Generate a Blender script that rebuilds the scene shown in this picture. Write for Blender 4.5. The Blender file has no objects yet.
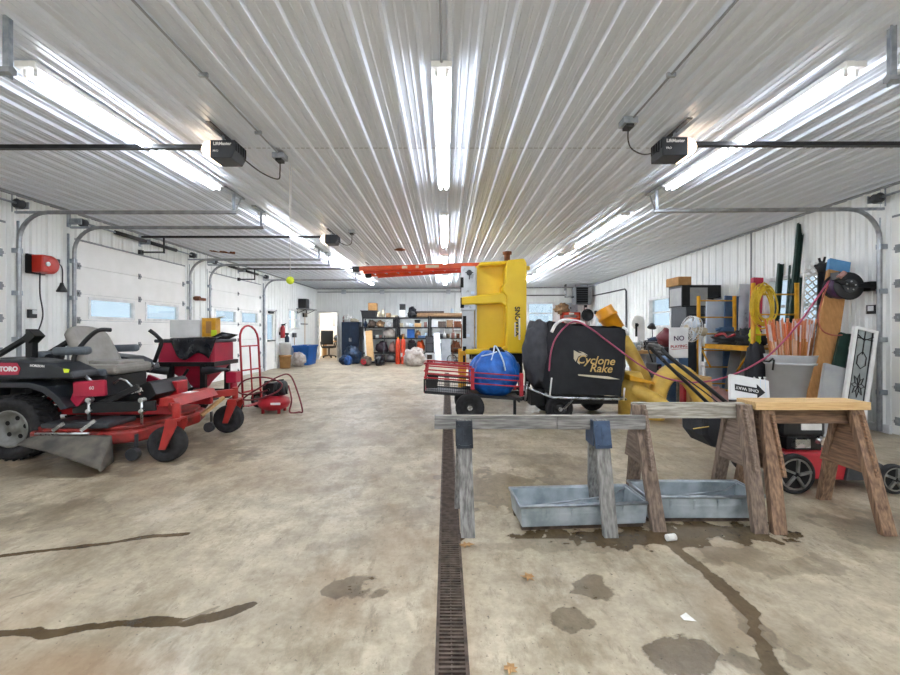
import bpy, math, random
from mathutils import Vector, Matrix, Euler, noise
PI = math.pi
S = bpy.context.scene
COL = S.collection
V = Vector
F = 420.0; CX = 446.0; HY = 330.0; CAMZ = 1.27
def P(px, py, Y):
    return V(((px - CX) * Y / F, Y, CAMZ - (py - HY) * Y / F))
def GX(px, Y): return (px - CX) * Y / F
def GZ(py, Y): return CAMZ - (py - HY) * Y / F
def G(px, py):
    Y = F * CAMZ / (py - HY)
    return V(((px - CX) * Y / F, Y, 0))
H_C = 3.07
XL = -5.62
def XR(Y): return 5.25 + .0365 * Y
# ------------------------------------------------------------ materials
def lin(h):
    h = h.lstrip('#')
    o = []
    for i in (0, 2, 4):
        c = int(h[i:i + 2], 16) / 255
        o.append(c / 12.92 if c <= .04045 else ((c + .055) / 1.055) ** 2.4)
    return o
def sc(c, k): return [min(1, x * k) for x in c]
MATS = {}
def pm(name, c, c2=None, rough=.5, metal=0., scale=8., bump=0., stretch=(1, 1, 1), detail=5., lo=.35, hi=.65, coat=0., spec=.5, rvar=.1):
    m = bpy.data.materials.new(name); m.use_nodes = True
    N = m.node_tree.nodes; L = m.node_tree.links
    b = N['Principled BSDF']
    a = lin(c) if isinstance(c, str) else c
    d = (lin(c2) if isinstance(c2, str) else c2) if c2 else sc(a, .8)
    tc = N.new('ShaderNodeTexCoord'); mp = N.new('ShaderNodeMapping'); mp.inputs['Scale'].default_value = stretch
    nz = N.new('ShaderNodeTexNoise'); nz.inputs['Scale'].default_value = scale; nz.inputs['Detail'].default_value = detail
    L.new(tc.outputs['Object'], mp.inputs['Vector']); L.new(mp.outputs['Vector'], nz.inputs['Vector'])
    rp = N.new('ShaderNodeValToRGB'); rp.color_ramp.elements[0].position = lo; rp.color_ramp.elements[1].position = hi
    rp.color_ramp.elements[0].color = (*d, 1); rp.color_ramp.elements[1].color = (*a, 1)
    L.new(nz.outputs['Fac'], rp.inputs['Fac']); L.new(rp.outputs['Color'], b.inputs['Base Color'])
    mr = N.new('ShaderNodeMapRange'); mr.inputs['To Min'].default_value = max(.02, rough - rvar); mr.inputs['To Max'].default_value = min(1, rough + rvar)
    L.new(nz.outputs['Fac'], mr.inputs['Value']); L.new(mr.outputs['Result'], b.inputs['Roughness'])
    b.inputs['Metallic'].default_value = metal
    b.inputs['Coat Weight'].default_value = coat
    b.inputs['Specular IOR Level'].default_value = spec
    if bump:
        bp = N.new('ShaderNodeBump'); bp.inputs['Strength'].default_value = bump; bp.inputs['Distance'].default_value = .02
        L.new(nz.outputs['Fac'], bp.inputs['Height']); L.new(bp.outputs['Normal'], b.inputs['Normal'])
    MATS[name] = m
    return m
def emis(name, c, s):
    m = bpy.data.materials.new(name); m.use_nodes = True
    b = m.node_tree.nodes['Principled BSDF']
    b.inputs['Base Color'].default_value = (*lin(c), 1)
    b.inputs['Emission Color'].default_value = (*lin(c), 1); b.inputs['Emission Strength'].default_value = s
    MATS[name] = m
    return m
def glassy(name, c, fac=.12):
    m = bpy.data.materials.new(name); m.use_nodes = True
    N = m.node_tree.nodes; L = m.node_tree.links
    N.remove(N['Principled BSDF'])
    t = N.new('ShaderNodeBsdfTransparent'); t.inputs['Color'].default_value = (*lin(c), 1)
    g = N.new('ShaderNodeBsdfGlossy'); g.inputs['Roughness'].default_value = .03
    x = N.new('ShaderNodeMixShader'); x.inputs['Fac'].default_value = fac
    L.new(t.outputs[0], x.inputs[1]); L.new(g.outputs[0], x.inputs[2]); L.new(x.outputs[0], N['Material Output'].inputs['Surface'])
    MATS[name] = m
    return m
# ------------------------------------------------------------ mesh builder
class MB:
    def __init__(s): s.v = []; s.f = []; s.sm = []
    def add(s, vs, fs, smooth=False, M=None):
        o = len(s.v)
        for p in vs:
            p = V(p)
            s.v.append(M @ p if M is not None else p)
        for f in fs:
            s.f.append([i + o for i in f]); s.sm.append(smooth)
        return s
    def box(s, c, d, rot=None, M=None):
        x, y, z = d[0] / 2, d[1] / 2, d[2] / 2
        vs = [V((a * x, b * y, e * z)) for e in (-1, 1) for b in (-1, 1) for a in (-1, 1)]
        if rot: R = Euler(rot).to_matrix(); vs = [R @ p for p in vs]
        vs = [p + V(c) for p in vs]
        return s.add(vs, [(0, 2, 3, 1), (4, 5, 7, 6), (0, 1, 5, 4), (2, 6, 7, 3), (0, 4, 6, 2), (1, 3, 7, 5)], False, M)
    def bx(s, x0, x1, y0, y1, z0, z1, M=None):
        return s.box(((x0 + x1) / 2, (y0 + y1) / 2, (z0 + z1) / 2), (abs(x1 - x0), abs(y1 - y0), abs(z1 - z0)), None, M)
    def beam(s, p, q, w, h, up=(0, 0, 1)):
        p = V(p); q = V(q); d = (q - p); l = d.length; d = d / l
        u = V(up); sd = d.cross(u)
        if sd.length < 1e-4: sd = d.cross(V((1, 0, 0)))
        sd.normalize(); u = sd.cross(d)
        M = Matrix((d, sd, u)).transposed().to_4x4(); M.translation = (p + q) / 2
        return s.box((0, 0, 0), (l, w, h), None, M)
    def tube(s, pts, r, n=8, closed=False, smooth=True):
        pts = [V(p) for p in pts]; k = len(pts)
        rs = r if isinstance(r, (list, tuple)) else [r] * k
        T = []
        for i in range(k):
            if closed: t = pts[(i + 1) % k] - pts[i - 1]
            else: t = pts[min(i + 1, k - 1)] - pts[max(i - 1, 0)]
            if t.length < 1e-7: t = V((0, 0, 1))
            T.append(t.normalized())
        a = T[0].cross(V((0, 0, 1)))
        if a.length < .05: a = T[0].cross(V((1, 0, 0)))
        a.normalize()
        vs = []
        for i in range(k):
            if i:
                q = T[i - 1].rotation_difference(T[i]); a = q @ a
            b = T[i].cross(a).normalized()
            for j in range(n):
                an = 2 * PI * (j + .5) / n
                vs.append(pts[i] + (a * math.cos(an) + b * math.sin(an)) * rs[i])
        fs = []
        for i in range(k if closed else k - 1):
            i2 = (i + 1) % k
            for j in range(n):
                j2 = (j + 1) % n
                fs.append((i * n + j, i * n + j2, i2 * n + j2, i2 * n + j))
        s.add(vs, fs, smooth)
        if not closed:
            o = len(s.v) - len(vs)
            s.f.append([o + j for j in range(n)][::-1]); s.sm.append(False)
            s.f.append([o + (k - 1) * n + j for j in range(n)]); s.sm.append(False)
        return s
    def lathe(s, prof, c=(0, 0, 0), axis=(0, 0, 1), n=24, smooth=True, closed=False):
        ax = V(axis).normalized(); a = ax.orthogonal().normalized(); b = ax.cross(a)
        vs = []
        for r, h in prof:
            for j in range(n):
                t = 2 * PI * j / n
                vs.append(V(c) + ax * h + (a * math.cos(t) + b * math.sin(t)) * r)
        fs = []
        k = len(prof)
        for i in range(k if closed else k - 1):
            i2 = (i + 1) % k
            for j in range(n):
                j2 = (j + 1) % n
                fs.append((i * n + j, i * n + j2, i2 * n + j2, i2 * n + j))
        s.add(vs, fs, smooth)
        if not closed:
            o = len(s.v) - len(vs)
            if prof[0][0] > 1e-5: s.f.append([o + j for j in range(n)][::-1]); s.sm.append(False)
            if prof[-1][0] > 1e-5: s.f.append([o + (k - 1) * n + j for j in range(n)]); s.sm.append(False)
        return s
    def cyl(s, p, q, r, n=16, r2=None):
        p = V(p); q = V(q); d = q - p
        return s.lathe([(r, 0), (r if r2 is None else r2, d.length)], p, d, n)
    def prism(s, poly, t0, t1, M=None):
        n = len(poly)
        vs = [V((x, y, t0)) for x, y in poly] + [V((x, y, t1)) for x, y in poly]
        fs = [list(range(n))[::-1], list(range(n, 2 * n))] + [(i, (i + 1) % n, n + (i + 1) % n, n + i) for i in range(n)]
        return s.add(vs, fs, False, M)
    def xz(s, poly, y0, y1):      # polygon in the X-Z plane, extruded along Y
        M = Matrix(((1, 0, 0, 0), (0, 0, -1, 0), (0, 1, 0, 0), (0, 0, 0, 1)))
        return s.prism(poly, -y1, -y0, M)
    def yz(s, poly, x0, x1):
        M = Matrix(((0, 0, 1, 0), (1, 0, 0, 0), (0, 1, 0, 0), (0, 0, 0, 1)))
        return s.prism(poly, x0, x1, M)
    def blob(s, c, r, seed=0, amp=.15, fr=2.2, nu=28, nv=16, flat=None, M=None):
        vs = []; c = V(c)
        for i in range(nv + 1):
            th = PI * i / nv
            for j in range(nu):
                ph = 2 * PI * j / nu
                d = V((math.sin(th) * math.cos(ph), math.sin(th) * math.sin(ph), math.cos(th)))
                k = 1 + amp * noise.fractal(d * fr + V((seed * 7.3, seed * 3.1, seed)), .9, 2.1, 4)
                p = V((d.x * r[0] * k, d.y * r[1] * k, d.z * r[2] * k))
                if flat is not None: p.z = max(p.z, flat)
                vs.append(p + c)
        fs = []
        for i in range(nv):
            for j in range(nu):
                j2 = (j + 1) % nu
                fs.append((i * nu + j, (i + 1) * nu + j, (i + 1) * nu + j2, i * nu + j2))
        return s.add(vs, fs, True, M)
    def grid(s, fn, nu, nv, smooth=True):
        vs = [fn(i / nu, j / nv) for i in range(nu + 1) for j in range(nv + 1)]
        w = nv + 1
        fs = [(i * w + j, (i + 1) * w + j, (i + 1) * w + j + 1, i * w + j + 1) for i in range(nu) for j in range(nv)]
        return s.add(vs, fs, smooth)
    def build(s, name, m, parent=None, bevel=0., solid=0., sub=0, loc=None):
        me = bpy.data.meshes.new(name)
        if parent is not None and parent.get('_w'):
            I = Matrix.LocRotScale(parent.location, parent.rotation_euler, None).inverted()
            vs = [I @ p for p in s.v]
            off = V((0, 0, 0))
        elif parent is None:
            if loc is None:
                xs = [p.x for p in s.v]; ys = [p.y for p in s.v]; zs = [p.z for p in s.v]
                loc = ((min(xs) + max(xs)) / 2, (min(ys) + max(ys)) / 2, min(zs))
            off = V(loc); vs = [p - off for p in s.v]
        else:
            off = V((0, 0, 0)); vs = s.v
        me.from_pydata([tuple(p) for p in vs], [], s.f)
        me.polygons.foreach_set('use_smooth', s.sm)
        me.materials.append(m if not isinstance(m, str) else MATS[m])
        me.validate(); me.update()
        o = bpy.data.objects.new(name, me); COL.objects.link(o)
        if parent is not None:
            o.parent = parent
        else: o.location = off
        if bevel:
            b = o.modifiers.new('bevel', 'BEVEL'); b.width = bevel; b.segments = 2; b.limit_method = 'ANGLE'; b.angle_limit = math.radians(40)
        if solid:
            b = o.modifiers.new('solid', 'SOLIDIFY'); b.thickness = solid; b.offset = 0
        if sub:
            b = o.modifiers.new('sub', 'SUBSURF'); b.levels = sub; b.render_levels = sub
        return o
def tag(o, label=None, cat=None, group=None, kind=None):
    if label: o['label'] = label
    if cat: o['category'] = cat
    if group: o['group'] = group
    if kind: o['kind'] = kind
    return o
def thing(name, label, cat, loc=(0, 0, 0), rz=0, group=None, world=True, kind=None):
    o = bpy.data.objects.new(name, None); COL.objects.link(o); o.empty_display_size = .1
    o.location = loc; o.rotation_euler = (0, 0, rz)
    if world: o['_w'] = 1
    return tag(o, label, cat, group, kind)
def solo(name, mb, m, label, cat, group=None, kind=None, **k):
    return tag(mb.build(name, m, None, **k), label, cat, group, kind)
def struct(name, mb, m, **k):
    return tag(mb.build(name, m, None, **k), kind='structure')
def child(mb, name, m, part, **k):   # sub-part in the frame of the part's thing
    r = part.parent
    if r is None: mb.v = [p - part.location for p in mb.v]
    elif r.get('_w'):
        I = Matrix.LocRotScale(r.location, r.rotation_euler, None).inverted()
        mb.v = [I @ p for p in mb.v]
    o = mb.build(name, m, part, **k)
    return o
def children_of(o): return [c for c in COL.objects if c.parent == o]
def dup(root, loc, rz=None, label=None, group=None):
    def cp(o, par):
        c = o.copy(); COL.objects.link(c)
        if par is not None: c.parent = par
        for ch in list(children_of(o)): cp(ch, c)
        return c
    r = cp(root, None)
    r.location = loc
    if rz is not None: r.rotation_euler = (0, 0, rz)
    if label: r['label'] = label
    if group: r['group'] = group
    return r
def text(body, size, m, parent, o, right, up, shear=0., bold=0., ext=.0012, align='CENTER', name='lettering'):
    cu = bpy.data.curves.new('t', 'FONT'); cu.body = body; cu.size = size; cu.shear = shear; cu.offset = bold; cu.extrude = ext
    cu.align_x = align; cu.align_y = 'CENTER'; cu.resolution_u = 4
    t = bpy.data.objects.new('t', cu); COL.objects.link(t)
    dg = bpy.context.evaluated_depsgraph_get()
    me = bpy.data.meshes.new_from_object(t.evaluated_get(dg))
    bpy.data.objects.remove(t); bpy.data.curves.remove(cu)
    r = V(right).normalized(); u = V(up); u = (u - r * u.dot(r)).normalized(); n = r.cross(u)
    M = Matrix((r, u, n)).transposed().to_4x4(); M.translation = V(o)
    mb = MB()
    mb.add([M @ v.co for v in me.vertices], [list(p.vertices) for p in me.polygons])
    bpy.data.meshes.remove(me)
    if parent is not None and parent.type == 'MESH': return child(mb, name, m, parent)
    return mb.build(name, m, parent)
def arc(c, r, a0, a1, n, ax='xz'):
    o = []
    for i in range(n + 1):
        t = math.radians(a0 + (a1 - a0) * i / n)
        if ax == 'xz': o.append(V((c[0] + r * math.cos(t), c[1], c[2] + r * math.sin(t))))
        elif ax == 'yz': o.append(V((c[0], c[1] + r * math.cos(t), c[2] + r * math.sin(t))))
        else: o.append(V((c[0] + r * math.cos(t), c[1] + r * math.sin(t), c[2])))
    return o
def smooth_path(pts, n=6):
    pts = [V(p) for p in pts]; o = []
    for i in range(len(pts) - 1):
        p0 = pts[max(i - 1, 0)]; p1 = pts[i]; p2 = pts[i + 1]; p3 = pts[min(i + 2, len(pts) - 1)]
        for k in range(n):
            t = k / n
            o.append(.5 * ((2 * p1) + (-p0 + p2) * t + (2 * p0 - 5 * p1 + 4 * p2 - p3) * t * t + (-p0 + 3 * p1 - 3 * p2 + p3) * t ** 3))
    o.append(pts[-1])
    return o
def tire_prof(R, W, ri):
    w = W / 2
    return [(ri, -w * .8), (R * .86, -w), (R * .97, -w * .82), (R, -w * .45), (R, w * .45), (R * .97, w * .82), (R * .86, w), (ri, w * .8)]
def wheel(parent, c, axis, R, W, tm, rm, k=.55, name='wheel', holes=0, lugs=0, hubm=None):
    ri = R * k; mb = MB().lathe(tire_prof(R, W, ri), c, axis, 32, closed=True)
    ax = V(axis).normalized(); a = ax.orthogonal().normalized(); b = ax.cross(a)
    if lugs:
        for row in (-1, 1):
            for i in range(lugs):
                t = 2 * PI * (i + (.5 if row > 0 else 0)) / lugs
                d = a * math.cos(t) + b * math.sin(t); tg = ax.cross(d)
                q = (ax + tg * .45 * row).normalized()
                M = Matrix((q, tg, d)).transposed().to_4x4(); M.translation = V(c) + d * (R + .002) + ax * row * W * .24
                mb.box((0, 0, 0), (W * .4, R * .08, .018), None, M)
    t = mb.build(name, tm, parent)
    w = W / 2
    pr = [(.0, -w * .55), (R * .13, -w * .6), (R * .14, -w * .35), (ri * .8, -w * .35), (ri * .93, -w * .86), (ri * 1.02, -w * .86), (ri * 1.02, w * .86), (ri * .93, w * .86), (ri * .8, w * .35), (R * .14, w * .35), (R * .13, w * .6), (.0, w * .55)]
    r = child(MB().lathe(pr, c, axis, 28), 'rim', rm, t)
    if holes:
        hb = MB()
        for i in range(holes):
            an = 2 * PI * i / holes
            d = a * math.cos(an) + b * math.sin(an)
            for sg in (-1, 1):
                hb.cyl(V(c) + d * ri * .52 + ax * sg * w * .3, V(c) + d * ri * .52 + ax * sg * (w * .36), ri * .13, 10)
        child(hb, 'rim_hole', 'hole_black', t)
    return t
# ------------------------------------------------------------ palette
pm('ceil_metal', '#dae1ec', '#d8dfea', .3, 0, 3, lo=.3, hi=.7, rvar=.0, spec=.7)
pm('wall_metal', '#eff1ee', '#e8eae7', .4, 0, 2.5, rvar=.06)
pm('door_paint', '#ecebe7', '#e4e3de', .45, 0, 3)
pm('trim_grey', '#8f9294', None, .5)
pm('trim_white', '#e8e9e8', None, .45)
pm('galv', '#b4bac0', '#8f979f', .38, .85, 14, detail=6)
pm('galv_dull', '#b6bfc3', '#8a969b', .42, .35, 10, detail=6)
pm('track', '#a9acae', '#8c8f92', .4, .7, 10)
pm('black_metal', '#1e1f22', '#151618', .42, .2, 12)
pm('black_plastic', '#1b1c1f', '#131416', .45, 0, 12)
pm('hole_black', '#0b0b0c', None, .8)
pm('dark_plastic', '#2c3036', '#23272c', .4, 0, 9)
pm('dark_grey', '#43464a', '#393c40', .5, .2, 9)
pm('rubber', '#1c1c1e', '#28272a', .8, 0, 20, bump=.2)
pm('toro_red', '#b5232a', '#a01c24', .35, .0, 5, coat=.3)
pm('deck_red', '#a82c26', '#6a2820', .5, 0, 9, bump=.05)
pm('red_paint', '#b92330', '#a01c28', .4, 0, 7)
pm('magenta_red', '#b8203f', '#a01a38', .4, 0, 5)
pm('reel_red', '#c8321f', '#b82a1a', .35, 0, 5)
pm('orange', '#e0551c', '#cc4a16', .42, 0, 6)
pm('orange_red', '#d8431f', '#c03a1a', .4, 0, 6)
pm('yellow_poly', '#f6d02a', '#efc722', .38, 0, 3)
pm('yellow_paint', '#e2a922', '#c98f1c', .45, 0, 9)
pm('yellow_hose', '#dcb957', '#c9a244', .45, 0, 9)
pm('amber', '#eda31a', '#dd9212', .35, 0, 6)
pm('cord_yellow', '#e0c02c', '#c9a622', .5, 0, 9)
pm('hi_vis', '#d8ea2c', '#c6da20', .6, 0, 9)
pm('blue_tarp', '#2470cc', '#1a58ac', .35, 0, 9, bump=.8)
pm('blue_bin', '#1a5fa8', '#154f90', .45, 0, 4)
pm('blue_cloth', '#2f5fa0', '#24497c', .7, 0, 9)
pm('sky_blue', '#4a88bc', '#5f96c2', .6, 0, 9)
pm('navy', '#22364f', '#1a2a40', .45, .1, 4)
pm('navy_bag', '#25405f', '#15202f', .3, 0, 7, bump=.4)
pm('pale_blue', '#d8e5f0', '#c8d8e8', .5, 0, 5)
pm('steel_blue', '#4b6d94', '#3d5b80', .5, 0, 5)
pm('black_fabric', '#26282d', '#1c1e22', .8, 0, 9, bump=.25)
pm('charcoal_fabric', '#4b4c51', '#3c3d42', .8, 0, 9, bump=.25)
pm('caster_red', '#b2302a', '#942620', .45, 0, 6)
pm('black_fabric_fine', '#2b2d33', '#222429', .75, 0, 120, bump=.1)
pm('black_bag', '#15161a', '#20222a', .28, 0, 7, bump=.35)
pm('tan_logo', '#d8b878', '#c8a868', .6)
pm('white_logo', '#eceae6', None, .5)
pm('white_plastic', '#e6e7e6', '#dadbdb', .4, 0, 6)
pm('white_paint', '#ececea', '#e0e0dd', .45, 0, 6)
pm('clear_bag', '#bdb6ae', '#978b84', .4, 0, 9, bump=.4)
pm('seat_grey', '#8f8b84', '#827e77', .6, 0, 12, bump=.05)
pm('seat_dark', '#5c646c', '#50585f', .55, 0, 12)
pm('steel', '#c4c6c8', '#a8abad', .28, .95, 12)
pm('rim_grey', '#8b8b89', '#74746f', .5, .4, 14)
pm('rust', '#8a5234', '#5f3724', .8, .2, 14, bump=.2)
pm('rust_dark', '#6c5d52', '#463b34', .75, .4, 20, bump=.2)
pm('bumper_rubber', '#6b655b', '#3f3d3a', .75, 0, 6, bump=.15)
pm('cardboard', '#b98d58', '#a87c4a', .8, 0, 8)
pm('cardboard_pale', '#d2ab78', '#c49c68', .8, 0, 8)
pm('brown_roll', '#9a7a58', '#84664a', .85, 0, 12)
pm('wood_grey_x', '#8f8d89', '#5f5d5a', .8, 0, 6, bump=.35, stretch=(1.2, 14, 14), detail=8)
pm('wood_grey_z', '#94928e', '#64625f', .8, 0, 6, bump=.35, stretch=(12, 12, 1.2), detail=8)
pm('wood_pale_x', '#b9b4a9', '#7d776c', .75, 0, 6, bump=.3, stretch=(1.2, 14, 14), detail=8)
pm('wood_mid_z', '#8b7868', '#55483f', .8, 0, 6, bump=.3, stretch=(12, 12, 1.2), detail=8)
pm('wood_brown_z', '#97795f', '#604939', .75, 0, 6, bump=.3, stretch=(12, 12, 1.2), detail=8)
pm('wood_brown_x', '#8a6c54', '#5a4636', .75, 0, 6, bump=.3, stretch=(1.2, 14, 14), detail=8)
pm('wood_brown_y', '#947256', '#5a4333', .75, 0, 6, bump=.3, stretch=(14, 1.2, 12), detail=8)
pm('wood_gusset', '#8f7d70', '#655548', .8, 0, 6, bump=.3, stretch=(12, 1.2, 12), detail=8)
pm('wood_new_x', '#d6b482', '#bf9a66', .65, 0, 6, bump=.1, stretch=(1.2, 14, 14), detail=8)
pm('plank', '#c08e58', '#ad7c48', .7, 0, 5, stretch=(8, 8, 1), detail=8)
pm('bench_wood', '#c8a270', '#b48d5c', .65, 0, 5, stretch=(2, 12, 12))
pm('bracket_dark', '#3c4148', '#2a2d32', .5, .7, 16)
pm('bracket_blue', '#4a5d78', '#39485e', .5, .5, 16)
pm('can_grey', '#c4c6c9', '#b8babd', .5, 0, 5)
pm('stake_tip', '#dd7a48', '#d06a3c', .6)
pm('stake_orange', '#dc9a72', '#d08a62', .6)
pm('stake_pale', '#e8c4a4', '#dcb08a', .6)
pm('stake_white', '#e0d4d0', '#d0c0c0', .6)
pm('stake_wood', '#c98a4c', '#b4763c', .7)
pm('post_green', '#24443a', '#1b352d', .5, .2, 9)
pm('silver_sheet', '#cfd4d8', '#b9bfc4', .3, .25, 5)
pm('grey_sheet', '#8d9092', '#7c7f82', .5, 0, 5)
pm('foam_grey', '#a9aaa6', '#98999a', .6, 0, 5)
pm('lead_black', '#1c1d1f', None, .5, .3)
pm('glass_grey', '#9fa5a4', '#8c9392', .25, 0, 6)
pm('hose_pink', '#b0506c', '#9c425e', .45)
pm('hose_purple', '#4a2c52', '#38213f', .45)
pm('hose_rust', '#a85a42', '#964c38', .5)
pm('hose_maroon', '#7c2f38', '#6a2730', .5)
pm('tennis', '#cede3a', '#bccc2c', .8, 0, 40, bump=.2)
pm('leaf_brown', '#b48e5e', '#98744a', .8, 0, 30)
pm('paper', '#ecebe6', '#dcdad4', .7, 0, 20)
pm('dark_wet', '#544a3a', '#3f382c', .2)
pm('mirror_white', '#f0f0ee', None, .3)
pm('cream', '#d8cdb4', '#c8bda4', .6)
pm('pinkish', '#b58a84', '#a07872', .6)
pm('plum', '#3d2b38', '#2c1f2a', .7, 0, 6, bump=.2)
pm('office_wall', '#efece6', '#e6e2da', .6)
pm('chair_black', '#1d1e20', None, .6)
glassy('pane', '#eef6fb', .1)
glassy('clear_jar', '#dfe8ea', .25)
emis('tube', '#eef4ff', 8.5)
emis('tube_bright', '#eef4ff', 25.0)
emis('lens_warm', '#ffe2c2', 2.2)
# ------------------------------------------------------------ floor with its stains
def seg_d(x, y, ax, ay, bx, by):
    dx, dy = bx - ax, by - ay
    t = max(0, min(1, ((x - ax) * dx + (y - ay) * dy) / (dx * dx + dy * dy + 1e-9)))
    return math.hypot(x - ax - t * dx, y - ay - t * dy), t
def gl(pts): return [G(a, b) for a, b in pts]
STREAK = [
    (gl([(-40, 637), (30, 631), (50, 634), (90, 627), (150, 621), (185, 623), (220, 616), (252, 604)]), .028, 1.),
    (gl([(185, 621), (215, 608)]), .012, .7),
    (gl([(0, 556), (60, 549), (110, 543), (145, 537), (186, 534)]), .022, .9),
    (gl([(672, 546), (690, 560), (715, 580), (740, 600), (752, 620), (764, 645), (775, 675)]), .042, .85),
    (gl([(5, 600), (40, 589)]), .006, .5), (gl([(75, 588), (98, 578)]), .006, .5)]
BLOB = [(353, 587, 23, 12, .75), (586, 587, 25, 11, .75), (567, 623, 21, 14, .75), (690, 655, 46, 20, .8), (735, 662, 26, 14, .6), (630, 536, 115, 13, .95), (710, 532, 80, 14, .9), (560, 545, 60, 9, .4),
        (505, 488, 60, 19, .6), (585, 475, 40, 14, .35), (880, 528, 60, 20, .45), (790, 565, 60, 9, .4), (770, 640, 14, 30, .5), (740, 555, 40, 12, .5), (395, 515, 40, 9, .25), (330, 545, 40, 8, .2),  # first patch here: damp concrete, with shade behind the grey sawhorse painted in
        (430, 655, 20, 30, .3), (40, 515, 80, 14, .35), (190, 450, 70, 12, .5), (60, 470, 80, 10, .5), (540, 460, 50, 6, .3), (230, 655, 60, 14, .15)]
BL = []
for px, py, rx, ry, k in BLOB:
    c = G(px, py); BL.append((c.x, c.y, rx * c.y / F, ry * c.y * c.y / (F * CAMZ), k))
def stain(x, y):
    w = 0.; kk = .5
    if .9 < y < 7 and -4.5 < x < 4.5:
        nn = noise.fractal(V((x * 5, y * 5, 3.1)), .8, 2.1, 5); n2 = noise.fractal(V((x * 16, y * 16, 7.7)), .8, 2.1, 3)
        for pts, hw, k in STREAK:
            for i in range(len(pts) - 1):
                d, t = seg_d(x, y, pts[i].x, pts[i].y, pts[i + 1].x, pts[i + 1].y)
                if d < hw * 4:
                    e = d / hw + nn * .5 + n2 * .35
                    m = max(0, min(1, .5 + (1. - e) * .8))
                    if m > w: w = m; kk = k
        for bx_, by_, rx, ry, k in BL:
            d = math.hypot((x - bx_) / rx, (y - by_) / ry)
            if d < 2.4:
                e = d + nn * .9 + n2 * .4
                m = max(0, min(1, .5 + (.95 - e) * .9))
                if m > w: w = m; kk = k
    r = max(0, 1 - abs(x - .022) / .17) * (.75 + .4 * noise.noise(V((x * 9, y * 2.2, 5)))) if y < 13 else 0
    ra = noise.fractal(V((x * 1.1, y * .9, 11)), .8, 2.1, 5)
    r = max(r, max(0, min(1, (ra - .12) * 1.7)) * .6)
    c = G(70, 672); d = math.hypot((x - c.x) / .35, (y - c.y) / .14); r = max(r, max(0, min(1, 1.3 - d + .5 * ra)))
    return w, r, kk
DX0, DX1, DY1 = -.042, .088, 12.5
xs = sorted(set([-6.2, -5.6, -5.2, -4.8, -4.4] + [round(-4.2 + .04 * i, 4) for i in range(20)] + [round(-3.4 + .024 * i, 4) for i in range(300)] + [round(3.8 + .1 * i, 3) for i in range(9)] + [5, 5.5, 6.2]))
xs = [x for x in xs if not (DX0 - .008 < x < DX1 + .008)] + [DX0, DX1]; xs.sort()
ys = sorted([-4.2, -3, -2, -1, 0, .6, 1] + [round(1.2 + .022 * i, 4) for i in range(155)] + [round(4.62 + .05 * i, 3) for i in range(50)] + [round(7.2 + .2 * i, 3) for i in range(26)] + [DY1, 13, 14, 15, 16, 17, 18, 18.35, 21])
ys = sorted(set(ys))
vs = [(x, y, 0) for x in xs for y in ys]; W_ = len(ys); fs = []
for i in range(len(xs) - 1):
    for j in range(len(ys) - 1):
        if xs[i] >= DX0 - 1e-6 and xs[i + 1] <= DX1 + 1e-6 and ys[j + 1] <= DY1 + 1e-6: continue
        fs.append((i * W_ + j, (i + 1) * W_ + j, (i + 1) * W_ + j + 1, i * W_ + j + 1))
me = bpy.data.meshes.new('floor'); me.from_pydata(vs, [], fs)
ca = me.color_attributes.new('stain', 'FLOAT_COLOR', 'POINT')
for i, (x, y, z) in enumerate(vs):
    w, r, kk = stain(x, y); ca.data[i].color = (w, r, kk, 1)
fm = bpy.data.materials.new('concrete'); fm.use_nodes = True
N = fm.node_tree.nodes; L = fm.node_tree.links; b = N['Principled BSDF']
tc = N.new('ShaderNodeTexCoord')
def NZ(scale, det=6, st=(1, 1, 1), rough=.6):
    mp = N.new('ShaderNodeMapping'); mp.inputs['Scale'].default_value = st
    L.new(tc.outputs['Object'], mp.inputs['Vector'])
    n = N.new('ShaderNodeTexNoise'); n.inputs['Scale'].default_value = scale; n.inputs['Detail'].default_value = det; n.inputs['Roughness'].default_value = rough
    L.new(mp.outputs['Vector'], n.inputs['Vector']); return n
def RAMP(src, p0, c0, p1, c1):
    r = N.new('ShaderNodeValToRGB'); e = r.color_ramp.elements
    e[0].position = p0; e[1].position = p1; e[0].color = (*c0, 1); e[1].color = (*c1, 1)
    L.new(src, r.inputs['Fac']); return r
def MIX(fac, a, c, mode='MIX'):
    m = N.new('ShaderNodeMix'); m.data_type = 'RGBA'; m.blend_type = mode
    if isinstance(fac, float): m.inputs[0].default_value = fac
    else: L.new(fac, m.inputs[0])
    for k, s_ in ((6, a), (7, c)):
        if hasattr(s_, 'is_linked'): L.new(s_, m.inputs[k])
        else: m.inputs[k].default_value = (*s_, 1)
    return m.outputs[2]
n1 = NZ(.9, 8); n2 = NZ(5, 8, rough=.7); n3 = NZ(34, 4); n4 = NZ(2.2, 7, (1, .5, 1), .7)
r1 = RAMP(n1.outputs['Fac'], .36, lin('#a99d87'), .62, lin('#cabea6'))
r2 = RAMP(n2.outputs['Fac'], .37, (.56, .53, .49), .62, (1, 1, 1))
c = MIX(.75, r1.outputs['Color'], r2.outputs['Color'], 'MULTIPLY')
r3 = RAMP(n3.outputs['Fac'], .3, (.72, .72, .7), .55, (1, 1, 1))
c = MIX(.6, c, r3.outputs['Color'], 'MULTIPLY')
r4 = RAMP(n4.outputs['Fac'], .55, (0, 0, 0), .75, (1, 1, 1))
c = MIX(r4.outputs['Color'], c, lin('#cfc6b4'))
n5 = NZ(3.1, 12, (1, .6, 1), .75); r5 = RAMP(n5.outputs['Fac'], .49, (0, 0, 0), .62, (.62, .62, .62))
c = MIX(r5.outputs['Color'], c, lin('#77674d'))
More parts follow.
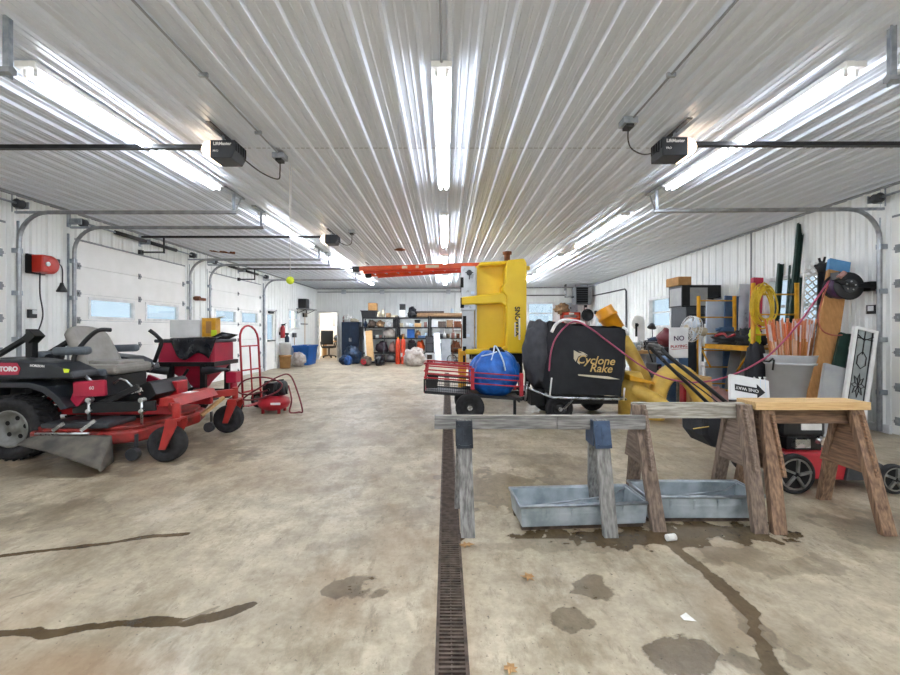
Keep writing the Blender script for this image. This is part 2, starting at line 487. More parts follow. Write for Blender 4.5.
n6 = NZ(46, 3, (1, 1, 1), .6); r6 = RAMP(n6.outputs['Fac'], .655, (0, 0, 0), .70, (.75, .75, .75))
c = MIX(r6.outputs['Color'], c, lin('#4a4034'))
n7 = NZ(13, 8, (1, .35, 1), .8); r7 = RAMP(n7.outputs['Fac'], .54, (0, 0, 0), .63, (.5, .5, .5))
c = MIX(r7.outputs['Color'], c, lin('#6e6250'))
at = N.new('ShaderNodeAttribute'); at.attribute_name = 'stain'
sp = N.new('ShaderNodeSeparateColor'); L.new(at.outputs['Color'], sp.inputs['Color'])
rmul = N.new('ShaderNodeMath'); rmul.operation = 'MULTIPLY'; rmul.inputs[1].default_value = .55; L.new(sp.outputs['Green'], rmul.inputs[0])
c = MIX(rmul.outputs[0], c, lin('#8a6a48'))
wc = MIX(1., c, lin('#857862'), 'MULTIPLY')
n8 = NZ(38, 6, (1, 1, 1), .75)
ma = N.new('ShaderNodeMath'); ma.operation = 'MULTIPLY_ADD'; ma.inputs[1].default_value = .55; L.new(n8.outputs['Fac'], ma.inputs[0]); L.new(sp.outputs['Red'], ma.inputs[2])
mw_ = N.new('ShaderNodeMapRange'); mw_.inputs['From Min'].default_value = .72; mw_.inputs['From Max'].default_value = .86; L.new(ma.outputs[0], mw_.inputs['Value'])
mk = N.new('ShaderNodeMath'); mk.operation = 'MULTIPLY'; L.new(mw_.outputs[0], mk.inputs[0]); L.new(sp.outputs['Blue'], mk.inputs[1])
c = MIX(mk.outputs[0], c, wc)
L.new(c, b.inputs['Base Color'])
rr = N.new('ShaderNodeMapRange'); rr.inputs['To Min'].default_value = .3; rr.inputs['To Max'].default_value = .62; L.new(n2.outputs['Fac'], rr.inputs['Value'])
mm = N.new('ShaderNodeMix'); L.new(mk.outputs[0], mm.inputs[0]); L.new(rr.outputs[0], mm.inputs[2]); mm.inputs[3].default_value = .22
L.new(mm.outputs[0], b.inputs['Roughness'])
bp = N.new('ShaderNodeBump'); bp.inputs['Strength'].default_value = .12; bp.inputs['Distance'].default_value = .01
L.new(n3.outputs['Fac'], bp.inputs['Height']); L.new(bp.outputs['Normal'], b.inputs['Normal'])
me.materials.append(fm); me.update()
fl = bpy.data.objects.new('floor', me); COL.objects.link(fl); fl['kind'] = 'structure'
# slot drain let into the floor
d = thing('trench_drain', 'long rusty slotted grate of the drain let into the concrete floor', 'drain', (.022, 5, -.1))
MB().bx(DX0, DX1, .9, DY1, -.14, -.12).bx(DX0 - .02, DX0, .9, DY1, -.14, -.004).bx(DX1, DX1 + .02, .9, DY1, -.14, -.004).bx(DX0, DX1, DY1, DY1 + .02, -.14, -.004).build('channel', 'hole_black', d)
mb = MB().bx(DX0 + .001, DX0 + .014, .9, DY1, -.03, .001).bx(DX1 - .014, DX1 - .001, .9, DY1, -.03, .001).bx(.019, .025, .9, DY1, -.025, -.006)
y = .9
while y < DY1:
    mb.bx(DX0 + .014, DX1 - .014, y, y + .0105, -.016, -.002); y += .022
mb.build('grate', 'rust_dark', d)
# ------------------------------------------------------------ shell
def prof_breaks(u0, u1, per, pr):
    o = []
    k = math.floor(u0 / per) - 1
    while k * per < u1 + per:
        for t, h in pr: o.append((k * per + t * per, h))
        k += 1
    return o
def h_at(bk, u):
    for i in range(len(bk) - 1):
        if bk[i][0] <= u <= bk[i + 1][0]:
            a = (u - bk[i][0]) / max(1e-9, bk[i + 1][0] - bk[i][0])
            return bk[i][1] * (1 - a) + bk[i + 1][1] * a
    return 0
CP = [(0, 0), (.07, .024), (.17, .024), (.24, 0), (.45, 0), (.475, .0055), (.52, .0055), (.545, 0), (.72, 0), (.745, .0055), (.79, .0055), (.815, 0)]
def corr_wall(name, p0, p1, nrm, holes, per=.23, z1=H_C):
    p0 = V(p0); p1 = V(p1); d = (p1 - p0); Ln = d.length; d.normalize(); nrm = V(nrm)
    bk = prof_breaks(0, Ln, per, CP)
    us = sorted(set([round(u, 5) for u, h in bk if 0 < u < Ln] + [0, Ln] + [h[0] for h in holes] + [h[1] for h in holes]))
    mb = MB()
    for a, b_ in zip(us, us[1:]):
        if b_ - a < 1e-6: continue
        iv = [(0, z1)]
        for (u0, u1, za, zb) in holes:
            if a >= u0 - 1e-6 and b_ <= u1 + 1e-6:
                nv = []
                for (s0, s1) in iv:
                    if zb <= s0 or za >= s1: nv.append((s0, s1)); continue
                    if za > s0: nv.append((s0, za))
                    if zb < s1: nv.append((zb, s1))
                iv = nv
        A = p0 + d * a + nrm * h_at(bk, a); B = p0 + d * b_ + nrm * h_at(bk, b_)
        for (s0, s1) in iv:
            mb.add([A + V((0, 0, s0)), B + V((0, 0, s0)), B + V((0, 0, s1)), A + V((0, 0, s1))], [(0, 1, 2, 3)])
    return struct(name, mb, 'wall_metal')
Y0 = -4.0; YB = 18.1
mb = MB(); bk = prof_breaks(-5.9, 6.3, .192, CP)
for (a, ha), (b_, hb) in zip(bk, bk[1:]):
    if b_ - a < 1e-6: continue
    mb.add([V((a, Y0 - .2, H_C - ha)), V((a, 18.3, H_C - ha)), V((b_, 18.3, H_C - hb)), V((b_, Y0 - .2, H_C - hb))], [(0, 1, 2, 3)])
struct('ceiling', mb, 'ceil_metal')
# dark lap joints across the ceiling sheets are part of the sheets' own edges: thin strips
for i, yy in enumerate((4.15, 8.7, 13.2)):
    struct('trim_%d' % (10 + i), MB().bx(-5.6, 5.6, yy, yy + .006, H_C - .003, H_C + .0), 'trim_grey')
def LX(Y): return XL
LH = []      # left wall holes in u = Y - Y0
ODOORS_L = [(2.5, 5.36), (6.35, 9.05), (9.95, 12.76)]
for a, b_ in ODOORS_L: LH.append((a - Y0, b_ - Y0, 0, 2.66))
LH.append((13.0 - Y0, 13.85 - Y0, 0, 1.95))           # man door
LH.append((14.95 - Y0, 16.05 - Y0, 1.32, 2.0))        # window
corr_wall('wall_left', (XL, Y0, 0), (XL, YB + .1, 0), (1, 0, 0), LH)
RA = V((XR(Y0), Y0, 0)); RB = V((XR(17.7), 17.7, 0)); RD = (RB - RA).normalized(); RN = V((-RD.y, RD.x, 0))
def RU(Y): return (V((XR(Y), Y, 0)) - RA).length
def RP(Y, dn, z): return V((XR(Y), Y, z)) + RN * dn
RH = [(RU(2.4), RU(5.12), 0, 2.66), (RU(5.98), RU(7.15), 1.2, 2.12), (RU(10.5), RU(11.7), 1.36, 2.12), (RU(15.2), RU(16.3), 1.36, 2.05)]
corr_wall('wall_right', RA, RB, RN, RH)
BA = V((XL, YB, 0)); BB = V((XR(17.6) + .1, 17.5, 0)); BD = (BB - BA).normalized(); BN = V((BD.y, -BD.x, 0))
def BU(X): return (X - XL) / BD.x
def BP(X, dn, z): return BA + BD * BU(X) + BN * dn + V((0, 0, z))
BH = [(BU(-5.48), BU(-4.66), 0, 2.02), (BU(3.45), BU(4.5), 1.55, 2.4)]
corr_wall('wall_back', BA, BB, BN, BH)
struct('wall_front', MB().bx(XL - .1, -4.8, Y0 - .1, Y0, 0, H_C).bx(4.6, XR(Y0) + .2, Y0 - .1, Y0, 0, H_C).bx(-.4, .4, Y0 - .1, Y0, 0, H_C).bx(-4.8, -.4, Y0 - .1, Y0, 2.7, H_C).bx(.4, 4.6, Y0 - .1, Y0, 2.7, H_C), 'wall_metal')  # bay openings in this unseen wall are added to let fill daylight in
# dark edge trim where wall meets ceiling
struct('trim_1', MB().bx(XL, XL + .035, Y0, YB, H_C - .05, H_C - .015), 'trim_grey')
struct('trim_2', MB().beam(RP(Y0, .02, H_C - .032), RP(17.6, .02, H_C - .032), .035, .035), 'trim_grey')
struct('trim_3', MB().beam(BP(XL, .02, H_C - .032), BP(5.85, .02, H_C - .032), .035, .035), 'trim_grey')
lb = MB()
for a, b_ in ((Y0, 2.5), (5.36, 6.35), (9.05, 9.95), (12.76, 13.0), (13.85, YB)): lb.bx(XL, XL + .03, a, b_, 0, .1)
struct('baseboard_left', lb, 'trim_white')
struct('baseboard_right', MB().beam(RP(5.12, .015, .05), RP(17.6, .015, .05), .03, .1), 'trim_white')
struct('baseboard_back', MB().beam(BP(-4.6, .015, .05), BP(5.8, .015, .05), .03, .1), 'trim_white')
# ------------------------------------------------------------ windows
def window(n, A, B, z0, z1, nrm, bars=0):
    A = V(A); B = V(B); d = (B - A).normalized(); nrm = V(nrm); Ln = (B - A).length
    M = Matrix((d, nrm, V((0, 0, 1)))).transposed().to_4x4(); M.translation = A
    t = bpy.data.objects.new('window_%d' % n, None); COL.objects.link(t); t['kind'] = 'structure'; t.location = A; t['_w'] = 1
    mb = MB(); w = .06
    for a in ((-.03, w - .03, z0 - .03, z1 + .03), (Ln - w + .03, Ln + .03, z0 - .03, z1 + .03), (w - .03, Ln - w + .03, z0 - .03, z0 + w - .03), (w - .03, Ln - w + .03, z1 - w + .03, z1 + .03)):
        mb.bx(a[0], a[1], -.12, .035, a[2], a[3], M)
    f = mb.build('window_frame', 'trim_white', t, bevel=.004)
    mb = MB().bx(.03, Ln - .03, -.09, -.05, (z0 + z1) / 2 - .02, (z0 + z1) / 2 + .02, M)
    for k in range(bars): x = Ln * (k + 1) / (bars + 1); mb.bx(x - .012, x + .012, -.08, -.055, z0, z1, M)
    child(mb, 'sash', 'trim_white', f)
    MB().bx(.03, Ln - .03, -.072, -.066, z0 + .03, z1 - .03, M).build('pane', 'pane', t)
    return t
window(1, (XL, 16.05, 0), (XL, 14.95, 0), 1.32, 2.0, (1, 0, 0))
window(2, RP(5.98, 0, 0), RP(7.15, 0, 0), 1.2, 2.12, RN)
window(3, RP(10.5, 0, 0), RP(11.7, 0, 0), 1.36, 2.12, RN)
window(4, RP(15.2, 0, 0), RP(16.3, 0, 0), 1.36, 2.05, RN)
window(5, BP(3.45, 0, 0), BP(4.5, 0, 0), 1.55, 2.4, BN)
# ------------------------------------------------------------ sectional doors
ZJ = [.01, .17, .58, 1.0, 1.42, 1.83, 2.25, 2.64]
def sectional(n, wp, nrm, Ya, Yb, wins, label):
    """wp(Y, dn, z): point on the wall"""
    d0 = bpy.data.objects.new('door_%d' % n, None); COL.objects.link(d0); d0['kind'] = 'structure'; d0.location = wp((Ya + Yb) / 2, 0, 0); d0['_w'] = 1
    A = wp(Ya, 0, 0); d = (wp(Yb, 0, 0) - A); Ln = d.length; d.normalize()
    M = Matrix((d, V(nrm), V((0, 0, 1)))).transposed().to_4x4(); M.translation = A
    for i in range(len(ZJ) - 1):
        z0, z1 = ZJ[i], ZJ[i + 1] - .006
        mb = MB()
        if i == 4 and wins:
            u = 0
            za, zb = z0 + .05, z1 - .06
            for a, b_ in wins:
                mb.bx(u, a, -.05, 0, z0, z1, M); mb.bx(a, b_, -.05, 0, z0, za, M); mb.bx(a, b_, -.05, 0, zb, z1, M); u = b_
            mb.bx(u, Ln, -.05, 0, z0, z1, M)
        else: mb.bx(0, Ln, -.05, 0, z0, z1, M)
        sct = mb.build('door_section', 'door_paint', d0)
        if i == 4 and wins:
            for a, b_ in wins:
                fr = MB().bx(a - .025, a + .015, -.055, .012, za - .025, zb + .025, M).bx(b_ - .015, b_ + .025, -.055, .012, za - .025, zb + .025, M).bx(a + .015, b_ - .015, -.055, .012, za - .025, za + .015, M).bx(a + .015, b_ - .015, -.055, .012, zb - .015, zb + .025, M)
                child(fr, 'window_frame', 'trim_white', sct)
                child(MB().bx(a, b_, -.03, -.024, za, zb, M), 'pane', 'pane', sct)
    for i in range(1, len(ZJ) - 1):
        for u in (.07, Ln / 2, Ln - .07):
            z = ZJ[i]
            MB().bx(u - .028, u + .028, 0, .008, z - .05, z + .05, M).bx(u - .02, u + .02, 0, .03, z - .018, z + .018, M).build('hinge', 'trim_grey', d0)
    MB().bx(-.0, Ln, -.06, .0, 2.64, 2.665, M).build('weather_strip', 'trim_grey', d0)
    return d0
def lw(Y, dn, z): return V((XL + dn, Y, z))
sectional(1, lw, (1, 0, 0), 2.5, 5.36, [(.2, 1.15), (1.5, 2.45)], '')
sectional(2, lw, (1, 0, 0), 6.35, 9.05, [(.27, 1.2), (1.52, 2.45)], '')
sectional(3, lw, (1, 0, 0), 9.95, 12.76, [(.28, 1.26), (1.58, 2.55)], '')
sectional(4, RP, RN, 2.4, 5.12, [(.3, 1.2), (1.5, 2.4)], '')
# personnel door in the left wall
t = bpy.data.objects.new('door_5', None); COL.objects.link(t); t['kind'] = 'structure'; t.location = (XL, 13.42, 0); t['_w'] = 1
MB().bx(XL - .1, XL + .04, 13.0, 13.07, 0, 1.95).bx(XL - .1, XL + .04, 13.78, 13.85, 0, 1.95).bx(XL - .1, XL + .04, 13.07, 13.78, 1.88, 1.95).build('door_frame', 'trim_white', t)
lf = MB().bx(XL - .05, XL, 13.08, 13.2, .01, 1.87).bx(XL - .05, XL, 13.65, 13.77, .01, 1.87).bx(XL - .05, XL, 13.2, 13.65, .01, .9).bx(XL - .05, XL, 13.2, 13.65, 1.76, 1.87).build('door_leaf', 'door_paint', t)
child(MB().bx(XL - .03, XL - .02, 13.2, 13.65, .9, 1.76), 'pane', 'pane', lf)
child(MB().beam((XL + .06, 13.18, .93), (XL + .06, 13.67, .93), .04, .03).bx(XL, XL + .06, 13.2, 13.24, .91, .95).bx(XL, XL + .06, 13.62, 13.66, .91, .95), 'push_bar', 'black_metal', lf)
MB().bx(XL + .0, XL + .07, 13.25, 13.55, 1.8, 1.87).beam((XL + .05, 13.5, 1.85), (XL + .1, 13.7, 1.9), .03, .015).build('door_closer', 'dark_grey', t)
# open doorway in the back wall with the office behind
t = bpy.data.objects.new('door_6', None); COL.objects.link(t); t['kind'] = 'structure'; t.location = BP(-5.07, 0, 0); t['_w'] = 1
mb = MB()
for X in (-5.5, -4.64): mb.beam(BP(X, -.03, 0), BP(X, -.03, 2.06), .16, .08, up=tuple(BD))
mb.beam(BP(-5.5, -.03, 2.05), BP(-4.64, -.03, 2.05), .16, .08)
mb.build('door_frame', 'trim_white', t)
struct('wall_office_back', MB().bx(-6.6, -3.4, 20.6, 20.7, 0, 2.5), 'office_wall')
struct('wall_office_left', MB().bx(-6.7, -6.6, 18.2, 20.7, 0, 2.5), 'office_wall')
struct('wall_office_right', MB().bx(-3.4, -3.3, 18.2, 20.7, 0, 2.5), 'office_wall')
struct('ceiling_office', MB().bx(-6.7, -3.3, 18.16, 20.7, 2.5, 2.55), 'office_wall')
# ------------------------------------------------------------ lamps: strip lights on the ceiling
LAMPX = (-2.78, -.03, 2.71)
side = ('left', 'middle', 'right')
where = ['nearest the open foreground', 'second along the row', 'third along the row', 'last before the back wall']
first = None
lab = {
 (0, 0): 'bright strip light above the left wall side, ahead of the first opener', (0, 1): 'strip light second along the left ceiling row', (0, 2): 'strip light third along the left ceiling row', (0, 3): 'strip light farthest along the left ceiling row near back wall',
 (1, 0): 'long strip light straight overhead at the end of the ceiling conduit', (1, 1): 'strip light second along the middle ceiling row', (1, 2): 'strip light third along the middle row, beyond the orange ladder', (1, 3): 'strip light farthest along the middle row near back wall',
 (2, 0): 'bright strip light over the right side, crossing the right opener rail', (2, 1): 'strip light second along the right ceiling row', (2, 2): 'strip light third along the right ceiling row', (2, 3): 'strip light farthest along the right ceiling row by the unit heater'}
for k, X in enumerate(LAMPX):
    for j, (ya, yb) in enumerate(((2.77, 5.07), (6.35, 8.75), (9.9, 12.3), (13.5, 15.9), (-1.2, 1.2))):
        l = lab.get((k, j), 'strip light overhead behind the viewpoint')
        Lh = 2.36
        if first is None:
            first = thing('strip_light', l, 'light', (X, ya, H_C - .11), 0, 'strip lights on the ceiling')
            MB().bx(X - .07, X + .07, ya, ya + Lh, H_C - .06, H_C - .02).build('housing', 'white_paint', first, bevel=.004)
            for s_ in (-1, 1):
                for e in range(2):
                    y0 = ya + .03 + e * 1.17
                    tb = MB().cyl((X + s_ * .035, y0 + .02, H_C - .088), (X + s_ * .035, y0 + 1.11, H_C - .088), .016, 10).build('tube', 'tube', first)
                    for q in (y0 + .005, y0 + 1.112):
                        child(MB().bx(X + s_ * .035 - .012, X + s_ * .035 + .012, q, q + .014, H_C - .104, H_C - .05), 'lamp_holder', 'white_plastic', tb)
        else:
            lp = dup(first, (X, ya, H_C - .11), 0, l, 'strip lights on the ceiling' if j < 4 else 'strip lights behind the viewpoint')
            if j > 1:
                for c_ in children_of(lp):
                    if c_.name.startswith('tube'): c_.material_slots[0].link = 'OBJECT'; c_.material_slots[0].material = MATS['tube_bright']
# ------------------------------------------------------------ overhead door tracks
def track(wp, nrm, Y, label, end_x, hang=True, z=2.8, inward=1):
    t = thing('door_track', label, 'track', wp(Y, .05, 0), 0, None)
    nr = V(nrm); r = .38
    A = wp(Y, .07, 0)
    pts = [A + V((0, 0, .02)), A + V((0, 0, z - r))]
    for i in range(1, 9):
        a = PI / 2 * i / 8
        pts.append(A + nr * (r * (1 - math.cos(a))) + V((0, 0, z - r + r * math.sin(a))))
    dist = abs(end_x - A.x)
    pts.append(A + nr * dist + V((0, 0, z)))
    MB().tube(pts, .027, 6, smooth=False).build('rail', 'track', t)
    E = A + nr * (dist - .04)
    mb = MB()
    mb.beam(E + V((0, 0, z - .03)), E + V((0, 0, H_C)), .035, .006, up=(0, 1, 0)).beam(E + V((0, .02, z - .03)), E + V((0, .02, H_C)), .006, .035, up=(0, 1, 0))
    if hang: mb.bx(E.x - .03, E.x + .03, E.y - .25, E.y + .25, H_C - .03, H_C - .012)
    if hang: mb.beam(E + V((0, .03, z)), E + V((0, .2, H_C - .02)), .025, .005, up=(1, 0, 0))
    mb.build('hanger', 'galv', t)
    mb = MB()
    mb.beam(wp(Y + .04 * inward, .006, .1), wp(Y + .04 * inward, .006, z - .1), .05, .01, up=(0, 1, 0))
    mb.beam(wp(Y, .02, z + .0), wp(Y, .5, z + .0), .03, .03)
    mb.build('wall_angle', 'galv', t)
    for zz in (.5, 1.15, 1.75, 2.3):
        MB().bx(*(sorted((wp(Y, .0, 0).x, wp(Y, .09, 0).x))), Y - .03, Y + .03, zz - .03, zz + .03).build('track_bracket', 'galv', t)
    return t
track(lw, (1, 0, 0), 2.4, 'track hanger of the first left door, bracket at the top left corner', -2.475, hang=False, z=2.75, inward=-1)
track(lw, (1, 0, 0), 5.46, 'curved galvanized track rising left of the red cord reel', -2.72, inward=1)
track(lw, (1, 0, 0), 6.27, 'curved galvanized track rising right of the red cord reel', -2.72, inward=-1)
track(lw, (1, 0, 0), 9.12, 'curved track on the far edge of the second left door', -2.72, inward=1)
track(lw, (1, 0, 0), 9.88, 'curved track on the near edge of the third left door', -2.72, inward=-1)
track(lw, (1, 0, 0), 12.84, 'curved track between the third left door and the personnel door', -2.72, inward=1)
track(RP, RN, 5.2, 'curved galvanized door track on the right wall beside the leaded panel', 2.62, z=2.77, inward=1)
track(RP, RN, 2.38, 'track hanger of the right door, bracket at the top right corner', 2.60, hang=False, z=2.75, inward=-1)
def shaft(wp, nrm, Ya, Yb, label):
    t = thing('torsion_shaft', label, 'spring shaft', wp((Ya + Yb) / 2, .15, 2.9))
    A = wp(Ya - .12, .15, 2.885); B = wp(Yb + .12, .15, 2.885)
    MB().cyl(A, B, .014, 10).build('shaft', 'galv', t)
    L_ = Yb - Ya
    for a, b_ in ((.22, .48), (.52, .8)):
        MB().cyl(wp(Ya + L_ * a, .15, 2.885), wp(Ya + L_ * b_, .15, 2.885), .034, 12).build('spring', 'black_metal', t)
    for y in (Ya - .02, Yb + .02):
        c = wp(y, .15, 2.885); dd = (B - A).normalized()
        MB().lathe([(.03, -.04), (.06, -.035), (.05, .0), (.06, .035), (.03, .04)], c, dd, 16).build('drum', 'dark_grey', t)
    for y in (Ya - .1, (Ya + Yb) / 2, Yb + .1):
        MB().beam(wp(y, .0, 2.885), wp(y, .2, 2.885), .01, .09).bx(*sorted((wp(y, 0, 0).x, wp(y, .012, 0).x)), y - .03, y + .03, 2.8, 3.02).build('bearing_plate', 'galv', t)
shaft(lw, (1, 0, 0), 2.5, 5.36, 'spring shaft above the first left overhead door')
shaft(lw, (1, 0, 0), 6.35, 9.05, 'spring shaft above the overhead door behind the mower')
shaft(lw, (1, 0, 0), 9.95, 12.76, 'spring shaft above the third left overhead door')
shaft(RP, RN, 2.4, 5.12, 'spring shaft above the right overhead door')
# ------------------------------------------------------------ openers
def opener(sx, X, Y, wallx, label, zc=2.915, writing=True, arm=True):
    """sx: -1 for a left-wall door, +1 for a right-wall one; X: motor centre"""
    t = thing('garage_door_opener', label, 'door opener', (X, Y, zc - .11))
    h, w, dp = .082, .115, .11
    mb = MB().xz([(X - w, zc - h), (X + w * .7 if sx < 0 else X + w, zc - h), (X + w, zc - h * .2) if sx < 0 else (X + w, zc + h), (X + w, zc + h) if sx < 0 else (X - w, zc + h), (X - w, zc + h) if sx < 0 else (X - w, zc - h * .2)], Y - dp, Y + dp)
    m = mb.build('motor_housing', 'dark_plastic', t, bevel=.008)
    e = X - sx * w * .995
    q = MB()
    for k in range(5): q.bx(e - .004, e + .004, Y - .1 + k * .045, Y - .08 + k * .045, zc - .01, zc + .07)
    child(q, 'vent', 'hole_black', m)
    lx = X + sx * w
    pr = [(lx, zc - h * 1.02), (lx + sx * .06, zc - h * .7), (lx + sx * .085, zc), (lx + sx * .06, zc + h * .75), (lx, zc + h)]
    MB().xz(pr if sx > 0 else pr[::-1], Y - dp * .97, Y + dp * .97).build('lens', 'lens_warm', t, bevel=.01)
    if writing:
        text('LiftMaster', .04, 'white_logo', m, (X + .0, Y - dp - .002, zc + .045), (1, 0, 0), (0, 0, 1), bold=.001)
        text('PRO', .026, 'white_logo', m, (X - sx * -.0 - .06, Y - dp - .002, zc - .02), (1, 0, 0), (0, 0, 1))
    zr = zc + .06
    MB().beam((lx, Y, zr), (wallx - sx * .05, Y, zr), .05, .035).build('rail', 'black_metal', t)
    mb = MB().bx(X - .02, X + .02, Y - .34, Y + .1, H_C - .028, H_C - .018)
    child(mb, 'perforated_angle', 'dark_grey', m)
    mb = MB()
    for yy in (Y - .09, Y + .06): mb.beam((X, yy, zc + h - .01), (X, yy, H_C - .02), .03, .005, up=(1, 0, 0))
    mb.build('strap', 'galv', t)
    if arm:
        ax = wallx - sx * .45
        mb = MB().beam((ax, Y, zr - .3), (ax, Y, zr), .03, .02, up=(1, 0, 0)).beam((wallx - sx * .04, Y, zr - .28), (ax, Y, zr - .28), .02, .03).bx(wallx - sx * .05, wallx, Y - .04, Y + .04, zr - .32, zr - .24)
        mb.build('pull_arm', 'black_metal', t)
    return t
opener(-1, -2.03, 3.92, XL, 'black door opener hanging above the red mower, lens glowing')
opener(-1, -2.08, 7.7, XL, 'black door opener second along the left side', writing=False)
opener(-1, -2.1, 11.35, XL, 'small black door opener beyond the ladder tip', writing=False, zc=2.86)
opener(1, 2.05, 3.86, XR(3.86), 'black door opener on the right side of the ceiling')
# power drops and conduits
def drop(X, Y, tx, ty, label, clab):
    t = thing('ceiling_outlet', label, 'outlet', (X, Y, H_C - .09))
    MB().bx(X - .06, X + .06, Y - .06, Y + .06, H_C - .075, H_C - .02).build('box', 'galv', t, bevel=.004)
    MB().bx(X - .03, X + .03, Y - .045, Y + .045, H_C - .1, H_C - .075).build('plug', 'black_plastic', t)
    p = smooth_path([(X, Y, H_C - .09), (X + .0, Y, H_C - .2), (X + (tx - X) * .1, Y + .01, H_C - .27), (X + (tx - X) * .5, (Y + ty) / 2, H_C - .26), (tx, ty, 2.9)], 6)
    solo('power_cord', MB().tube(p, .006, 6), 'black_plastic', clab, 'cord')
drop(-1.68, 4.25, -1.93, 3.98, 'metal outlet box on the ceiling beside the left opener', 'black cord drooping from the ceiling box to the left opener')
drop(1.54, 3.55, 1.95, 3.82, 'metal outlet box on the ceiling beside the right opener', 'black cord hanging from the ceiling box to the right opener')
drop(-1.68, 7.5, -1.98, 7.68, 'small outlet box on the ceiling by the second left opener', 'black cord looping to the second left opener')
def conduit(X, ya, yb, label):
    t = thing('conduit', label, 'conduit', (X, ya, H_C - .03))
    MB().tube([(X, ya, H_C - .032), (X, yb, H_C - .032)], .008, 8).build('pipe', 'trim_grey', t)
    y = ya + .5
    while y < yb:
        MB().bx(X - .03, X + .03, y, y + .02, H_C - .046, H_C - .018).build('clip', 'galv', t); y += .85
conduit(-.03, -1, 2.77, 'thin grey conduit running overhead to the middle strip light')
conduit(-1.68, -1, 4.2, 'thin conduit along the ceiling to the left outlet box')
conduit(1.56, -1, 3.5, 'thin conduit along the ceiling to the right outlet box')

struct('trim_20', MB().bx(XL + .05, DX0 - .03, 4.52, 4.526, .0, .0008).bx(DX1 + .03, 5.2, 4.52, 4.526, .0, .0008), pm('joint_grey', '#8d8474', None, .8))
struct('trim_21', MB().bx(XL + .05, DX0 - .03, 9.1, 9.108, .0, .0008).bx(DX1 + .03, 5.4, 9.1, 9.108, .0, .0008), 'joint_grey')
# ------------------------------------------------------------ red zero-turn mower (front to +X), centre at (-3.5, 4.65)
OX, OY = -3.5, 4.65
mw = thing('riding_mower', 'red and black zero-turn riding mower with grey seat and folded roll bar', 'mower', (OX, OY, 0))
def q(x, y, z): return V((OX + x, OY + y, z))
def qb(mb, x0, x1, y0, y1, z0, z1): return mb.bx(OX + x0, OX + x1, OY + y0, OY + y1, z0, z1)
for s in (-1, 1):
    wheel(mw, q(-.73, s * .47, .31), (0, s, 0), .31, .27, 'rubber', 'rim_grey', .58, holes=5, lugs=26)
    wheel(mw, q(.80, s * .57, .17), (0, s, 0), .17, .14, 'rubber', 'black_plastic', .42)
    # caster fork and arm
    mb = MB()
    for e in (-1, 1): mb.xz([(OX + .765, .13), (OX + .83, .13), (OX + .94, .36), (OX + .93, .42), (OX + .83, .42), (OX + .82, .34)], OY + s * .57 + e * .084 - .007, OY + s * .57 + e * .084 + .007)
    mb.beam(q(.88, s * .57 - .09, .41), q(.88, s * .57 + .09, .41), .11, .02)
    mb.cyl(q(.88, s * .57, .38), q(.88, s * .57, .56), .035, 12)
    mb.cyl(q(.80, s * .57 - .09, .17), q(.80, s * .57 + .09, .17), .012, 8)
    mb.build('caster_fork', 'caster_red', mw, bevel=.004)
    MB().beam(q(.70, s * .36, .50), q(.88, s * .575, .50), .07, .08).build('caster_arm', 'caster_red', mw, bevel=.006)
    # side pod (fuel tank / fender top)
    y0, y1 = (s * .62, s * .30)
    tank = MB().xz([(OX + a, b_) for a, b_ in [(-.93, .795), (-.90, .93), (-.86, .985), (-.60, .985), (-.28, .95), (-.10, .87), (-.07, .80)]], OY + min(y0, y1), OY + max(y0, y1)).build('fuel_tank', 'dark_plastic', mw, bevel=.02)
    fp = [(-1.06, .60), (-1.04, .70), (-.98, .765), (-.5, .765), (-.34, .72), (-.22, .62), (-.14, .52), (-.20, .50), (-.28, .60), (-.38, .67), (-.52, .715), (-.95, .715), (-1.0, .66), (-1.01, .60)]
    MB().xz([(OX + a, b_) for a, b_ in fp[::-1]], OY + min(y0, y1), OY + max(y0, y1)).build('fender', 'dark_plastic', mw, bevel=.008)
    MB().xz([(OX + a, b_) for a, b_ in [(-.22, .52), (-.12, .52), (-.0, .66), (-.14, .72)]], OY + s * .5 - .02, OY + s * .5 + .02).build('side_plate', 'magenta_red', mw)
    # roll bar post
    MB().beam(q(-.80, s * .29, .55), q(-.80, s * .29, 1.28), .07, .07, up=(1, 0, 0)).beam(q(-.82, s * .29, 1.16), q(-.74, s * .29, 1.24), .12, .09).build('roll_bar_post', 'black_metal', mw, bevel=.006)
    # seat arm rest
if 1:
    dec = MB().xz([(OX + a, b_) for a, b_ in [(-.80, .84), (-.77, .955), (-.615, .955), (-.58, .90), (-.60, .84)]], OY - .626, OY - .621).build('decal', 'magenta_red', mw)
    text('TORO', .062, 'white_logo', dec, q(-.69, -.628, .895), (1, 0, 0), (0, 0, 1), bold=.003)
    MB().xz([(OX + a, b_) for a, b_ in [(-.16, .86), (-.12, .86), (-.11, .895), (-.17, .9)]], OY - .626, OY - .62).build('warning_label', 'hi_vis', mw)
    text('HORIZON', .03, 'white_logo', mw, q(-.42, -.623, .925), (1, 0, -.06), (0, 0, 1), bold=.001)
# folded roll-bar hoop lying back
hp = [q(-.80, -.29, 1.22), q(-1.18, -.29, .99), q(-1.52, -.29, .78), q(-1.6, -.2, .74), q(-1.6, .2, .74), q(-1.52, .29, .78), q(-1.18, .29, .99), q(-.80, .29, 1.22)]
MB().tube(hp, .033, 6, smooth=False).build('roll_bar_hoop', 'black_metal', mw)
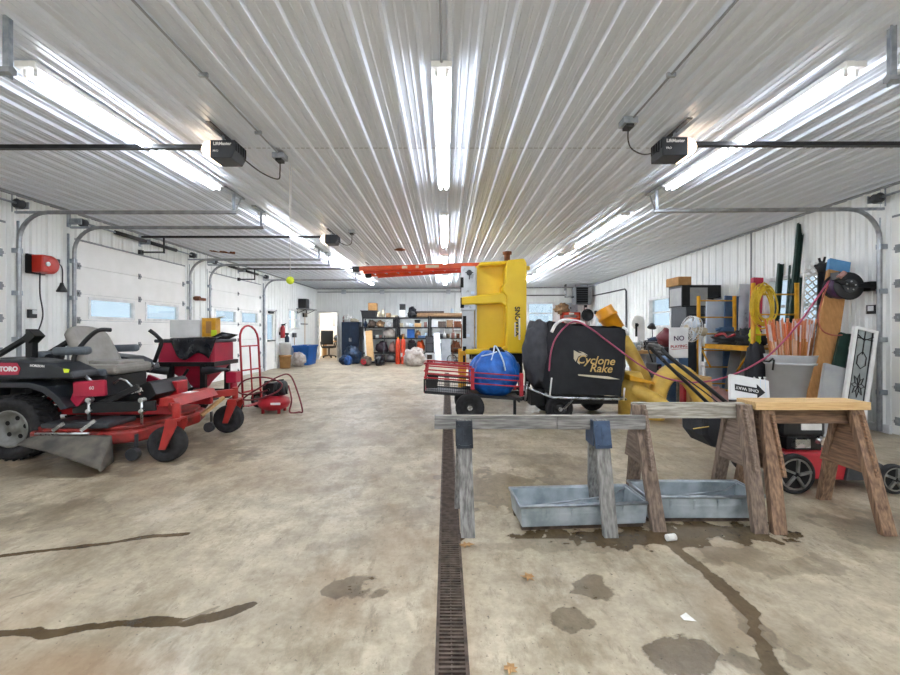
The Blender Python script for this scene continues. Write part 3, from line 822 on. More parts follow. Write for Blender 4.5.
# engine behind the seat
mb = qb(MB(), -1.45, -.86, -.28, .28, .55, .86)
e = mb.build('engine', 'black_metal', mw, bevel=.02)
child(MB().cyl(q(-1.15, 0, .86), q(-1.15, 0, .97), .2, 20), 'fan_cover', 'black_plastic', e)
child(MB().cyl(q(-.9, -.16, .98), q(-.9, .1, .98), .06, 14), 'air_filter', 'seat_dark', e)
child(MB().cyl(q(-.72, -.18, .96), q(-.72, -.06, .99), .055, 14), 'fuel_filter', 'dark_plastic', e)
# frame rails, hydro box, foot plate
mb = MB()
for s in (-1, 1): qb(mb, -1.2, .74, s * .30 - .03, s * .30 + .03, .40, .49)
qb(mb, -1.2, -1.14, -.33, .33, .40, .49); qb(mb, -.3, -.22, -.33, .33, .40, .49)
mb.build('frame', 'toro_red', mw, bevel=.006)
mb = MB(); mb.xz([(OX + a, b_) for a, b_ in [(.60, .50), (.62, .585), (.74, .585), (.80, .50)]], OY - .42, OY + .34)
fb = mb.build('front_beam', 'caster_red', mw, bevel=.006)
MB().beam(q(.72, .12, .30), q(.86, .34, .47), .05, .03).build('stabilizer_link', 'bench_wood', mw)
child(MB().bx(OX + .63, OX + .73, OY - .1, OY + .06, .585, .588), 'label', 'white_logo', fb)
mb = MB(); mb.xz([(OX + a, b_) for a, b_ in [(-.05, .58), (.16, .62), (.40, .735), (.44, .72), (.5, .60), (.42, .54), (0., .52)]], OY - .30, OY + .30)
fp_ = mb.build('foot_plate', 'black_metal', mw, bevel=.006)
text('Z MASTER', .055, 'white_logo', fp_, q(.24, -.305, .625), (1, 0, .25), (0, 0, 1), bold=.002)
qb(MB(), -.5, -.02, -.3, .3, .50, .80).build('seat_box', 'black_plastic', mw, bevel=.02)
qb(MB(), .42, .52, .02, .2, .52, .70).build('front_panel', 'toro_red', mw, bevel=.01)
MB().beam(q(-.17, -.5, .68), q(.14, -.5, .70), .05, .16).build('control_cover', 'magenta_red', mw, bevel=.015)
text('60', .05, 'white_logo', mw, q(.02, -.528, .70), (1, 0, 0), (0, 0, 1))
# lift arms and links
mb = MB().beam(q(-.2, -.48, .49), q(.62, -.48, .52), .03, .10).beam(q(.05, -.45, .53), q(.42, -.44, .70), .03, .06)
mb.build('lift_arm', 'black_metal', mw, bevel=.006)
for x in (-.02, .5): MB().cyl(q(x, -.51, .34), q(x, -.51, .60), .013, 8).cyl(q(x, -.53, .47), q(x, -.47, .47), .022, 10).cyl(q(x, -.53, .58), q(x, -.47, .58), .024, 10).build('lift_link', 'steel', mw)
MB().tube([q(.16, -.42, .73), q(.22, -.42, .78), q(.28, -.42, .76), q(.42, -.42, .62)], .01, 6).build('control_rod', 'steel', mw)
MB().tube([q(-.14, -.47, .86), q(-.02, -.46, .74), q(.0, -.46, .68)], .016, 6).build('control_spring', 'steel', mw)
# deck
dp = [(-.52, -.35), (-.50, -.62), (-.30, -.76), (.02, -.76), (.16, -.62), (.30, -.66), (.50, -.56), (.58, -.3), (.60, .3), (.48, .62), (.2, .78), (-.2, .78), (-.5, .6)]
def deckpoly(z0, z1, k=1.):
    return MB().prism([(OX + a * k, OY + b_ * k) for a, b_ in dp], z0, z1)
dk = deckpoly(.175, .30).build('mower_deck', 'deck_red', mw, bevel=.025)
child(deckpoly(.30, .335, .93), 'deck_top', 'deck_red', dk, bevel=.012)
for (a, b_, r) in ((-.12, -.48, .19), (.14, .0, .2), (-.12, .48, .19)):
    child(MB().lathe([(r, .335), (r, .37), (r * .85, .385), (0, .388)], (OX + a, OY + b_, 0), (0, 0, 1), 20), 'belt_cover', 'black_plastic', dk)
child(qb(MB(), -.34, .30, -.68, -.30, .335, .385), 'belt_cover', 'dark_grey', dk, bevel=.015)
mb = MB().beam(q(-.16, -.74, .33), q(-.06, -.74, .40), .015, .03).beam(q(.10, -.74, .33), q(.2, -.7, .42), .015, .03)
mb.tube([q(-.3, -.765, .31), q(.2, -.765, .31)], .012, 8)
child(mb, 'chute_hinge', 'steel', dk)
for (a, b_) in ((.50, -.62), (.60, -.12), (.60, .5)):
    c = q(a, b_, .16)
    child(MB().cyl(c + V((0, -.03, -.08)), c + V((0, .03, -.08)), .06, 14).beam(c + V((0, .04, -.08)), c + V((0, .04, .1)), .04, .012, up=(1, 0, 0)), 'anti_scalp_roller', 'dark_grey', dk)
def chute(u, v):
    A = V((-3.70 + .60 * u, 3.89, .29)); B = V((-3.86 + .87 * u, 3.87 - .26 * (.35 + .65 * u ** .8), .235 - .165 * u ** 1.5))
    p = A.lerp(B, v); p.z += .03 * math.sin(v * PI) * (1 - u * .3)
    return p
ch = MB().grid(chute, 12, 8).build('discharge_chute', 'bumper_rubber', mw, solid=.012)
def chute2(u, v):
    A = chute(1, u); return V((A.x + .02 * v, A.y + .0, A.z * (1 - v) + .05 * v))
child(MB().grid(chute2, 8, 3), 'chute_flap', 'bumper_rubber', ch, solid=.01)
# seat
mb = qb(MB(), -.40, .07, -.27, .27, .80, .91)
st = mb.build('seat', 'seat_grey', mw, bevel=.04)
child(qb(MB(), -.36, .03, -.2, .2, .89, .94), 'cushion', 'seat_grey', st, bevel=.03)
child(qb(MB(), -.38, -.04, -.29, .29, .74, .865), 'seat_pan', 'seat_dark', st, bevel=.02)
def back(u, v):    # u across, v up
    y = -.27 + .54 * u; w = 1 - .10 * v ** 3
    z = .86 + .45 * v - .06 * abs(2 * u - 1) ** 3 * v
    x = -.36 - .20 * v + .09 * (abs(2 * u - 1) ** 2.2)
    return q(x, y * w, z)
bk_ = MB().grid(back, 14, 10).build('backrest', 'seat_grey', mw, solid=.09)
bk_.modifiers.new('b', 'BEVEL').width = .03
for s in (-1, 1):
    child(MB().beam(q(-.52, s * .33, 1.05), q(-.16, s * .34, 1.06), .10, .085), 'armrest', 'seat_dark', bk_, bevel=.03)
    # steering levers
if 1:
    MB().tube(smooth_path([q(-.27, -.36, .86), q(-.30, -.36, .98), q(-.25, -.33, 1.11), q(-.17, -.3, 1.22), q(-.10, -.28, 1.27), q(-.05, -.2, 1.27)], 5), .022, 10).build('steering_lever', 'black_plastic', mw)
    MB().tube([q(-.02, .34, .78), q(.05, .33, .9)], .012, 8).build('lever_shaft', 'steel', mw)
    MB().tube([q(.045, .33, .89), q(.13, .31, 1.08), q(.155, .3, 1.14), q(.10, .26, 1.22), q(.06, .22, 1.27)], .022, 10).build('steering_lever', 'black_plastic', mw)
# ------------------------------------------------------------ broadcast spreader behind the mower
sp_ = thing('broadcast_spreader', 'red hopper spreader on black frame behind the mower, under a black cover', 'spreader', (-3.69, 6.2, 0))
def ring(x0, x1, y0, y1, z): return [V((x0, y0, z)), V((x1, y0, z)), V((x1, y1, z)), V((x0, y1, z))]
hx0, hx1, hy0, hy1 = -4.07, -3.28, 5.92, 6.5
lv = [ring(hx0, hx1, hy0, hy1, 1.10), ring(hx0 - .0, hx1 + .0, hy0, hy1, .80), ring(-3.76, -3.5, 6.1, 6.32, .50), ring(-3.70, -3.54, 6.14, 6.3, .42)]
vs = [p for l in lv for p in l]; fs = [(0, 1, 2, 3), (15, 14, 13, 12)]
for i in range(3):
    for j in range(4): fs.append((i * 4 + j, (i + 1) * 4 + j, (i + 1) * 4 + (j + 1) % 4, i * 4 + (j + 1) % 4))
MB().add(vs, fs).build('hopper', 'magenta_red', sp_, bevel=.03)
mb = MB().bx(hx0 - .03, hx1 + .03, hy0 - .03, hy1 + .03, 1.09, 1.14); mb.build('lid', 'dark_plastic', sp_, bevel=.015)
mb = MB().bx(hx0 - .05, hx1 + .04, hy0 - .05, hy0, .76, .82).bx(hx0 - .05, hx1 + .04, hy1, hy1 + .05, .76, .82).bx(hx0 - .05, hx0, hy0, hy1, .76, .82).bx(hx1, hx1 + .04, hy0, hy1, .76, .82)
for X in (-3.86, -3.40):
    for Y in (5.89, 6.53): mb.bx(X - .035, X + .035, Y - .03, Y + .03, .22, .8)
mb.beam((-3.62, 5.9, .72), (-3.84, 5.9, .4), .03, .03).bx(-3.9, -3.36, 5.86, 5.92, .3, .36).bx(-3.9, -3.36, 6.5, 6.56, .3, .36)
mb.build('frame', 'black_metal', sp_)
for (a, b_) in ((-4.45, -3.86), (-3.06, -3.40)):
    MB().tube([(a, 5.9, .72), (b_, 5.9, .70)], [.015, .07], 10).build('side_deflector', 'dark_plastic', sp_)
MB().cyl((-3.61, 6.22, .30), (-3.61, 6.22, .40), .12, 18).build('gearbox', 'black_metal', sp_)
MB().lathe([(.03, 0), (.22, 0), (.22, .02), (.03, .05)], (-3.61, 6.22, .24), (0, 0, 1), 20).build('spinner', 'black_plastic', sp_)
MB().bx(-3.2, -3.05, 6.1, 6.25, .5, .66).cyl((-3.12, 6.17, .4), (-3.12, 6.17, .5), .05, 12).build('gate_motor', 'magenta_red', sp_, bevel=.01)
for Y in (5.98, 6.46): wheel(sp_, (-3.85, Y, .2), (0, 1, 0), .2, .1, 'rubber', 'rim_grey', .5)
def cover(u, v):
    px = -3.92 + .66 * u; k = noise.noise(V((u * 4, v * 3, 2))) * .03
    if v < .5: return V((px + .1 * v, 6.45 - 1.1 * v, 1.155 + k * .3 + .02 * u))
    w = (v - .5) * 2
    return V((px + .05 + .12 * w * (1 - u) - .1 * w * u, 5.875 + k - .015 * w, 1.15 - w * (.25 + .05 * math.sin(u * 7))))
tp = MB().grid(cover, 16, 16)
tp.add([V((-3.36, 5.95, 1.15)), V((-3.2, 6.0, 1.24)), V((-3.02, 6.1, 1.20)), V((-3.28, 6.2, 1.15)), V((-3.12, 6.05, 1.14))], [(0, 1, 3), (1, 2, 3), (0, 4, 1), (4, 2, 1)], True)
o = solo('hopper_cover', tp, 'black_bag', 'crumpled black plastic sheet draped over the red spreader hopper', 'cover', solid=.006)
solo('carton', MB().bx(-4.13, -3.68, 6.28, 6.5, 1.163, 1.42), 'white_paint', 'long white carton lying on the spreader under the yellow box', 'box', bevel=.004)
t = thing('carton', 'yellow open-topped carton standing on the red spreader', 'box', (-3.53, 6.4, 1.17))
MB().bx(-3.66, -3.46, 6.3, 6.44, 1.17, 1.45).build('body', 'yellow_paint', t)
mb = MB()
mb.beam((-3.68, 6.37, 1.45), (-3.72, 6.37, 1.47), .14, .004).beam((-3.46, 6.37, 1.45), (-3.38, 6.37, 1.475), .14, .004); mb.build('flap', 'white_paint', t)
MB().bx(-3.52, -3.44, 6.293, 6.3, 1.18, 1.27).build('label', 'hi_vis', t)
MB().bx(-3.6, -3.52, 6.294, 6.3, 1.22, 1.4).build('label', 'cardboard', t)
# ------------------------------------------------------------ hand truck and compressor
ht = thing('hand_truck', 'red loop-handled hand truck standing beside the mower', 'hand truck', (-3.0, 6.6, 0))
fr = []
A0 = V((-3.08, 6.38, .1)); A1 = V((-2.99, 6.8, .1))
mid = (A0 + A1) / 2; dv = (A1 - A0) / 2; bkv = V((-.10, .06, 0))
pts = [A0 + bkv * 0, A0 + bkv * .6 + V((0, 0, .9)), ]
for i in range(9):
    a = PI * i / 8
    pts.append(mid - dv * math.cos(a) + bkv * (.7 + .3 * math.sin(a)) + V((0, 0, 1.02 + .22 * math.sin(a))))
pts += [A1 + bkv * .6 + V((0, 0, .9)), A1]
MB().tube(pts, .016, 8).build('frame', 'red_paint', ht)
mb = MB()
for z in (.22, .55, .92): mb.beam(A0 + bkv * z * .65 + V((0, 0, z)), A1 + bkv * z * .65 + V((0, 0, z)), .03, .02)
mb.tube([mid + V((0, 0, .1)), mid + bkv * .6 + V((0, 0, .92))], .012, 8)
mb.build('cross_bar', 'red_paint', ht)
nf = V((dv.y, -dv.x, 0)).normalized()
mb = MB().beam(A0 + nf * .0 + V((0, 0, .02)), A0 + nf * .13 + V((0, 0, .02)), .06, .01).beam(A1 + V((0, 0, .02)), A1 + nf * .13 + V((0, 0, .02)), .06, .01).beam(A0 + nf * .07 + V((0, 0, .02)), A1 + nf * .07 + V((0, 0, .02)), .12, .008).beam(A0 + V((0, 0, .0)), A0 + V((0, 0, .14)), .05, .01, up=(1, 0, 0)).beam(A1, A1 + V((0, 0, .14)), .05, .01, up=(1, 0, 0))
mb.build('toe_plate', 'red_paint', ht)
for A, s in ((A0, -1), (A1, 1)):
    c = A - nf * .1 + dv.normalized() * s * .07; c.z = .13
    wheel(ht, c, dv * s, .13, .075, 'rubber', 'rim_grey', .5)
cp = thing('air_compressor', 'red pancake air compressor with black motor on the floor', 'air compressor', (-2.66, 6.5, 0))
tk = MB().lathe([(0, .04), (.12, .04), (.21, .08), (.24, .145), (.215, .215), (.12, .26), (0, .265)], (-2.66, 6.5, 0), (0, 0, 1), 28).build('tank', 'red_paint', cp)
child(MB().bx(-2.62, -2.48, 6.268, 6.29, .15, .18), 'label', 'white_logo', tk)
for i in range(4):
    a = PI / 4 + PI / 2 * i
    child(MB().cyl((-2.66 + .17 * math.cos(a), 6.5 + .17 * math.sin(a), 0), (-2.66 + .17 * math.cos(a), 6.5 + .17 * math.sin(a), .11), .025, 10), 'foot', 'red_paint', tk)
m_ = MB().cyl((-2.80, 6.5, .36), (-2.5, 6.5, .38), .095, 18).bx(-2.74, -2.56, 6.42, 6.58, .25, .36).build('motor', 'black_plastic', cp)
child(MB().lathe([(.1, -.02), (.115, 0), (.115, .06), (.1, .08)], (-2.56, 6.5, .375), (1, 0, .07), 18), 'motor_shroud', 'dark_plastic', m_)
MB().bx(-2.74, -2.62, 6.38, 6.44, .30, .46).cyl((-2.7, 6.38, .36), (-2.7, 6.355, .36), .025, 12).build('regulator', 'black_metal', cp)
MB().tube([(-2.82, 6.5, .28), (-2.8, 6.5, .47), (-2.52, 6.5, .50), (-2.46, 6.5, .28)], .014, 8).build('handle', 'black_metal', cp)
hs = [(-2.70, 6.35, .36), (-2.95, 6.3, .30), (-3.12, 6.28, .36), (-3.0, 6.26, .52), (-2.72, 6.3, .56), (-2.5, 6.38, .46), (-2.55, 6.34, .34), (-2.8, 6.3, .24), (-3.02, 6.26, .24), (-2.8, 6.28, .40), (-2.52, 6.33, .57), (-2.38, 6.4, .58), (-2.27, 6.4, .35), (-2.18, 6.38, .05), (-2.24, 6.4, .02), (-2.38, 6.4, .02), (-2.36, 6.42, .2), (-2.42, 6.45, .42)]
solo('air_hose', MB().tube(smooth_path(hs, 6), .012, 8), 'hose_maroon', 'dark red air hose looped over the pancake compressor', 'hose')
# ------------------------------------------------------------ cord reel, switches and other things on the left wall
Yr = 5.73
cr = thing('cord_reel', 'red retractable cord reel on the wall between two overhead doors', 'cord reel', (XL + .12, Yr, 1.93))
zc = GZ(265, 5.75)
rl = MB().lathe([(.0, -.09), (.10, -.085), (.125, -.05), (.125, .05), (.10, .085), (0, .09)], (XL + .16, Yr + .02, zc), (1, .0, 0), 28).bx(XL + .06, XL + .24, Yr - .13, Yr + .02, zc - .115, zc + .12).build('housing', 'reel_red', cr, bevel=.02)
child(MB().cyl((XL + .24, Yr - .06, zc - .0), (XL + .256, Yr - .06, zc - .0), .03, 14), 'badge', 'white_logo', rl)
MB().bx(XL + .02, XL + .06, Yr - .14, Yr + .1, zc - .13, zc + .13).bx(XL + .02, XL + .1, Yr - .145, Yr - .132, zc - .12, zc + .11).build('mounting_bracket', 'black_metal', cr)
MB().bx(XL + .12, XL + .2, Yr + .1, Yr + .17, zc + .04, zc + .1).build('cord_guide', 'black_plastic', cr)
MB().tube(smooth_path([(XL + .16, Yr + .15, zc + .06), (XL + .16, Yr + .24, zc - .0), (XL + .16, Yr + .25, zc - .2), (XL + .16, Yr + .24, zc - .26)], 6), .008, 6).build('cord', 'black_plastic', cr)
MB().lathe([(.02, 0), (.025, -.03), (.065, -.12), (.06, -.13), (0, -.13)], (XL + .16, Yr + .24, zc - .22), (0, 0, 1), 16).build('plug_hood', 'black_plastic', cr)
solo('power_cord', MB().tube(smooth_path([(XL + .13, Yr - .05, zc - .11), (XL + .11, Yr - .03, zc - .4), (XL + .1, Yr + .02, zc - .7), (XL + .1, Yr - .08, zc - 1.0), (XL + .14, Yr - .12, zc - 1.08)], 8), .009, 6), 'black_plastic', 'black lead hanging down the wall from the red cord reel', 'cord')
sw = thing('door_control', 'dark push-button control on the left wall below the cord reel', 'wall control', (XL + .03, 5.68, GZ(318, 5.68)))
MB().bx(XL + .0, XL + .035, 5.63, 5.74, GZ(318, 5.68), GZ(309.5, 5.68)).build('plate', 'black_plastic', sw, bevel=.004)
MB().bx(XL + .035, XL + .045, 5.67, 5.73, GZ(314, 5.68), GZ(310, 5.68)).build('button', 'white_plastic', sw)
tb = thing('tennis_ball', 'yellow-green parking ball hanging on a white string from the ceiling', 'ball', (-1.68, 4.53, 1.79))
MB().blob((-1.68, 4.53, 1.805), (.042, .042, .042), 1, .01).build('ball', 'tennis', tb)
MB().tube([(-1.69, 4.53, H_C - .015), (-1.68, 4.53, 1.84)], .004, 5).tube([(-1.67, 4.535, H_C - .015), (-1.676, 4.53, 2.45)], .004, 5).build('string', 'white_plastic', tb)
# far end of the left wall
def lpx(px): return F * 5.5 / (CX - px)
Yb = 14.3
fe = thing('fire_extinguisher', 'red fire extinguisher mounted on the wall above the white pail', 'fire extinguisher', (XL + .12, 14.0, 1.1))
MB().lathe([(0, 0), (.07, 0), (.075, .03), (.075, .32), (.05, .4), (.02, .42)], (XL + .12, 14.15, 1.0), (0, 0, 1), 16).build('cylinder', 'red_paint', fe)
MB().bx(XL + .08, XL + .2, 14.13, 14.17, 1.42, 1.47).beam((XL + .12, 14.15, 1.45), (XL + .24, 14.15, 1.5), .03, .012).build('valve_handle', 'black_metal', fe)
MB().bx(XL + .0, XL + .06, 14.12, 14.18, 1.1, 1.2).build('bracket', 'black_metal', fe)
def pail(x, y, z, r, h, m, label, lid=None, taper=.9):
    t = thing('pail', label, 'bucket', (x, y, z))
    MB().lathe([(r * taper * .98, 0), (r * taper, .0), (r, h), (r * 1.05, h), (r * 1.05, h - .04), (r * .96, h - .04), (r * .95, h - .01), (r * .88, .02), (0, .02)], (x, y, z), (0, 0, 1), 24).build('body', m, t)
    if lid: MB().lathe([(0, h + .01), (r * 1.06, h + .01), (r * 1.06, h - .03)], (x, y, z), (0, 0, 1), 24).build('lid', lid, t)
    MB().tube(arc((x, y, z + h - .05), r * 1.03, 180, 360, 10, 'xz'), .005, 5).build('bail', 'steel', t)
    return t
pail(-5.36, 14.0, 0, .19, .42, 'cardboard', 'orange-brown bucket on the floor beside the personnel door', 'cardboard', .88)
MATS['cardboard']
pail(-5.36, 14.0, .44, .18, .40, 'white_plastic', 'white pail stacked on the orange-brown bucket', 'white_plastic', .9)
t = thing('spray_bottle', 'dark spray bottle standing on the white pail by the personnel door', 'bottle', (-5.3, 14.0, .86))
MB().lathe([(0, 0), (.07, 0), (.07, .16), (.03, .22), (.025, .26)], (-5.3, 14.0, .86), (0, 0, 1), 14).build('body', 'navy', t)
MB().bx(-5.36, -5.24, 13.98, 14.02, 1.11, 1.17).build('trigger', 'black_plastic', t)
solo('plastic_bag', MB().blob((-5.12, 14.6, .24), (.24, .22, .27), 3, .25, flat=-.24), 'clear_bag', 'white plastic bag slumped against the blue bin', 'bag')
bb = thing('storage_bin', 'large blue bin standing by the far left wall', 'bin', (-5.2, 15.6, 0))
x0, x1, y0, y1 = -5.5, -4.93, 15.1, 16.1
lv = [ring(x0 + .05, x1 - .05, y0 + .05, y1 - .05, 0), ring(x0, x1, y0, y1, .70), ring(x0 + .03, x1 - .03, y0 + .03, y1 - .03, .70), ring(x0 + .08, x1 - .08, y0 + .08, y1 - .08, .06)]
vs = [p for l in lv for p in l]; fs = [(3, 2, 1, 0), (12, 13, 14, 15)]
for i in range(3):
    for j in range(4): fs.append((i * 4 + j, i * 4 + (j + 1) % 4, (i + 1) * 4 + (j + 1) % 4, (i + 1) * 4 + j))
MB().add(vs, fs).build('body', 'blue_bin', bb)
mb = MB().bx(x0 - .03, x1 + .03, y0 - .03, y0, .64, .71).bx(x0 - .03, x1 + .03, y1, y1 + .03, .64, .71).bx(x0 - .03, x0, y0, y1, .64, .71).bx(x1, x1 + .03, y0, y1, .64, .71)
mb.build('rim', 'blue_bin', bb, bevel=.008)
solo('plastic_liner', MB().grid(lambda u, v: V((x0 + .1 + .45 * u, y0 + .1 + .8 * v, .66 + .06 * noise.noise(V((u * 4, v * 5, 1))))), 10, 10), 'clear_bag', 'crumpled pale liner lying in the top of the blue bin', 'bag', solid=.005)
# speaker on a shelf, brooms
Ys = 16.6
wsx = thing('bracket_shelf', 'thin grey bracket shelf high on the far left wall', 'shelf', (XL + .2, 16.2, 2.1))
MB().bx(XL + .02, XL + .4, 15.7, 17.0, 2.06, 2.09).build('board', 'trim_grey', wsx)
mb = MB()
for y in (15.85, 16.85): mb.beam((XL + .02, y, 2.06), (XL + .02, y, 1.9), .03, .02, up=(0, 1, 0)).beam((XL + .02, y, 1.9), (XL + .35, y, 2.06), .02, .02)
mb.build('bracket', 'black_metal', wsx)
spk = thing('loudspeaker', 'black-fronted loudspeaker on the high shelf of the far left wall', 'speaker', (XL + .22, 15.95, 2.09))
MB().bx(XL + .06, XL + .36, 15.8, 16.15, 2.09, 2.45).build('cabinet', 'black_plastic', spk, bevel=.01)
MB().cyl((XL + .36, 15.97, 2.2), (XL + .37, 15.97, 2.2), .1, 18).cyl((XL + .36, 15.97, 2.37), (XL + .37, 15.97, 2.37), .05, 14).build('cone', 'dark_grey', spk)
solo('carton', MB().bx(XL + .06, XL + .34, 16.3, 16.7, 2.09, 2.42), 'white_paint', 'white box next to the loudspeaker on the high shelf', 'box', bevel=.004)
def broom(y, z0, z1, hm, label, w=.3):
    t = thing('broom', label, 'broom', (XL + .06, y, z0))
    MB().cyl((XL + .06, y, z0), (XL + .06, y, z1), .012, 8).build('handle', 'bench_wood', t)
    MB().bx(XL + .03, XL + .1, y - w / 2, y + w / 2, z1, z1 + .05).build('head', hm, t)
    MB().bx(XL + .035, XL + .095, y - w / 2, y + w / 2, z1 + .05, z1 + .16).build('bristles', hm, t)
broom(16.55, .5, 1.78, 'black_plastic', 'broom hung head up on the far left wall beside the window', .36)
broom(15.4, .72, 1.0, 'dark_grey', 'short black brush hung head up behind the blue bin', .26)
mb = MB().bx(XL + .01, XL + .06, 16.2, 16.9, 1.48, 1.53); solo('hook_rail', mb, 'trim_grey', 'short hook rail on the far left wall holding the broom', 'rail')
# tool clamp between doors two and three
t = thing('rusty_bracket', 'small rusty bracket on the wall strip between the second and third left doors', 'bracket', (XL + .1, 9.5, GZ(299, 9.5)))
MB().bx(XL + .02, XL + .08, 9.3, 9.7, GZ(299, 9.5) - .03, GZ(299, 9.5) + .03).build('bar', 'rust', t)
MB().cyl((XL + .05, 9.32, GZ(299, 9.5)), (XL + .16, 9.32, GZ(299, 9.5)), .05, 12).build('clamp', 'rust', t)
# ------------------------------------------------------------ sawhorse A: low, grey, metal leg brackets
sa = thing('sawhorse', 'weathered grey sawhorse with metal leg brackets, nearest the floor drain', 'sawhorse', (.56, 2.75, 0))
MB().bx(-.075, .72, 2.73, 2.77, .625, .712).bx(.724, 1.3, 2.731, 2.771, .622, .712).build('beam', 'wood_grey_x', sa, bevel=.003)
MB().bx(-.07, 1.22, 2.73, 2.77, .7121, .7124).build('beam_top', 'wood_pale_x', sa)
def leg(par, x, s, ytop, ybot, ztop, m, w=.10, t=.04, xo=0., name='leg'):
    return MB().beam((x, ytop, ztop), (x + xo, ybot, .0), w, t, up=(0, 1, 0)).build(name, m, par, bevel=.003)
def legq(par, xt, xb, yt, yb, zt, w, t, m, name='leg'):
    """a slanting plank whose foot is cut level with the floor"""
    d = V((xb - xt, yb - yt, -zt)); n = V((0, d.z, -d.y)).normalized() * t / 2
    if n.y > 0: n = -n
    vs = []
    for (cx, cy, cz) in ((xt, yt, zt), (xb, yb, 0.0)):
        for sx in (-1, 1):
            for sn in (-1, 1):
                dy = n.y * sn; dz = n.z * sn
                k = dz / d.z if abs(d.z) > 1e-6 else 0     # slide along the leg so that the cut is level
                p = V((cx + sx * w / 2 - d.x * k, cy + dy - d.y * k, cz + dz - d.z * k))
                vs.append(p)
    return MB().add(vs, [(0, 1, 3, 2), (4, 6, 7, 5), (0, 4, 5, 1), (2, 3, 7, 6), (0, 2, 6, 4), (1, 5, 7, 3)]).build(name, m, par, bevel=.003)
for xt, xb, mt in ((.115, .135, 'bracket_dark'), (.99, 1.01, 'bracket_blue')):
    legq(sa, xt, xb, 2.705, 2.58, .695, .088, .04, 'wood_grey_z')
    legq(sa, xt + .0, xb - .03 if xt < .5 else xb + .05, 2.795, 3.0, .695, .088, .04, 'wood_grey_z')
    mb = MB()
    fd = V((xb - xt, 2.58 - 2.705, -.695)).normalized(); fo = V((0, -.028, -.005)); ft = V((xt, 2.705, .695))
    mb.beam(ft + fo, ft + fd * .17 + fo, .104, .008, up=(0, 1, 0)).bx(xt - .052, xt - .046, 2.676, 2.82, .53, .69).bx(xt + .046, xt + .052, 2.676, 2.82, .53, .69)
    mb.bx(xt - .052, xt + .052, 2.815, 2.823, .53, .69)
    b_ = mb.build('leg_bracket', mt, sa)
    k = MB()
    for (dx, t_) in ((-.035, .03), (.035, .03), (-.035, .15), (.035, .15), (0, .09)): p_ = ft + fd * t_ + fo + V((dx, -.004, 0)); k.cyl(p_, p_ + V((0, -.006, 0)), .007, 8)
    p_ = ft + fo + V((0, -.006, 0)); k.beam(p_ + fd * .03, p_ + fd * .13, .014, .006, up=(0, 1, 0)).beam(p_ + fd * .155 - V((.04, 0, 0)), p_ + fd * .155 + V((.04, 0, 0)), .006, .01)
    child(k, 'rivet_plate', mt, b_)
# ------------------------------------------------------------ wooden sawhorses with plywood ends
def sawhorse_w(x0, x1, yb, zt, label, top_m, beam_m, leg_m, gus_m, legs, board=None):
    t = thing('sawhorse', label, 'sawhorse', ((x0 + x1) / 2, yb, 0))
    MB().bx(x0, x1, yb - .02, yb + .02, zt - .105, zt).build('beam', beam_m, t, bevel=.003)
    if board: MB().bx(x0 - .06, x1 + .01, yb - .095, yb + .095, zt, zt + .052).build('top_board', board, t, bevel=.003)
    for (xt, xb, yt, yb_, xe) in legs:
        legq(t, xt, xb, yt, yb_, zt - .005, .088, .04, leg_m)
    for xg, sg in ((x0 + .05, -1), (x1 - .05, 1)):
        zz0, zz1 = zt - .41, zt - .03
        MB().yz([(yb - .20, zz0), (yb + .21, zz0), (yb + .10, zz1), (yb - .10, zz1)], xg - .01, xg + .01).build('end_gusset', gus_m, t)
    return t
sawhorse_w(1.27, 2.03, 2.87, .775, 'whitish grey wooden sawhorse, the middle one of the three', 'wood_pale_x', 'wood_pale_x', 'wood_mid_z', 'wood_gusset',
           [(1.29, 1.345, 2.82, 2.655, 0), (1.35, 1.40, 2.92, 3.17, 0), (2.0, 1.965, 2.82, 2.63, 0), (1.99, 2.03, 2.92, 3.17, 0)])
sawhorse_w(2.11, 2.80, 2.87, .74, 'brown wooden sawhorse with a new yellowish top board, rightmost of three', 'wood_new_x', 'wood_brown_x', 'wood_brown_z', 'wood_brown_y',
           [(2.15, 2.075, 2.82, 2.62, 0), (2.17, 2.18, 2.92, 3.15, 0), (2.745, 2.735, 2.82, 2.60, 0), (2.74, 2.83, 2.92, 3.15, 0)], board='wood_new_x')
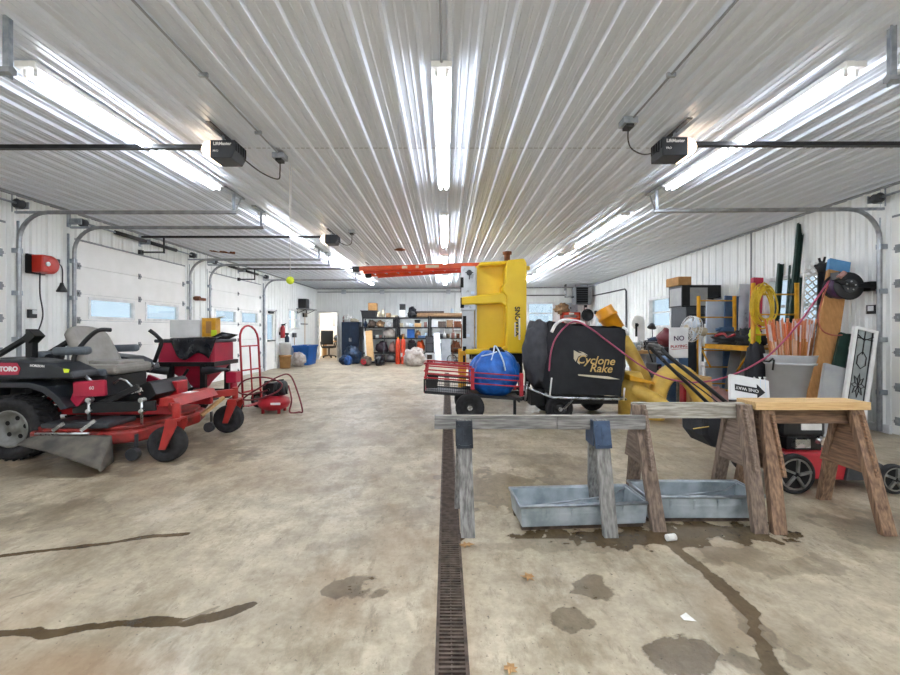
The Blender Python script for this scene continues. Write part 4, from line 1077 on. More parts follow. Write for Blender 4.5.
# ------------------------------------------------------------ galvanized troughs
def trough(x0, x1, y0, y1, h, label, rz=0, rod=True):
    c = V(((x0 + x1) / 2, (y0 + y1) / 2, 0)); L_ = (x1 - x0) / 2; W_ = (y1 - y0) / 2
    t = thing('feed_trough', label, 'trough', c, rz, 'galvanized troughs under the sawhorses', world=False)
    th = .004
    def rr(l, w, z): return [V((-l, -w, z)), V((l, -w, z)), V((l, w, z)), V((-l, w, z))]
    k = .95
    lv = [rr(L_ * .97, W_ * k, .03), rr(L_, W_, h), rr(L_ - .012, W_ - .012, h), rr(L_ * .97 - .012, W_ * k - .012, .04)]
    vs = [p for l in lv for p in l]; fs = [(3, 2, 1, 0), (12, 13, 14, 15)]
    for i in range(3):
        for j in range(4): fs.append((i * 4 + j, i * 4 + (j + 1) % 4, (i + 1) * 4 + (j + 1) % 4, (i + 1) * 4 + j))
    b_ = MB().add(vs, fs).build('body', 'galv_dull', t, bevel=.003)
    mb = MB().tube([p for p in rr(L_ + .004, W_ + .004, h)], .011, 8, closed=True)
    mb.build('rim', 'galv', t)
    mb = MB().bx(-L_ * .98, L_ * .98, -W_ * .93 - .008, -W_ * .93 + .002, h * .62, h * .68)
    n = 5
    for i in range(1, n):
        x = -L_ + 2 * L_ * i / n
        mb.beam((x, -W_ * .84 - .006, .04), (x, -W_ * .98 - .006, h - .02), .012, .008, up=(0, 1, 0))
    mb.build('pressed_rib', 'galv_dull', t)
    MB().bx(-L_ * .96, L_ * .96, -W_ * .8, -W_ * .8 + .03, 0, .035).bx(-L_ * .96, L_ * .96, W_ * .8 - .03, W_ * .8, 0, .035).build('runner', 'rust_dark', t)
    if rod: MB().tube([(-L_ + .05, -W_ * .3, h * .7), (L_ * .6, W_ * .2, h * .86), (L_ - .02, W_ * .8, h * .95)], .006, 6).build('float_rod', 'galv', t)
    return t
trough(.455, 1.285, 2.66, 2.96, .165, 'galvanized trough on the wet floor between the grey sawhorse legs', math.radians(4))
trough(1.32, 2.1, 2.76, 3.04, .175, 'galvanized trough on the floor under the middle sawhorse', 0)
# ------------------------------------------------------------ litter
def leaf(px, py, r, seed, label):
    c = G(px, py); rnd = random.Random(seed); pts = []
    for i in range(14):
        a = 2 * PI * i / 14; k = r * (1.0 if i % 2 == 0 else .55) * rnd.uniform(.7, 1.15)
        pts.append((c.x + k * math.cos(a), c.y + k * .8 * math.sin(a)))
    mb = MB(); vs = [V((c.x, c.y, .012))] + [V((x, y, .003 + .01 * rnd.random())) for x, y in pts]
    mb.add(vs, [(0, i + 1, (i + 1) % 14 + 1) for i in range(14)])
    solo('fallen_leaf', mb, 'leaf_brown', label, 'leaf', solid=.002)
leaf(528, 578, .042, 1, 'curled brown leaf on the floor right of the drain')
leaf(466, 546, .045, 2, 'brown leaf at the foot of the grey sawhorse leg by the drain')
leaf(510, 670, .035, 3, 'brown leaf at the bottom edge of the picture beside the drain')
c = G(671, 541)
solo('plastic_stub', MB().cyl((c.x - .025, c.y, .02), (c.x + .03, c.y + .01, .02), .02, 12), 'paper', 'small white plastic cap on wet floor under the middle sawhorse', 'litter')
c = G(687, 619)
solo('paper_scrap', MB().add([V((c.x - .02, c.y - .012, .004)), V((c.x + .03, c.y - .018, .003)), V((c.x + .012, c.y + .03, .008)), V((c.x - .022, c.y + .014, .004))], [(0, 1, 2, 3)]), 'paper', 'torn white scrap of paper alone on the open floor', 'litter', solid=.001)
# ------------------------------------------------------------ push mower behind the sawhorses
pmw = thing('push_mower', 'red and black push mower with rear bag behind the brown sawhorse', 'lawn mower', (3.05, 3.5, 0))
for X, R in ((2.70, .155), (3.47, .115)):
    for Y in (3.26, 3.76):
        s = -1 if Y < 3.5 else 1
        w = wheel(pmw, (X, Y, R), (0, s, 0), R, .05, 'rubber', 'seat_grey', .78)
        mb = MB()
        for i in range(5):
            a = 2 * PI * i / 5
            mb.beam((X + .02 * math.cos(a), Y + s * .022, R + .02 * math.sin(a)), (X + R * .74 * math.cos(a + .2), Y + s * .022, R + R * .74 * math.sin(a + .2)), .018, .03, up=(0, 1, 0))
        child(mb, 'spoke', 'rim_grey', w)
        child(MB().lathe([(R * .7, -.004), (R * .7, .004)], (X, Y + s * .016, R), (0, s, 0), 20), 'rim_hole', 'hole_black', w)
dk = MB().xz([(2.66, .10), (3.30, .08), (3.50, .10), (3.48, .17), (3.36, .22), (3.2, .25), (3.1, .30), (2.72, .31), (2.62, .24)], 3.3, 3.74).build('deck', 'red_paint', pmw, bevel=.02)
child(MB().xz([(3.12, .09), (3.52, .09), (3.50, .17), (3.38, .24), (3.16, .27)], 3.28, 3.76), 'front_shroud', 'dark_grey', dk, bevel=.015)
child(MB().lathe([(0, 0), (.03, .002), (.045, .012)], (3.3, 3.275, .19), (0, -1, .2), 14), 'badge', 'steel', dk)
en = MB().bx(2.70, 3.05, 3.36, 3.68, .40, .56).build('engine', 'black_plastic', pmw, bevel=.04)
child(MB().lathe([(.16, 0), (.16, .05), (.12, .085), (0, .09)], (2.94, 3.52, .55), (0, 0, 1), 24), 'starter_cover', 'black_plastic', en)
child(MB().cyl((2.74, 3.42, .55), (2.74, 3.42, .62), .05, 14).lathe([(.06, 0), (.06, .03), (0, .035)], (2.74, 3.42, .62), (0, 0, 1), 14), 'fuel_cap', 'black_plastic', en)
child(MB().bx(2.84, 3.0, 3.352, 3.36, .47, .52), 'label', 'white_logo', en)
child(MB().bx(2.74, 3.02, 3.38, 3.66, .29, .41), 'crankcase', 'black_metal', en)
child(MB().bx(2.78, 2.9, 3.34, 3.38, .33, .4).cyl((2.95, 3.33, .38), (2.99, 3.36, .41), .02, 8), 'muffler', 'steel', en)
hdl = [V((2.66, 3.32, .28)), V((2.30, 3.30, .62)), V((1.78, 3.36, 1.06)), V((1.76, 3.42, 1.12)), V((1.80, 3.68, 1.14)), V((1.86, 3.76, 1.08)), V((2.34, 3.76, .62)), V((2.66, 3.74, .28))]
MB().tube(smooth_path(hdl, 3), .016, 8).build('handle', 'black_plastic', pmw)
MB().tube([(1.86, 3.36, 1.0), (1.8, 3.42, 1.07), (1.85, 3.66, 1.08), (1.93, 3.74, 1.0)], .008, 6).build('control_bail', 'black_metal', pmw)
MB().tube(smooth_path([(2.0, 3.77, .95), (2.3, 3.74, .72), (2.55, 3.6, .5), (2.8, 3.55, .5)], 5), .006, 6).build('cable', 'black_plastic', pmw)
MB().bx(2.24, 2.3, 3.28, 3.33, .62, .72).build('handle_knob', 'black_plastic', pmw)
def gb(u, v):
    pass
bagp = [(2.06, .62), (2.07, .42), (2.14, .33), (2.56, .22), (2.66, .34), (2.62, .58), (2.3, .64)]
bg = MB().xz(bagp[::-1], 3.36, 3.70).build('grass_bag', 'black_fabric', pmw, bevel=.03)
child(MB().tube([(2.08, 3.36, .6), (2.6, 3.36, .6), (2.6, 3.7, .6), (2.08, 3.7, .6)], .01, 6, closed=True), 'bag_frame', 'black_metal', bg)
child(MB().beam((2.0, 3.4, .47), (2.1, 3.355, .5), .02, .004), 'strap', 'yellow_hose', bg)
# ------------------------------------------------------------ garden cart with blue bundle
ca = thing('garden_cart', 'black mesh garden cart with red slatted sides carrying the blue bundle', 'cart', (.4, 6.1, 0))
SL = -.075
def cz(x, z): return z + SL * (x - .35)
for s, Y in ((-1, 5.80), (1, 6.52)):
    w = wheel(ca, (.33, Y, .2), (0, s, 0), .2, .09, 'rubber', 'black_plastic', .5)
    child(MB().cyl((.33, Y, .2), (.33, Y + s * .05, .2), .035, 14), 'hub', 'steel', w)
    mb = MB()
    # long slatted panel at the left, shorter rail at the right
    Yp = 5.86 if s < 0 else 6.46
    for k, z in enumerate((.56, .615, .67, .725)):
        mb.beam((-.29, Yp, cz(-.29, z)), (.35, Yp, cz(.35, z)), .014, .016)
    mb.beam((-.29, Yp, cz(-.29, .54)), (-.27, Yp, cz(-.28, .76)), .025, .025, up=(1, 0, 0)).beam((.37, Yp, cz(.37, .44)), (.37, Yp, cz(.37, .74)), .035, .05, up=(1, 0, 0))
    mb.beam((-.29, Yp, cz(-.29, .755)), (.36, Yp, cz(.36, .755)), .025, .025)
    for z in (.53, .61, .68): mb.beam((.39, Yp, cz(.39, z)), (1.03, Yp, cz(1.03, z)), .014, .016)
    mb.beam((1.05, Yp, cz(1.05, .40)), (1.05, Yp, cz(1.05, .72)), .05, .05, up=(1, 0, 0))
    mb.build('side_rail', 'red_paint', ca)
    mb = MB()
    x = -.3
    mb.beam((-.30, Yp, cz(-.3, .36)), (1.06, Yp, cz(1.06, .36)), .025, .03).beam((-.30, Yp, cz(-.3, .53)), (.36, Yp, cz(.36, .53)), .02, .02).beam((-.30, Yp, cz(-.3, .36)), (-.3, Yp, cz(-.3, .54)), .025, .025, up=(1, 0, 0))
    while x < .36:
        mb.beam((x, Yp, cz(x, .36)), (x, Yp, cz(x, .53)), .004, .004, up=(1, 0, 0)); x += .03
    for z in (.40, .44, .48): mb.beam((-.3, Yp, cz(-.3, z)), (.36, Yp, cz(.36, z)), .004, .004)
    mb.bx(-.28, -.12, Yp - .008, Yp + .008, cz(-.2, .42), cz(-.2, .53))
    mb.build('side_mesh', 'black_metal', ca)
mb = MB().beam((-.3, 6.16, cz(-.3, .345)), (1.06, 6.16, cz(1.06, .345)), .60, .02)
for x in (.33, 1.02): mb.cyl((x, 5.78 if x < .5 else 5.86, .2 if x < .5 else .27), (x, 6.52 if x < .5 else 6.46, .2 if x < .5 else .27), .014, 8)
mb.bx(.28, .38, 5.9, 5.94, .18, .36).bx(.28, .38, 6.4, 6.44, .18, .36)
mb.build('bed', 'black_metal', ca)
MB().beam((-.30, 5.86, cz(-.3, .36)), (-.30, 6.46, cz(-.3, .36)), .02, .03).beam((-.30, 5.86, cz(-.3, .75)), (-.30, 6.46, cz(-.3, .75)), .02, .02).beam((-.30, 5.86, cz(-.3, .65)), (-.30, 6.46, cz(-.3, .65)), .02, .02).beam((-.30, 5.86, cz(-.3, .56)), (-.30, 6.46, cz(-.3, .56)), .02, .02).build('end_rail', 'red_paint', ca)
MB().bx(.98, 1.02, 6.1, 6.14, .02, .3).bx(.94, 1.06, 6.06, 6.18, 0, .02).build('jack_leg', 'black_metal', ca)
MB().tube([(1.14, 5.86, .55), (1.12, 5.84, .46), (1.10, 5.84, .28)], .015, 8).build('draw_handle', 'steel', ca)
bt = thing('tarp_bundle', 'round blue tarp bundle tied with cord in the garden cart', 'tarp', (.71, 6.16, .34))
def bund(i, j): pass
mb = MB()
vs = []; nu, nv = 72, 36
for i in range(nv + 1):
    th = PI * i / nv
    for j in range(nu):
        ph = 2 * PI * j / nu
        k = 1 + .05 * math.sin(11 * ph + 3 * math.sin(2 * ph)) * (1 - i / nv) ** .7 + .05 * noise.fractal(V((math.cos(ph) * 5, math.sin(ph) * 5, th * 1.5)), .9, 2.1, 3) + .09 * noise.fractal(V((math.sin(th) * math.cos(ph) * 2, math.sin(th) * math.sin(ph) * 2, math.cos(th) * 2)), .9, 2.1, 4)
        r = math.sin(th) ** .8 if i not in (0, nv) else 0
        z = .645 + .345 * math.cos(th)
        if th < .35: z -= .02 * (1 - th / .35)
        vs.append(V((.71 + .355 * r * k * math.cos(ph), 6.16 + .28 * r * k * math.sin(ph), max(z, .335 + SL * .3))))
fs = [(i * nu + j, (i + 1) * nu + j, (i + 1) * nu + (j + 1) % nu, i * nu + (j + 1) % nu) for i in range(nv) for j in range(nu)]
mb.add(vs, fs, True).build('tarp', 'blue_tarp', bt)
MB().blob((.73, 6.12, .97), (.11, .1, .05), 5, .4).build('gathered_mouth', 'black_fabric', bt)
MB().tube(smooth_path([(.64, 5.93, .84), (.68, 6.0, .96), (.71, 6.1, 1.04), (.75, 6.0, .98), (.80, 5.885, .84), (.83, 5.88, .7)], 6), .011, 6).tube(smooth_path([(.5, 5.97, .9), (.64, 5.97, .93), (.75, 6.02, .97)], 5), .009, 6).build('cord', 'pale_blue', bt)
# ------------------------------------------------------------ yellow spreader hopper stood on end
hp_ = thing('spreader_hopper', 'tall yellow plastic spreader hopper stood on end behind the cart', 'hopper', (.95, 7.8, 0))
mb = MB().xz([(.50, .86), (1.40, .86), (1.42, 2.42), (1.38, 2.53), (.62, 2.47), (.50, 2.40)], 7.62, 8.35)
body = mb.build('tub', 'yellow_poly', hp_, bevel=.04)
# raised ribs and columns on the near face
mb = MB().xz([(1.08, .86), (1.41, .86), (1.42, 2.44), (1.38, 2.53), (1.08, 2.50), (1.04, 2.35), (1.04, 2.12), (.98, 2.02), (.98, 1.96), (1.06, 1.86), (1.06, 1.02)], 7.36, 7.64)
child(mb, 'flange', 'yellow_poly', body, bevel=.03)
child(MB().xz([(.27, 1.71), (.98, 1.74), (1.08, 1.66), (1.08, 2.0), (.98, 1.93), (.27, 1.85)], 7.40, 7.64), 'rib', 'yellow_poly', body, bevel=.025)
child(MB().xz([(.34, .84), (1.08, .84), (1.08, 1.0), (.98, .93), (.34, .93)], 7.40, 7.64), 'rib', 'yellow_poly', body, bevel=.025)
child(MB().xz([(.56, 2.40), (1.1, 2.44), (1.1, 2.50), (.6, 2.47)], 7.42, 7.64), 'rib', 'yellow_poly', body, bevel=.025)
tx = text('SNOWEX', .12, 'black_plastic', body, (1.25, 7.355, 1.42), (0.02, 0, -1), (1, 0, 0), bold=.004)
child(MB().bx(1.27, 1.30, 7.35, 7.357, 1.1, 1.48).bx(1.2, 1.22, 7.35, 7.357, 1.15, 1.4), 'lettering_outline', 'white_logo', body)
MB().bx(1.40, 1.52, 7.6, 7.7, 2.36, 2.43).build('handle_lug', 'yellow_poly', hp_, bevel=.01)
mb = MB().bx(.27, .52, 7.42, 7.62, 1.62, 2.40).bx(.29, .50, 7.46, 7.62, .88, 1.62).bx(.52, .56, 7.6, 8.3, .9, 2.4)
ch_ = mb.build('conveyor_panel', 'silver_sheet', hp_, bevel=.008)
child(MB().bx(.262, .275, 7.44, 7.6, 1.95, 2.1).bx(.30, .36, 7.45, 7.462, 1.12, 1.52).bx(.255, .32, 7.41, 7.425, 1.66, 1.84).bx(.255, .31, 7.41, 7.425, 2.02, 2.2).bx(.30, .36, 7.44, 7.462, .9, .98), 'dark_slot', 'hole_black', ch_)
child(MB().cyl((.41, 7.42, 2.28), (.41, 7.39, 2.28), .05, 16).tube([(.34, 7.385, 2.28), (.48, 7.385, 2.28)], .008, 6).tube([(.41, 7.385, 2.16), (.41, 7.385, 2.30)], .008, 6), 'bearing', 'dark_grey', ch_)
child(MB().bx(.44, .5, 7.41, 7.425, 1.9, 1.95).bx(.36, .42, 7.41, 7.425, 1.15, 1.2), 'label', 'pale_blue', ch_)
MB().bx(.24, .36, 7.45, 7.57, 0, .90).bx(.24, .36, 8.2, 8.32, 0, .90).bx(.24, .36, 7.57, 8.2, .3, .42).build('stand_leg', 'yellow_paint', hp_, bevel=.006)
child(MB().bx(.30, .34, 7.435, 7.452, .62, .82), 'dark_slot', 'hole_black', ch_)
mb = MB().bx(.46, 1.5, 7.5, 7.6, .70, .85).bx(.46, 1.5, 8.2, 8.3, .70, .85).bx(.5, .58, 7.6, 8.2, .12, .17).bx(1.42, 1.5, 7.6, 8.2, .12, .17).bx(.6, .68, 7.6, 8.2, .72, .82)
for X in (.5, 1.42):
    for Y in (7.5, 8.22): mb.bx(X, X + .08, Y, Y + .08, 0, .72)
mb.bx(.5, 1.5, 7.52, 7.58, .1, .18).bx(.5, 1.5, 8.22, 8.28, .1, .18)
mb.build('steel_frame', 'black_metal', hp_)
solo('rusty_pipe', MB().cyl((1.15, 7.9, 2.52), (1.15, 7.9, 2.70), .055, 14).lathe([(.0, 0), (.085, 0), (.085, .05), (.0, .06)], (1.15, 7.9, 2.69), (0, 0, 1), 16), 'rust', 'rusty flanged pipe stub standing on top of the yellow hopper', 'pipe')
# ------------------------------------------------------------ orange ladder hung under the ceiling
la = thing('extension_ladder', 'orange fibreglass extension ladder hung flat under the ceiling', 'ladder', (-.6, 9.7, 2.5))
A0, A1 = V((-2.0, 9.55, 2.66)), V((.80, 9.4, 2.73)); B0, B1 = V((-1.80, 10.0, 2.585)), V((.95, 9.85, 2.70))
mb = MB().beam(A0, A1, .04, .10).beam(B0, B1, .04, .10); rl = mb.build('rail', 'orange', la)
up = V((0, .0, -.0))
o_ = V((.35, .08, -.06))
MB().beam(A0 + o_ + V((-.25, 0, 0)), A1 + o_ * .6, .035, .08).beam(B0 + o_ * .5, B1 + o_ * .2 - V((0, .1, 0)), .035, .08).build('fly_rail', 'orange_red', la)
mb = MB()
for i in range(10):
    t_ = (i + .5) / 10
    mb.cyl(A0.lerp(A1, t_), B0.lerp(B1, t_), .017, 8)
mb.build('rung', 'galv', la)
for A in (A0, B0): MB().bx(A.x - .12, A.x + .03, A.y - .03, A.y + .03, A.z - .07, A.z + .05).build('foot', 'black_plastic', la)
mb = MB()
for t_ in (.18, .5, .8):
    a = A0.lerp(A1, t_); b_ = B0.lerp(B1, t_)
    for e_ in (a, b_): MB().beam(e_, (e_.x, e_.y, H_C), .003, .012, up=(1, 0, 0)).build('hanging_strap', 'galv', la)
mb = MB()
for t_, w in ((.36, .12), (.47, .07), (.55, .3)):
    a = A0.lerp(A1, t_); d_ = (A1 - A0).normalized()
    mb.beam(a + V((0, -.021, 0)), a + d_ * w + V((0, -.021, 0)), .002, .06)
child(mb, 'label', 'cream', rl)
# ------------------------------------------------------------ leaf vacuum with black collection bag
lv_ = thing('leaf_vacuum', 'towed leaf vacuum with a big black lettered collection bag', 'leaf vacuum', (1.9, 6.2, 0))
fc = [V((1.455, 5.76, 1.385)), V((2.49, 5.80, 1.30)), V((2.41, 5.78, .365)), V((1.40, 5.74, .40))]
bc = [V((1.42, 6.7, 1.36)), V((2.52, 6.7, 1.30)), V((2.45, 6.7, .40)), V((1.36, 6.7, .42))]
def bl(q4, u, v):
    a = q4[0].lerp(q4[1], u); b_ = q4[3].lerp(q4[2], u); return a.lerp(b_, v)
def front(u, v):
    p = bl(fc, u, v); k = math.sin(PI * u) * math.sin(PI * v)
    p.y -= .05 * k ** .6 - .012 * noise.fractal(V((u * 3, v * 3, 4)), .9, 2, 3); p.z -= .03 * math.sin(PI * u) * (1 - v); return p
def side_(qa, qb_, u, v, out):
    a = qa[0].lerp(qa[1], v); b_ = qb_[0].lerp(qb_[1], v); p = a.lerp(b_, u)
    k = math.sin(PI * u) * math.sin(PI * min(1, v * .9 + .1))
    n_ = noise.fractal(V((u * 3, v * 4, 9)), .9, 2.1, 4)
    return p + V(out) * (k * .16 + n_ * .10 * math.sin(PI * u))
mb = MB().grid(front, 18, 18)
mb.grid(lambda u, v: side_((bc[0], bc[3]), (fc[0], fc[3]), u, v, (-1, 0, 0)), 16, 18)
mb.grid(lambda u, v: side_((fc[1], fc[2]), (bc[1], bc[2]), u, v, (1, 0, 0)), 10, 10)
mb.grid(lambda u, v: bl([bc[0], bc[1], fc[1], fc[0]], u, v) + V((0, 0, .05 * noise.fractal(V((u * 3, v * 3, 1)), .9, 2, 4) - .05 * math.sin(PI * u) * math.sin(PI * v))), 12, 12)
mb.grid(lambda u, v: bl([fc[3], fc[2], bc[2], bc[3]], u, v), 4, 4)
mb.grid(lambda u, v: bl([bc[1], bc[0], bc[3], bc[2]], u, v), 6, 6)
bag = mb.build('collection_bag', 'black_fabric', lv_)
def onf(u, v, e=.004):
    p = front(u, v); p.y -= e; return p
text('Cyclone', .155, 'tan_logo', bag, (2.03, 5.698, .855), (1, .0, -.055), (0, 0, 1), shear=.25, bold=.002)
text('Rake', .155, 'tan_logo', bag, (2.10, 5.698, .745), (1, .0, -.05), (0, 0, 1), shear=.25, bold=.002)
def fpoly(pts, yy=5.700): return [V((x, yy, z)) for x, z in pts]
mb = MB()
for pts in ([(1.735, .995), (1.80, .96), (1.86, .955), (1.92, .91), (1.82, .925), (1.79, .905), (1.76, .84), (1.735, .88)], [(1.80, .985), (1.86, .97), (1.93, .925), (1.87, .945)], [(1.80, .90), (1.815, .80), (1.78, .83)]):
    n_ = len(pts); mb.add(fpoly(pts, 5.704) + fpoly(pts, 5.697), [list(range(n_)), list(range(n_, 2 * n_))[::-1]])
child(mb, 'leaf_emblem', 'cream', bag)
pts = [(1.79, .67), (2.2, .64), (2.36, .60), (2.2, .605), (1.80, .65)]
child(MB().add(fpoly(pts, 5.704) + fpoly(pts, 5.697), [list(range(5)), list(range(5, 10))[::-1]]), 'underline_swoosh', 'cream', bag)
child(MB().blob((1.36, 6.22, .92), (.22, .42, .50), 8, .16, nu=40, nv=28), 'bag_neck', 'charcoal_fabric', bag)
MB().tube(smooth_path([(1.05, 5.95, .50), (1.40, 5.72, .37), (1.6, 5.70, .35), (2.45, 5.72, .325)], 4), .016, 8).tube([(1.4, 6.72, .37), (2.45, 6.72, .35)], .016, 8).tube([(2.45, 5.72, .325), (2.45, 6.72, .35)], .016, 8).tube([(1.4, 5.73, .37), (1.4, 6.72, .37)], .016, 8).build('base_frame', 'steel', lv_)
MB().tube(smooth_path([(1.44, 5.73, 1.24), (1.50, 5.73, 1.35), (1.60, 5.74, 1.405), (1.74, 5.75, 1.40), (1.9, 5.77, 1.365)], 5), .022, 8).build('bag_hoop', 'white_plastic', lv_)
MB().tube([(2.42, 5.75, 1.31), (2.47, 5.75, 1.28), (2.49, 5.75, 1.2)], .02, 8).build('bag_hoop', 'white_plastic', lv_)
MB().tube([(1.44, 5.72, .62), (1.41, 5.71, .37)], .012, 6).tube([(2.44, 5.74, .48), (2.43, 5.74, .34)], .012, 6).build('bag_strap', 'white_logo', lv_)
MB().bx(1.5, 2.4, 5.85, 5.93, .24, .34).bx(1.5, 2.4, 6.5, 6.58, .24, .34).bx(1.42, 1.5, 5.85, 6.58, .24, .34).beam((1.1, 6.2, .26), (1.5, 6.2, .3), .06, .05).bx(1.2, 1.4, 5.95, 6.2, .2, .42).build('chassis', 'black_metal', lv_)
for X in (1.56, 2.3):
    for s, Y in ((-1, 5.80), (1, 6.62)):
        if X > 2 and s < 0: continue
        wheel(lv_, (X, Y, .19), (0, s, 0), .19, .09, 'rubber', 'black_plastic', .5)
MB().beam((1.60, 5.70, .2), (1.72, 5.72, .32), .05, .012).cyl((1.56, 5.72, .19), (1.56, 5.74, .19), .03, 10).build('wheel_fork', 'steel', lv_)
# ------------------------------------------------------------ yellow corrugated hoses
def hose(pts, r, n=60, pitch=.03):
    sp = smooth_path(pts, 12); L_ = [0]
    for a, b_ in zip(sp, sp[1:]): L_.append(L_[-1] + (b_ - a).length)
    tot = L_[-1]; k = int(tot / (pitch / 2)); o = []; rs = []; j = 0
    for i in range(k + 1):
        s_ = tot * i / k
        while j < len(L_) - 2 and L_[j + 1] < s_: j += 1
        f = (s_ - L_[j]) / max(1e-9, L_[j + 1] - L_[j]); o.append(sp[j].lerp(sp[j + 1], f)); rs.append(r * (1.035 if i % 2 else .965))
    return MB().tube(o, rs, 16)
h1 = thing('vacuum_hose', 'straight yellow vacuum hose leaning behind the black bag, amber collar on top', 'hose', (2.9, 6.5, 0))
ptop = P(606, 314, 7.0); pm_ = P(630, 352, 6.85); pb = P(652, 398, 6.65)
hb = hose([ptop, P(618, 333, 6.95), pm_, P(641, 374, 6.75), pb, P(664, 422, 6.5)], .115).build('hose', 'yellow_hose', h1)
dd = (ptop - pm_).normalized()
MB().lathe([(.125, -.42), (.145, -.38), (.15, -.08), (.165, -.08), (.165, -.03), (.15, -.03), (.155, .10), (.125, .10), (.125, -.1), (0, -.1)], ptop, dd, 24).build('collar', 'amber', h1)
MB().cyl(ptop + dd * .0 + V((-.19, 0, .03)), ptop + V((-.16, 0, .03)), .03, 10).build('latch', 'black_plastic', h1)
h2 = thing('vacuum_hose', 'arched yellow vacuum hose looping on the floor behind the sawhorse beam', 'hose', (3.2, 6.0, 0))
hose([P(655, 420, 6.0), P(657, 395, 6.0), P(664, 378, 6.02), P(675, 372, 6.05), P(688, 378, 6.05), P(699, 393, 6.0), P(708, 412, 5.9), P(722, 421, 5.8)], .125).build('hose', 'yellow_hose', h2)
h3 = thing('hose_boot', 'yellow moulded intake boot standing beside the black bag', 'intake boot', (2.72, 6.1, 0))
MB().lathe([(.19, .0), (.19, .36), (.2, .38), (.2, .43), (.15, .6), (.12, .66), (.0, .66)], (2.72, 6.15, 0), (0, 0, 1), 24).build('body', 'yellow_hose', h3)
MB().xz([(2.58, .64), (2.92, .54), (2.95, .50), (2.58, .56)], 5.9, 6.05).build('lip', 'yellow_paint', h3, bevel=.01)
hose([P(632, 388, 6.05), P(645, 395, 5.95), P(658, 402, 5.8), P(668, 412, 5.7)], .10).build('outlet_hose', 'yellow_hose', h3)
# long pink air hose draped over the bag
ah = [P(549, 371, 5.66), P(551, 352, 5.66), P(556, 338, 5.66), P(566, 326, 5.68), P(576, 321.5, 5.72), P(590, 328, 5.65), P(606, 340, 5.62), P(622, 352, 5.62), P(640, 365, 5.5), P(660, 376, 5.3), P(685, 382, 5.2), P(710, 381, 5.15), P(735, 374, 5.1), P(757, 363, 5.05), P(775, 350, 5.0), P(800, 322, 4.95), P(815, 301, 4.95), P(829, 281, 5.0)]
solo('air_hose', MB().tube(smooth_path(ah, 6), .011, 8), 'hose_pink', 'long pink air hose stretched from the black reel across the black bag', 'hose')
# ------------------------------------------------------------ right side: hose reel, door panel, planks
hr = thing('hose_reel', 'black hose reel on the right wall beside the door track', 'hose reel', RP(5.28, .2, 1.7))
c = V((GX(843, 5.42), 5.42, GZ(287, 5.42))); axr = V((-.12, -1, .04)).normalized()
rl = MB().lathe([(.06, -.10), (.17, -.10), (.178, -.09), (.17, -.08), (.10, -.075), (.10, .075), (.17, .08), (.178, .09), (.17, .10), (.06, .10)], c, axr, 30).build('spool', 'black_plastic', hr)
child(MB().lathe([(.105, -.073), (.15, -.073), (.155, 0), (.15, .073), (.105, .073)], c, axr, 24), 'wound_hose', 'hose_purple', rl)
k = MB().cyl(c + axr * .10, c + axr * .12, .085, 18)
child(k, 'hub', 'dark_grey', rl)
a_ = axr.orthogonal().normalized(); b2 = axr.cross(a_); k = MB()
for i in range(5):
    d_ = a_ * math.cos(i * 1.2566) + b2 * math.sin(i * 1.2566); child(MB().cyl(c + axr * .12 + d_ * .055, c + axr * .127 + d_ * .055, .01, 8), 'bolt', 'steel', rl)
W0 = RP(5.46, 0, c.z)
MB().beam(c + axr * .11 + V((-.02, 0, 0)), (W0.x - .03, 5.3, c.z), .03, .05).bx(W0.x - .09, W0.x - .0, 5.3, 5.42, c.z - .06, c.z + .06).build('mounting_arm', 'black_metal', hr, bevel=.004)
MB().beam(c + axr * .11, c + axr * .09 + V((-.22, 0, .12)), .02, .06).bx(c.x - .24, c.x - .14, c.y - .2, c.y - .08, c.z + .08, c.z + .17).build('guide_arm', 'black_metal', hr)
MB().cyl(c + V((-.24, -.2, .1)), c + V((-.17, -.2, .16)), .03, 10).build('hose_stop', 'pinkish', hr)
solo('air_hose', MB().tube(smooth_path([P(828, 285, 5.25), P(822, 300, 5.25), P(818, 318, 5.22), P(822, 330, 5.2), P(832, 335, 5.2), P(842, 335, 5.25)], 6), .009, 8), 'hose_rust', 'short reddish hose end looping down across the brown plank', 'hose')
bn = RP(5.05, .0, 0)
sw2 = thing('door_control', 'dark push-button control on the right wall above the leaded panel', 'wall control', RP(4.95 + .35, .02, 1.5))
yy = 5.36; w0 = RP(yy, 0, 0).x
MB().bx(w0 - .035, w0, yy - .05, yy + .05, GZ(314, yy), GZ(305, yy)).build('plate', 'black_plastic', sw2, bevel=.004)
MB().bx(w0 - .045, w0 - .035, yy - .045, yy + .02, GZ(311, yy), GZ(306, yy)).build('button', 'white_plastic', sw2)
# leaded glass panel leaning on wall
def leaning(base, top, wdir, w, name, label, cat, m, th=.03, par=None):
    base = V(base); top = V(top); wd = V(wdir).normalized(); up = (top - base); h = up.length; up.normalize(); wd = (wd - up * wd.dot(up)).normalized()
    n = wd.cross(up)
    M = Matrix((wd, up, n)).transposed().to_4x4(); M.translation = base
    return M, h
gp = thing('leaded_sidelight', 'white-framed leaded glass door panel leaning against the right wall', 'glass panel', (4.85, 4.95, 0))
M, h = leaning((4.56, 4.9, 0.0), (5.01, 5.16, 1.32), (.9, -.14, 0), .32, '', '', '', '')
w = .25; f = .036
MB().bx(0, f, 0, h, -.025, .025, M).bx(w - f, w, 0, h, -.025, .025, M).bx(f, w - f, 0, .1, -.025, .025, M).bx(f, w - f, h - f, h, -.025, .025, M).build('frame', 'white_paint', gp, bevel=.004)
MB().bx(f, w - f, .1, h - f, -.006, .004, M).build('glass', 'glass_grey', gp)
mb = MB(); cxp = w / 2
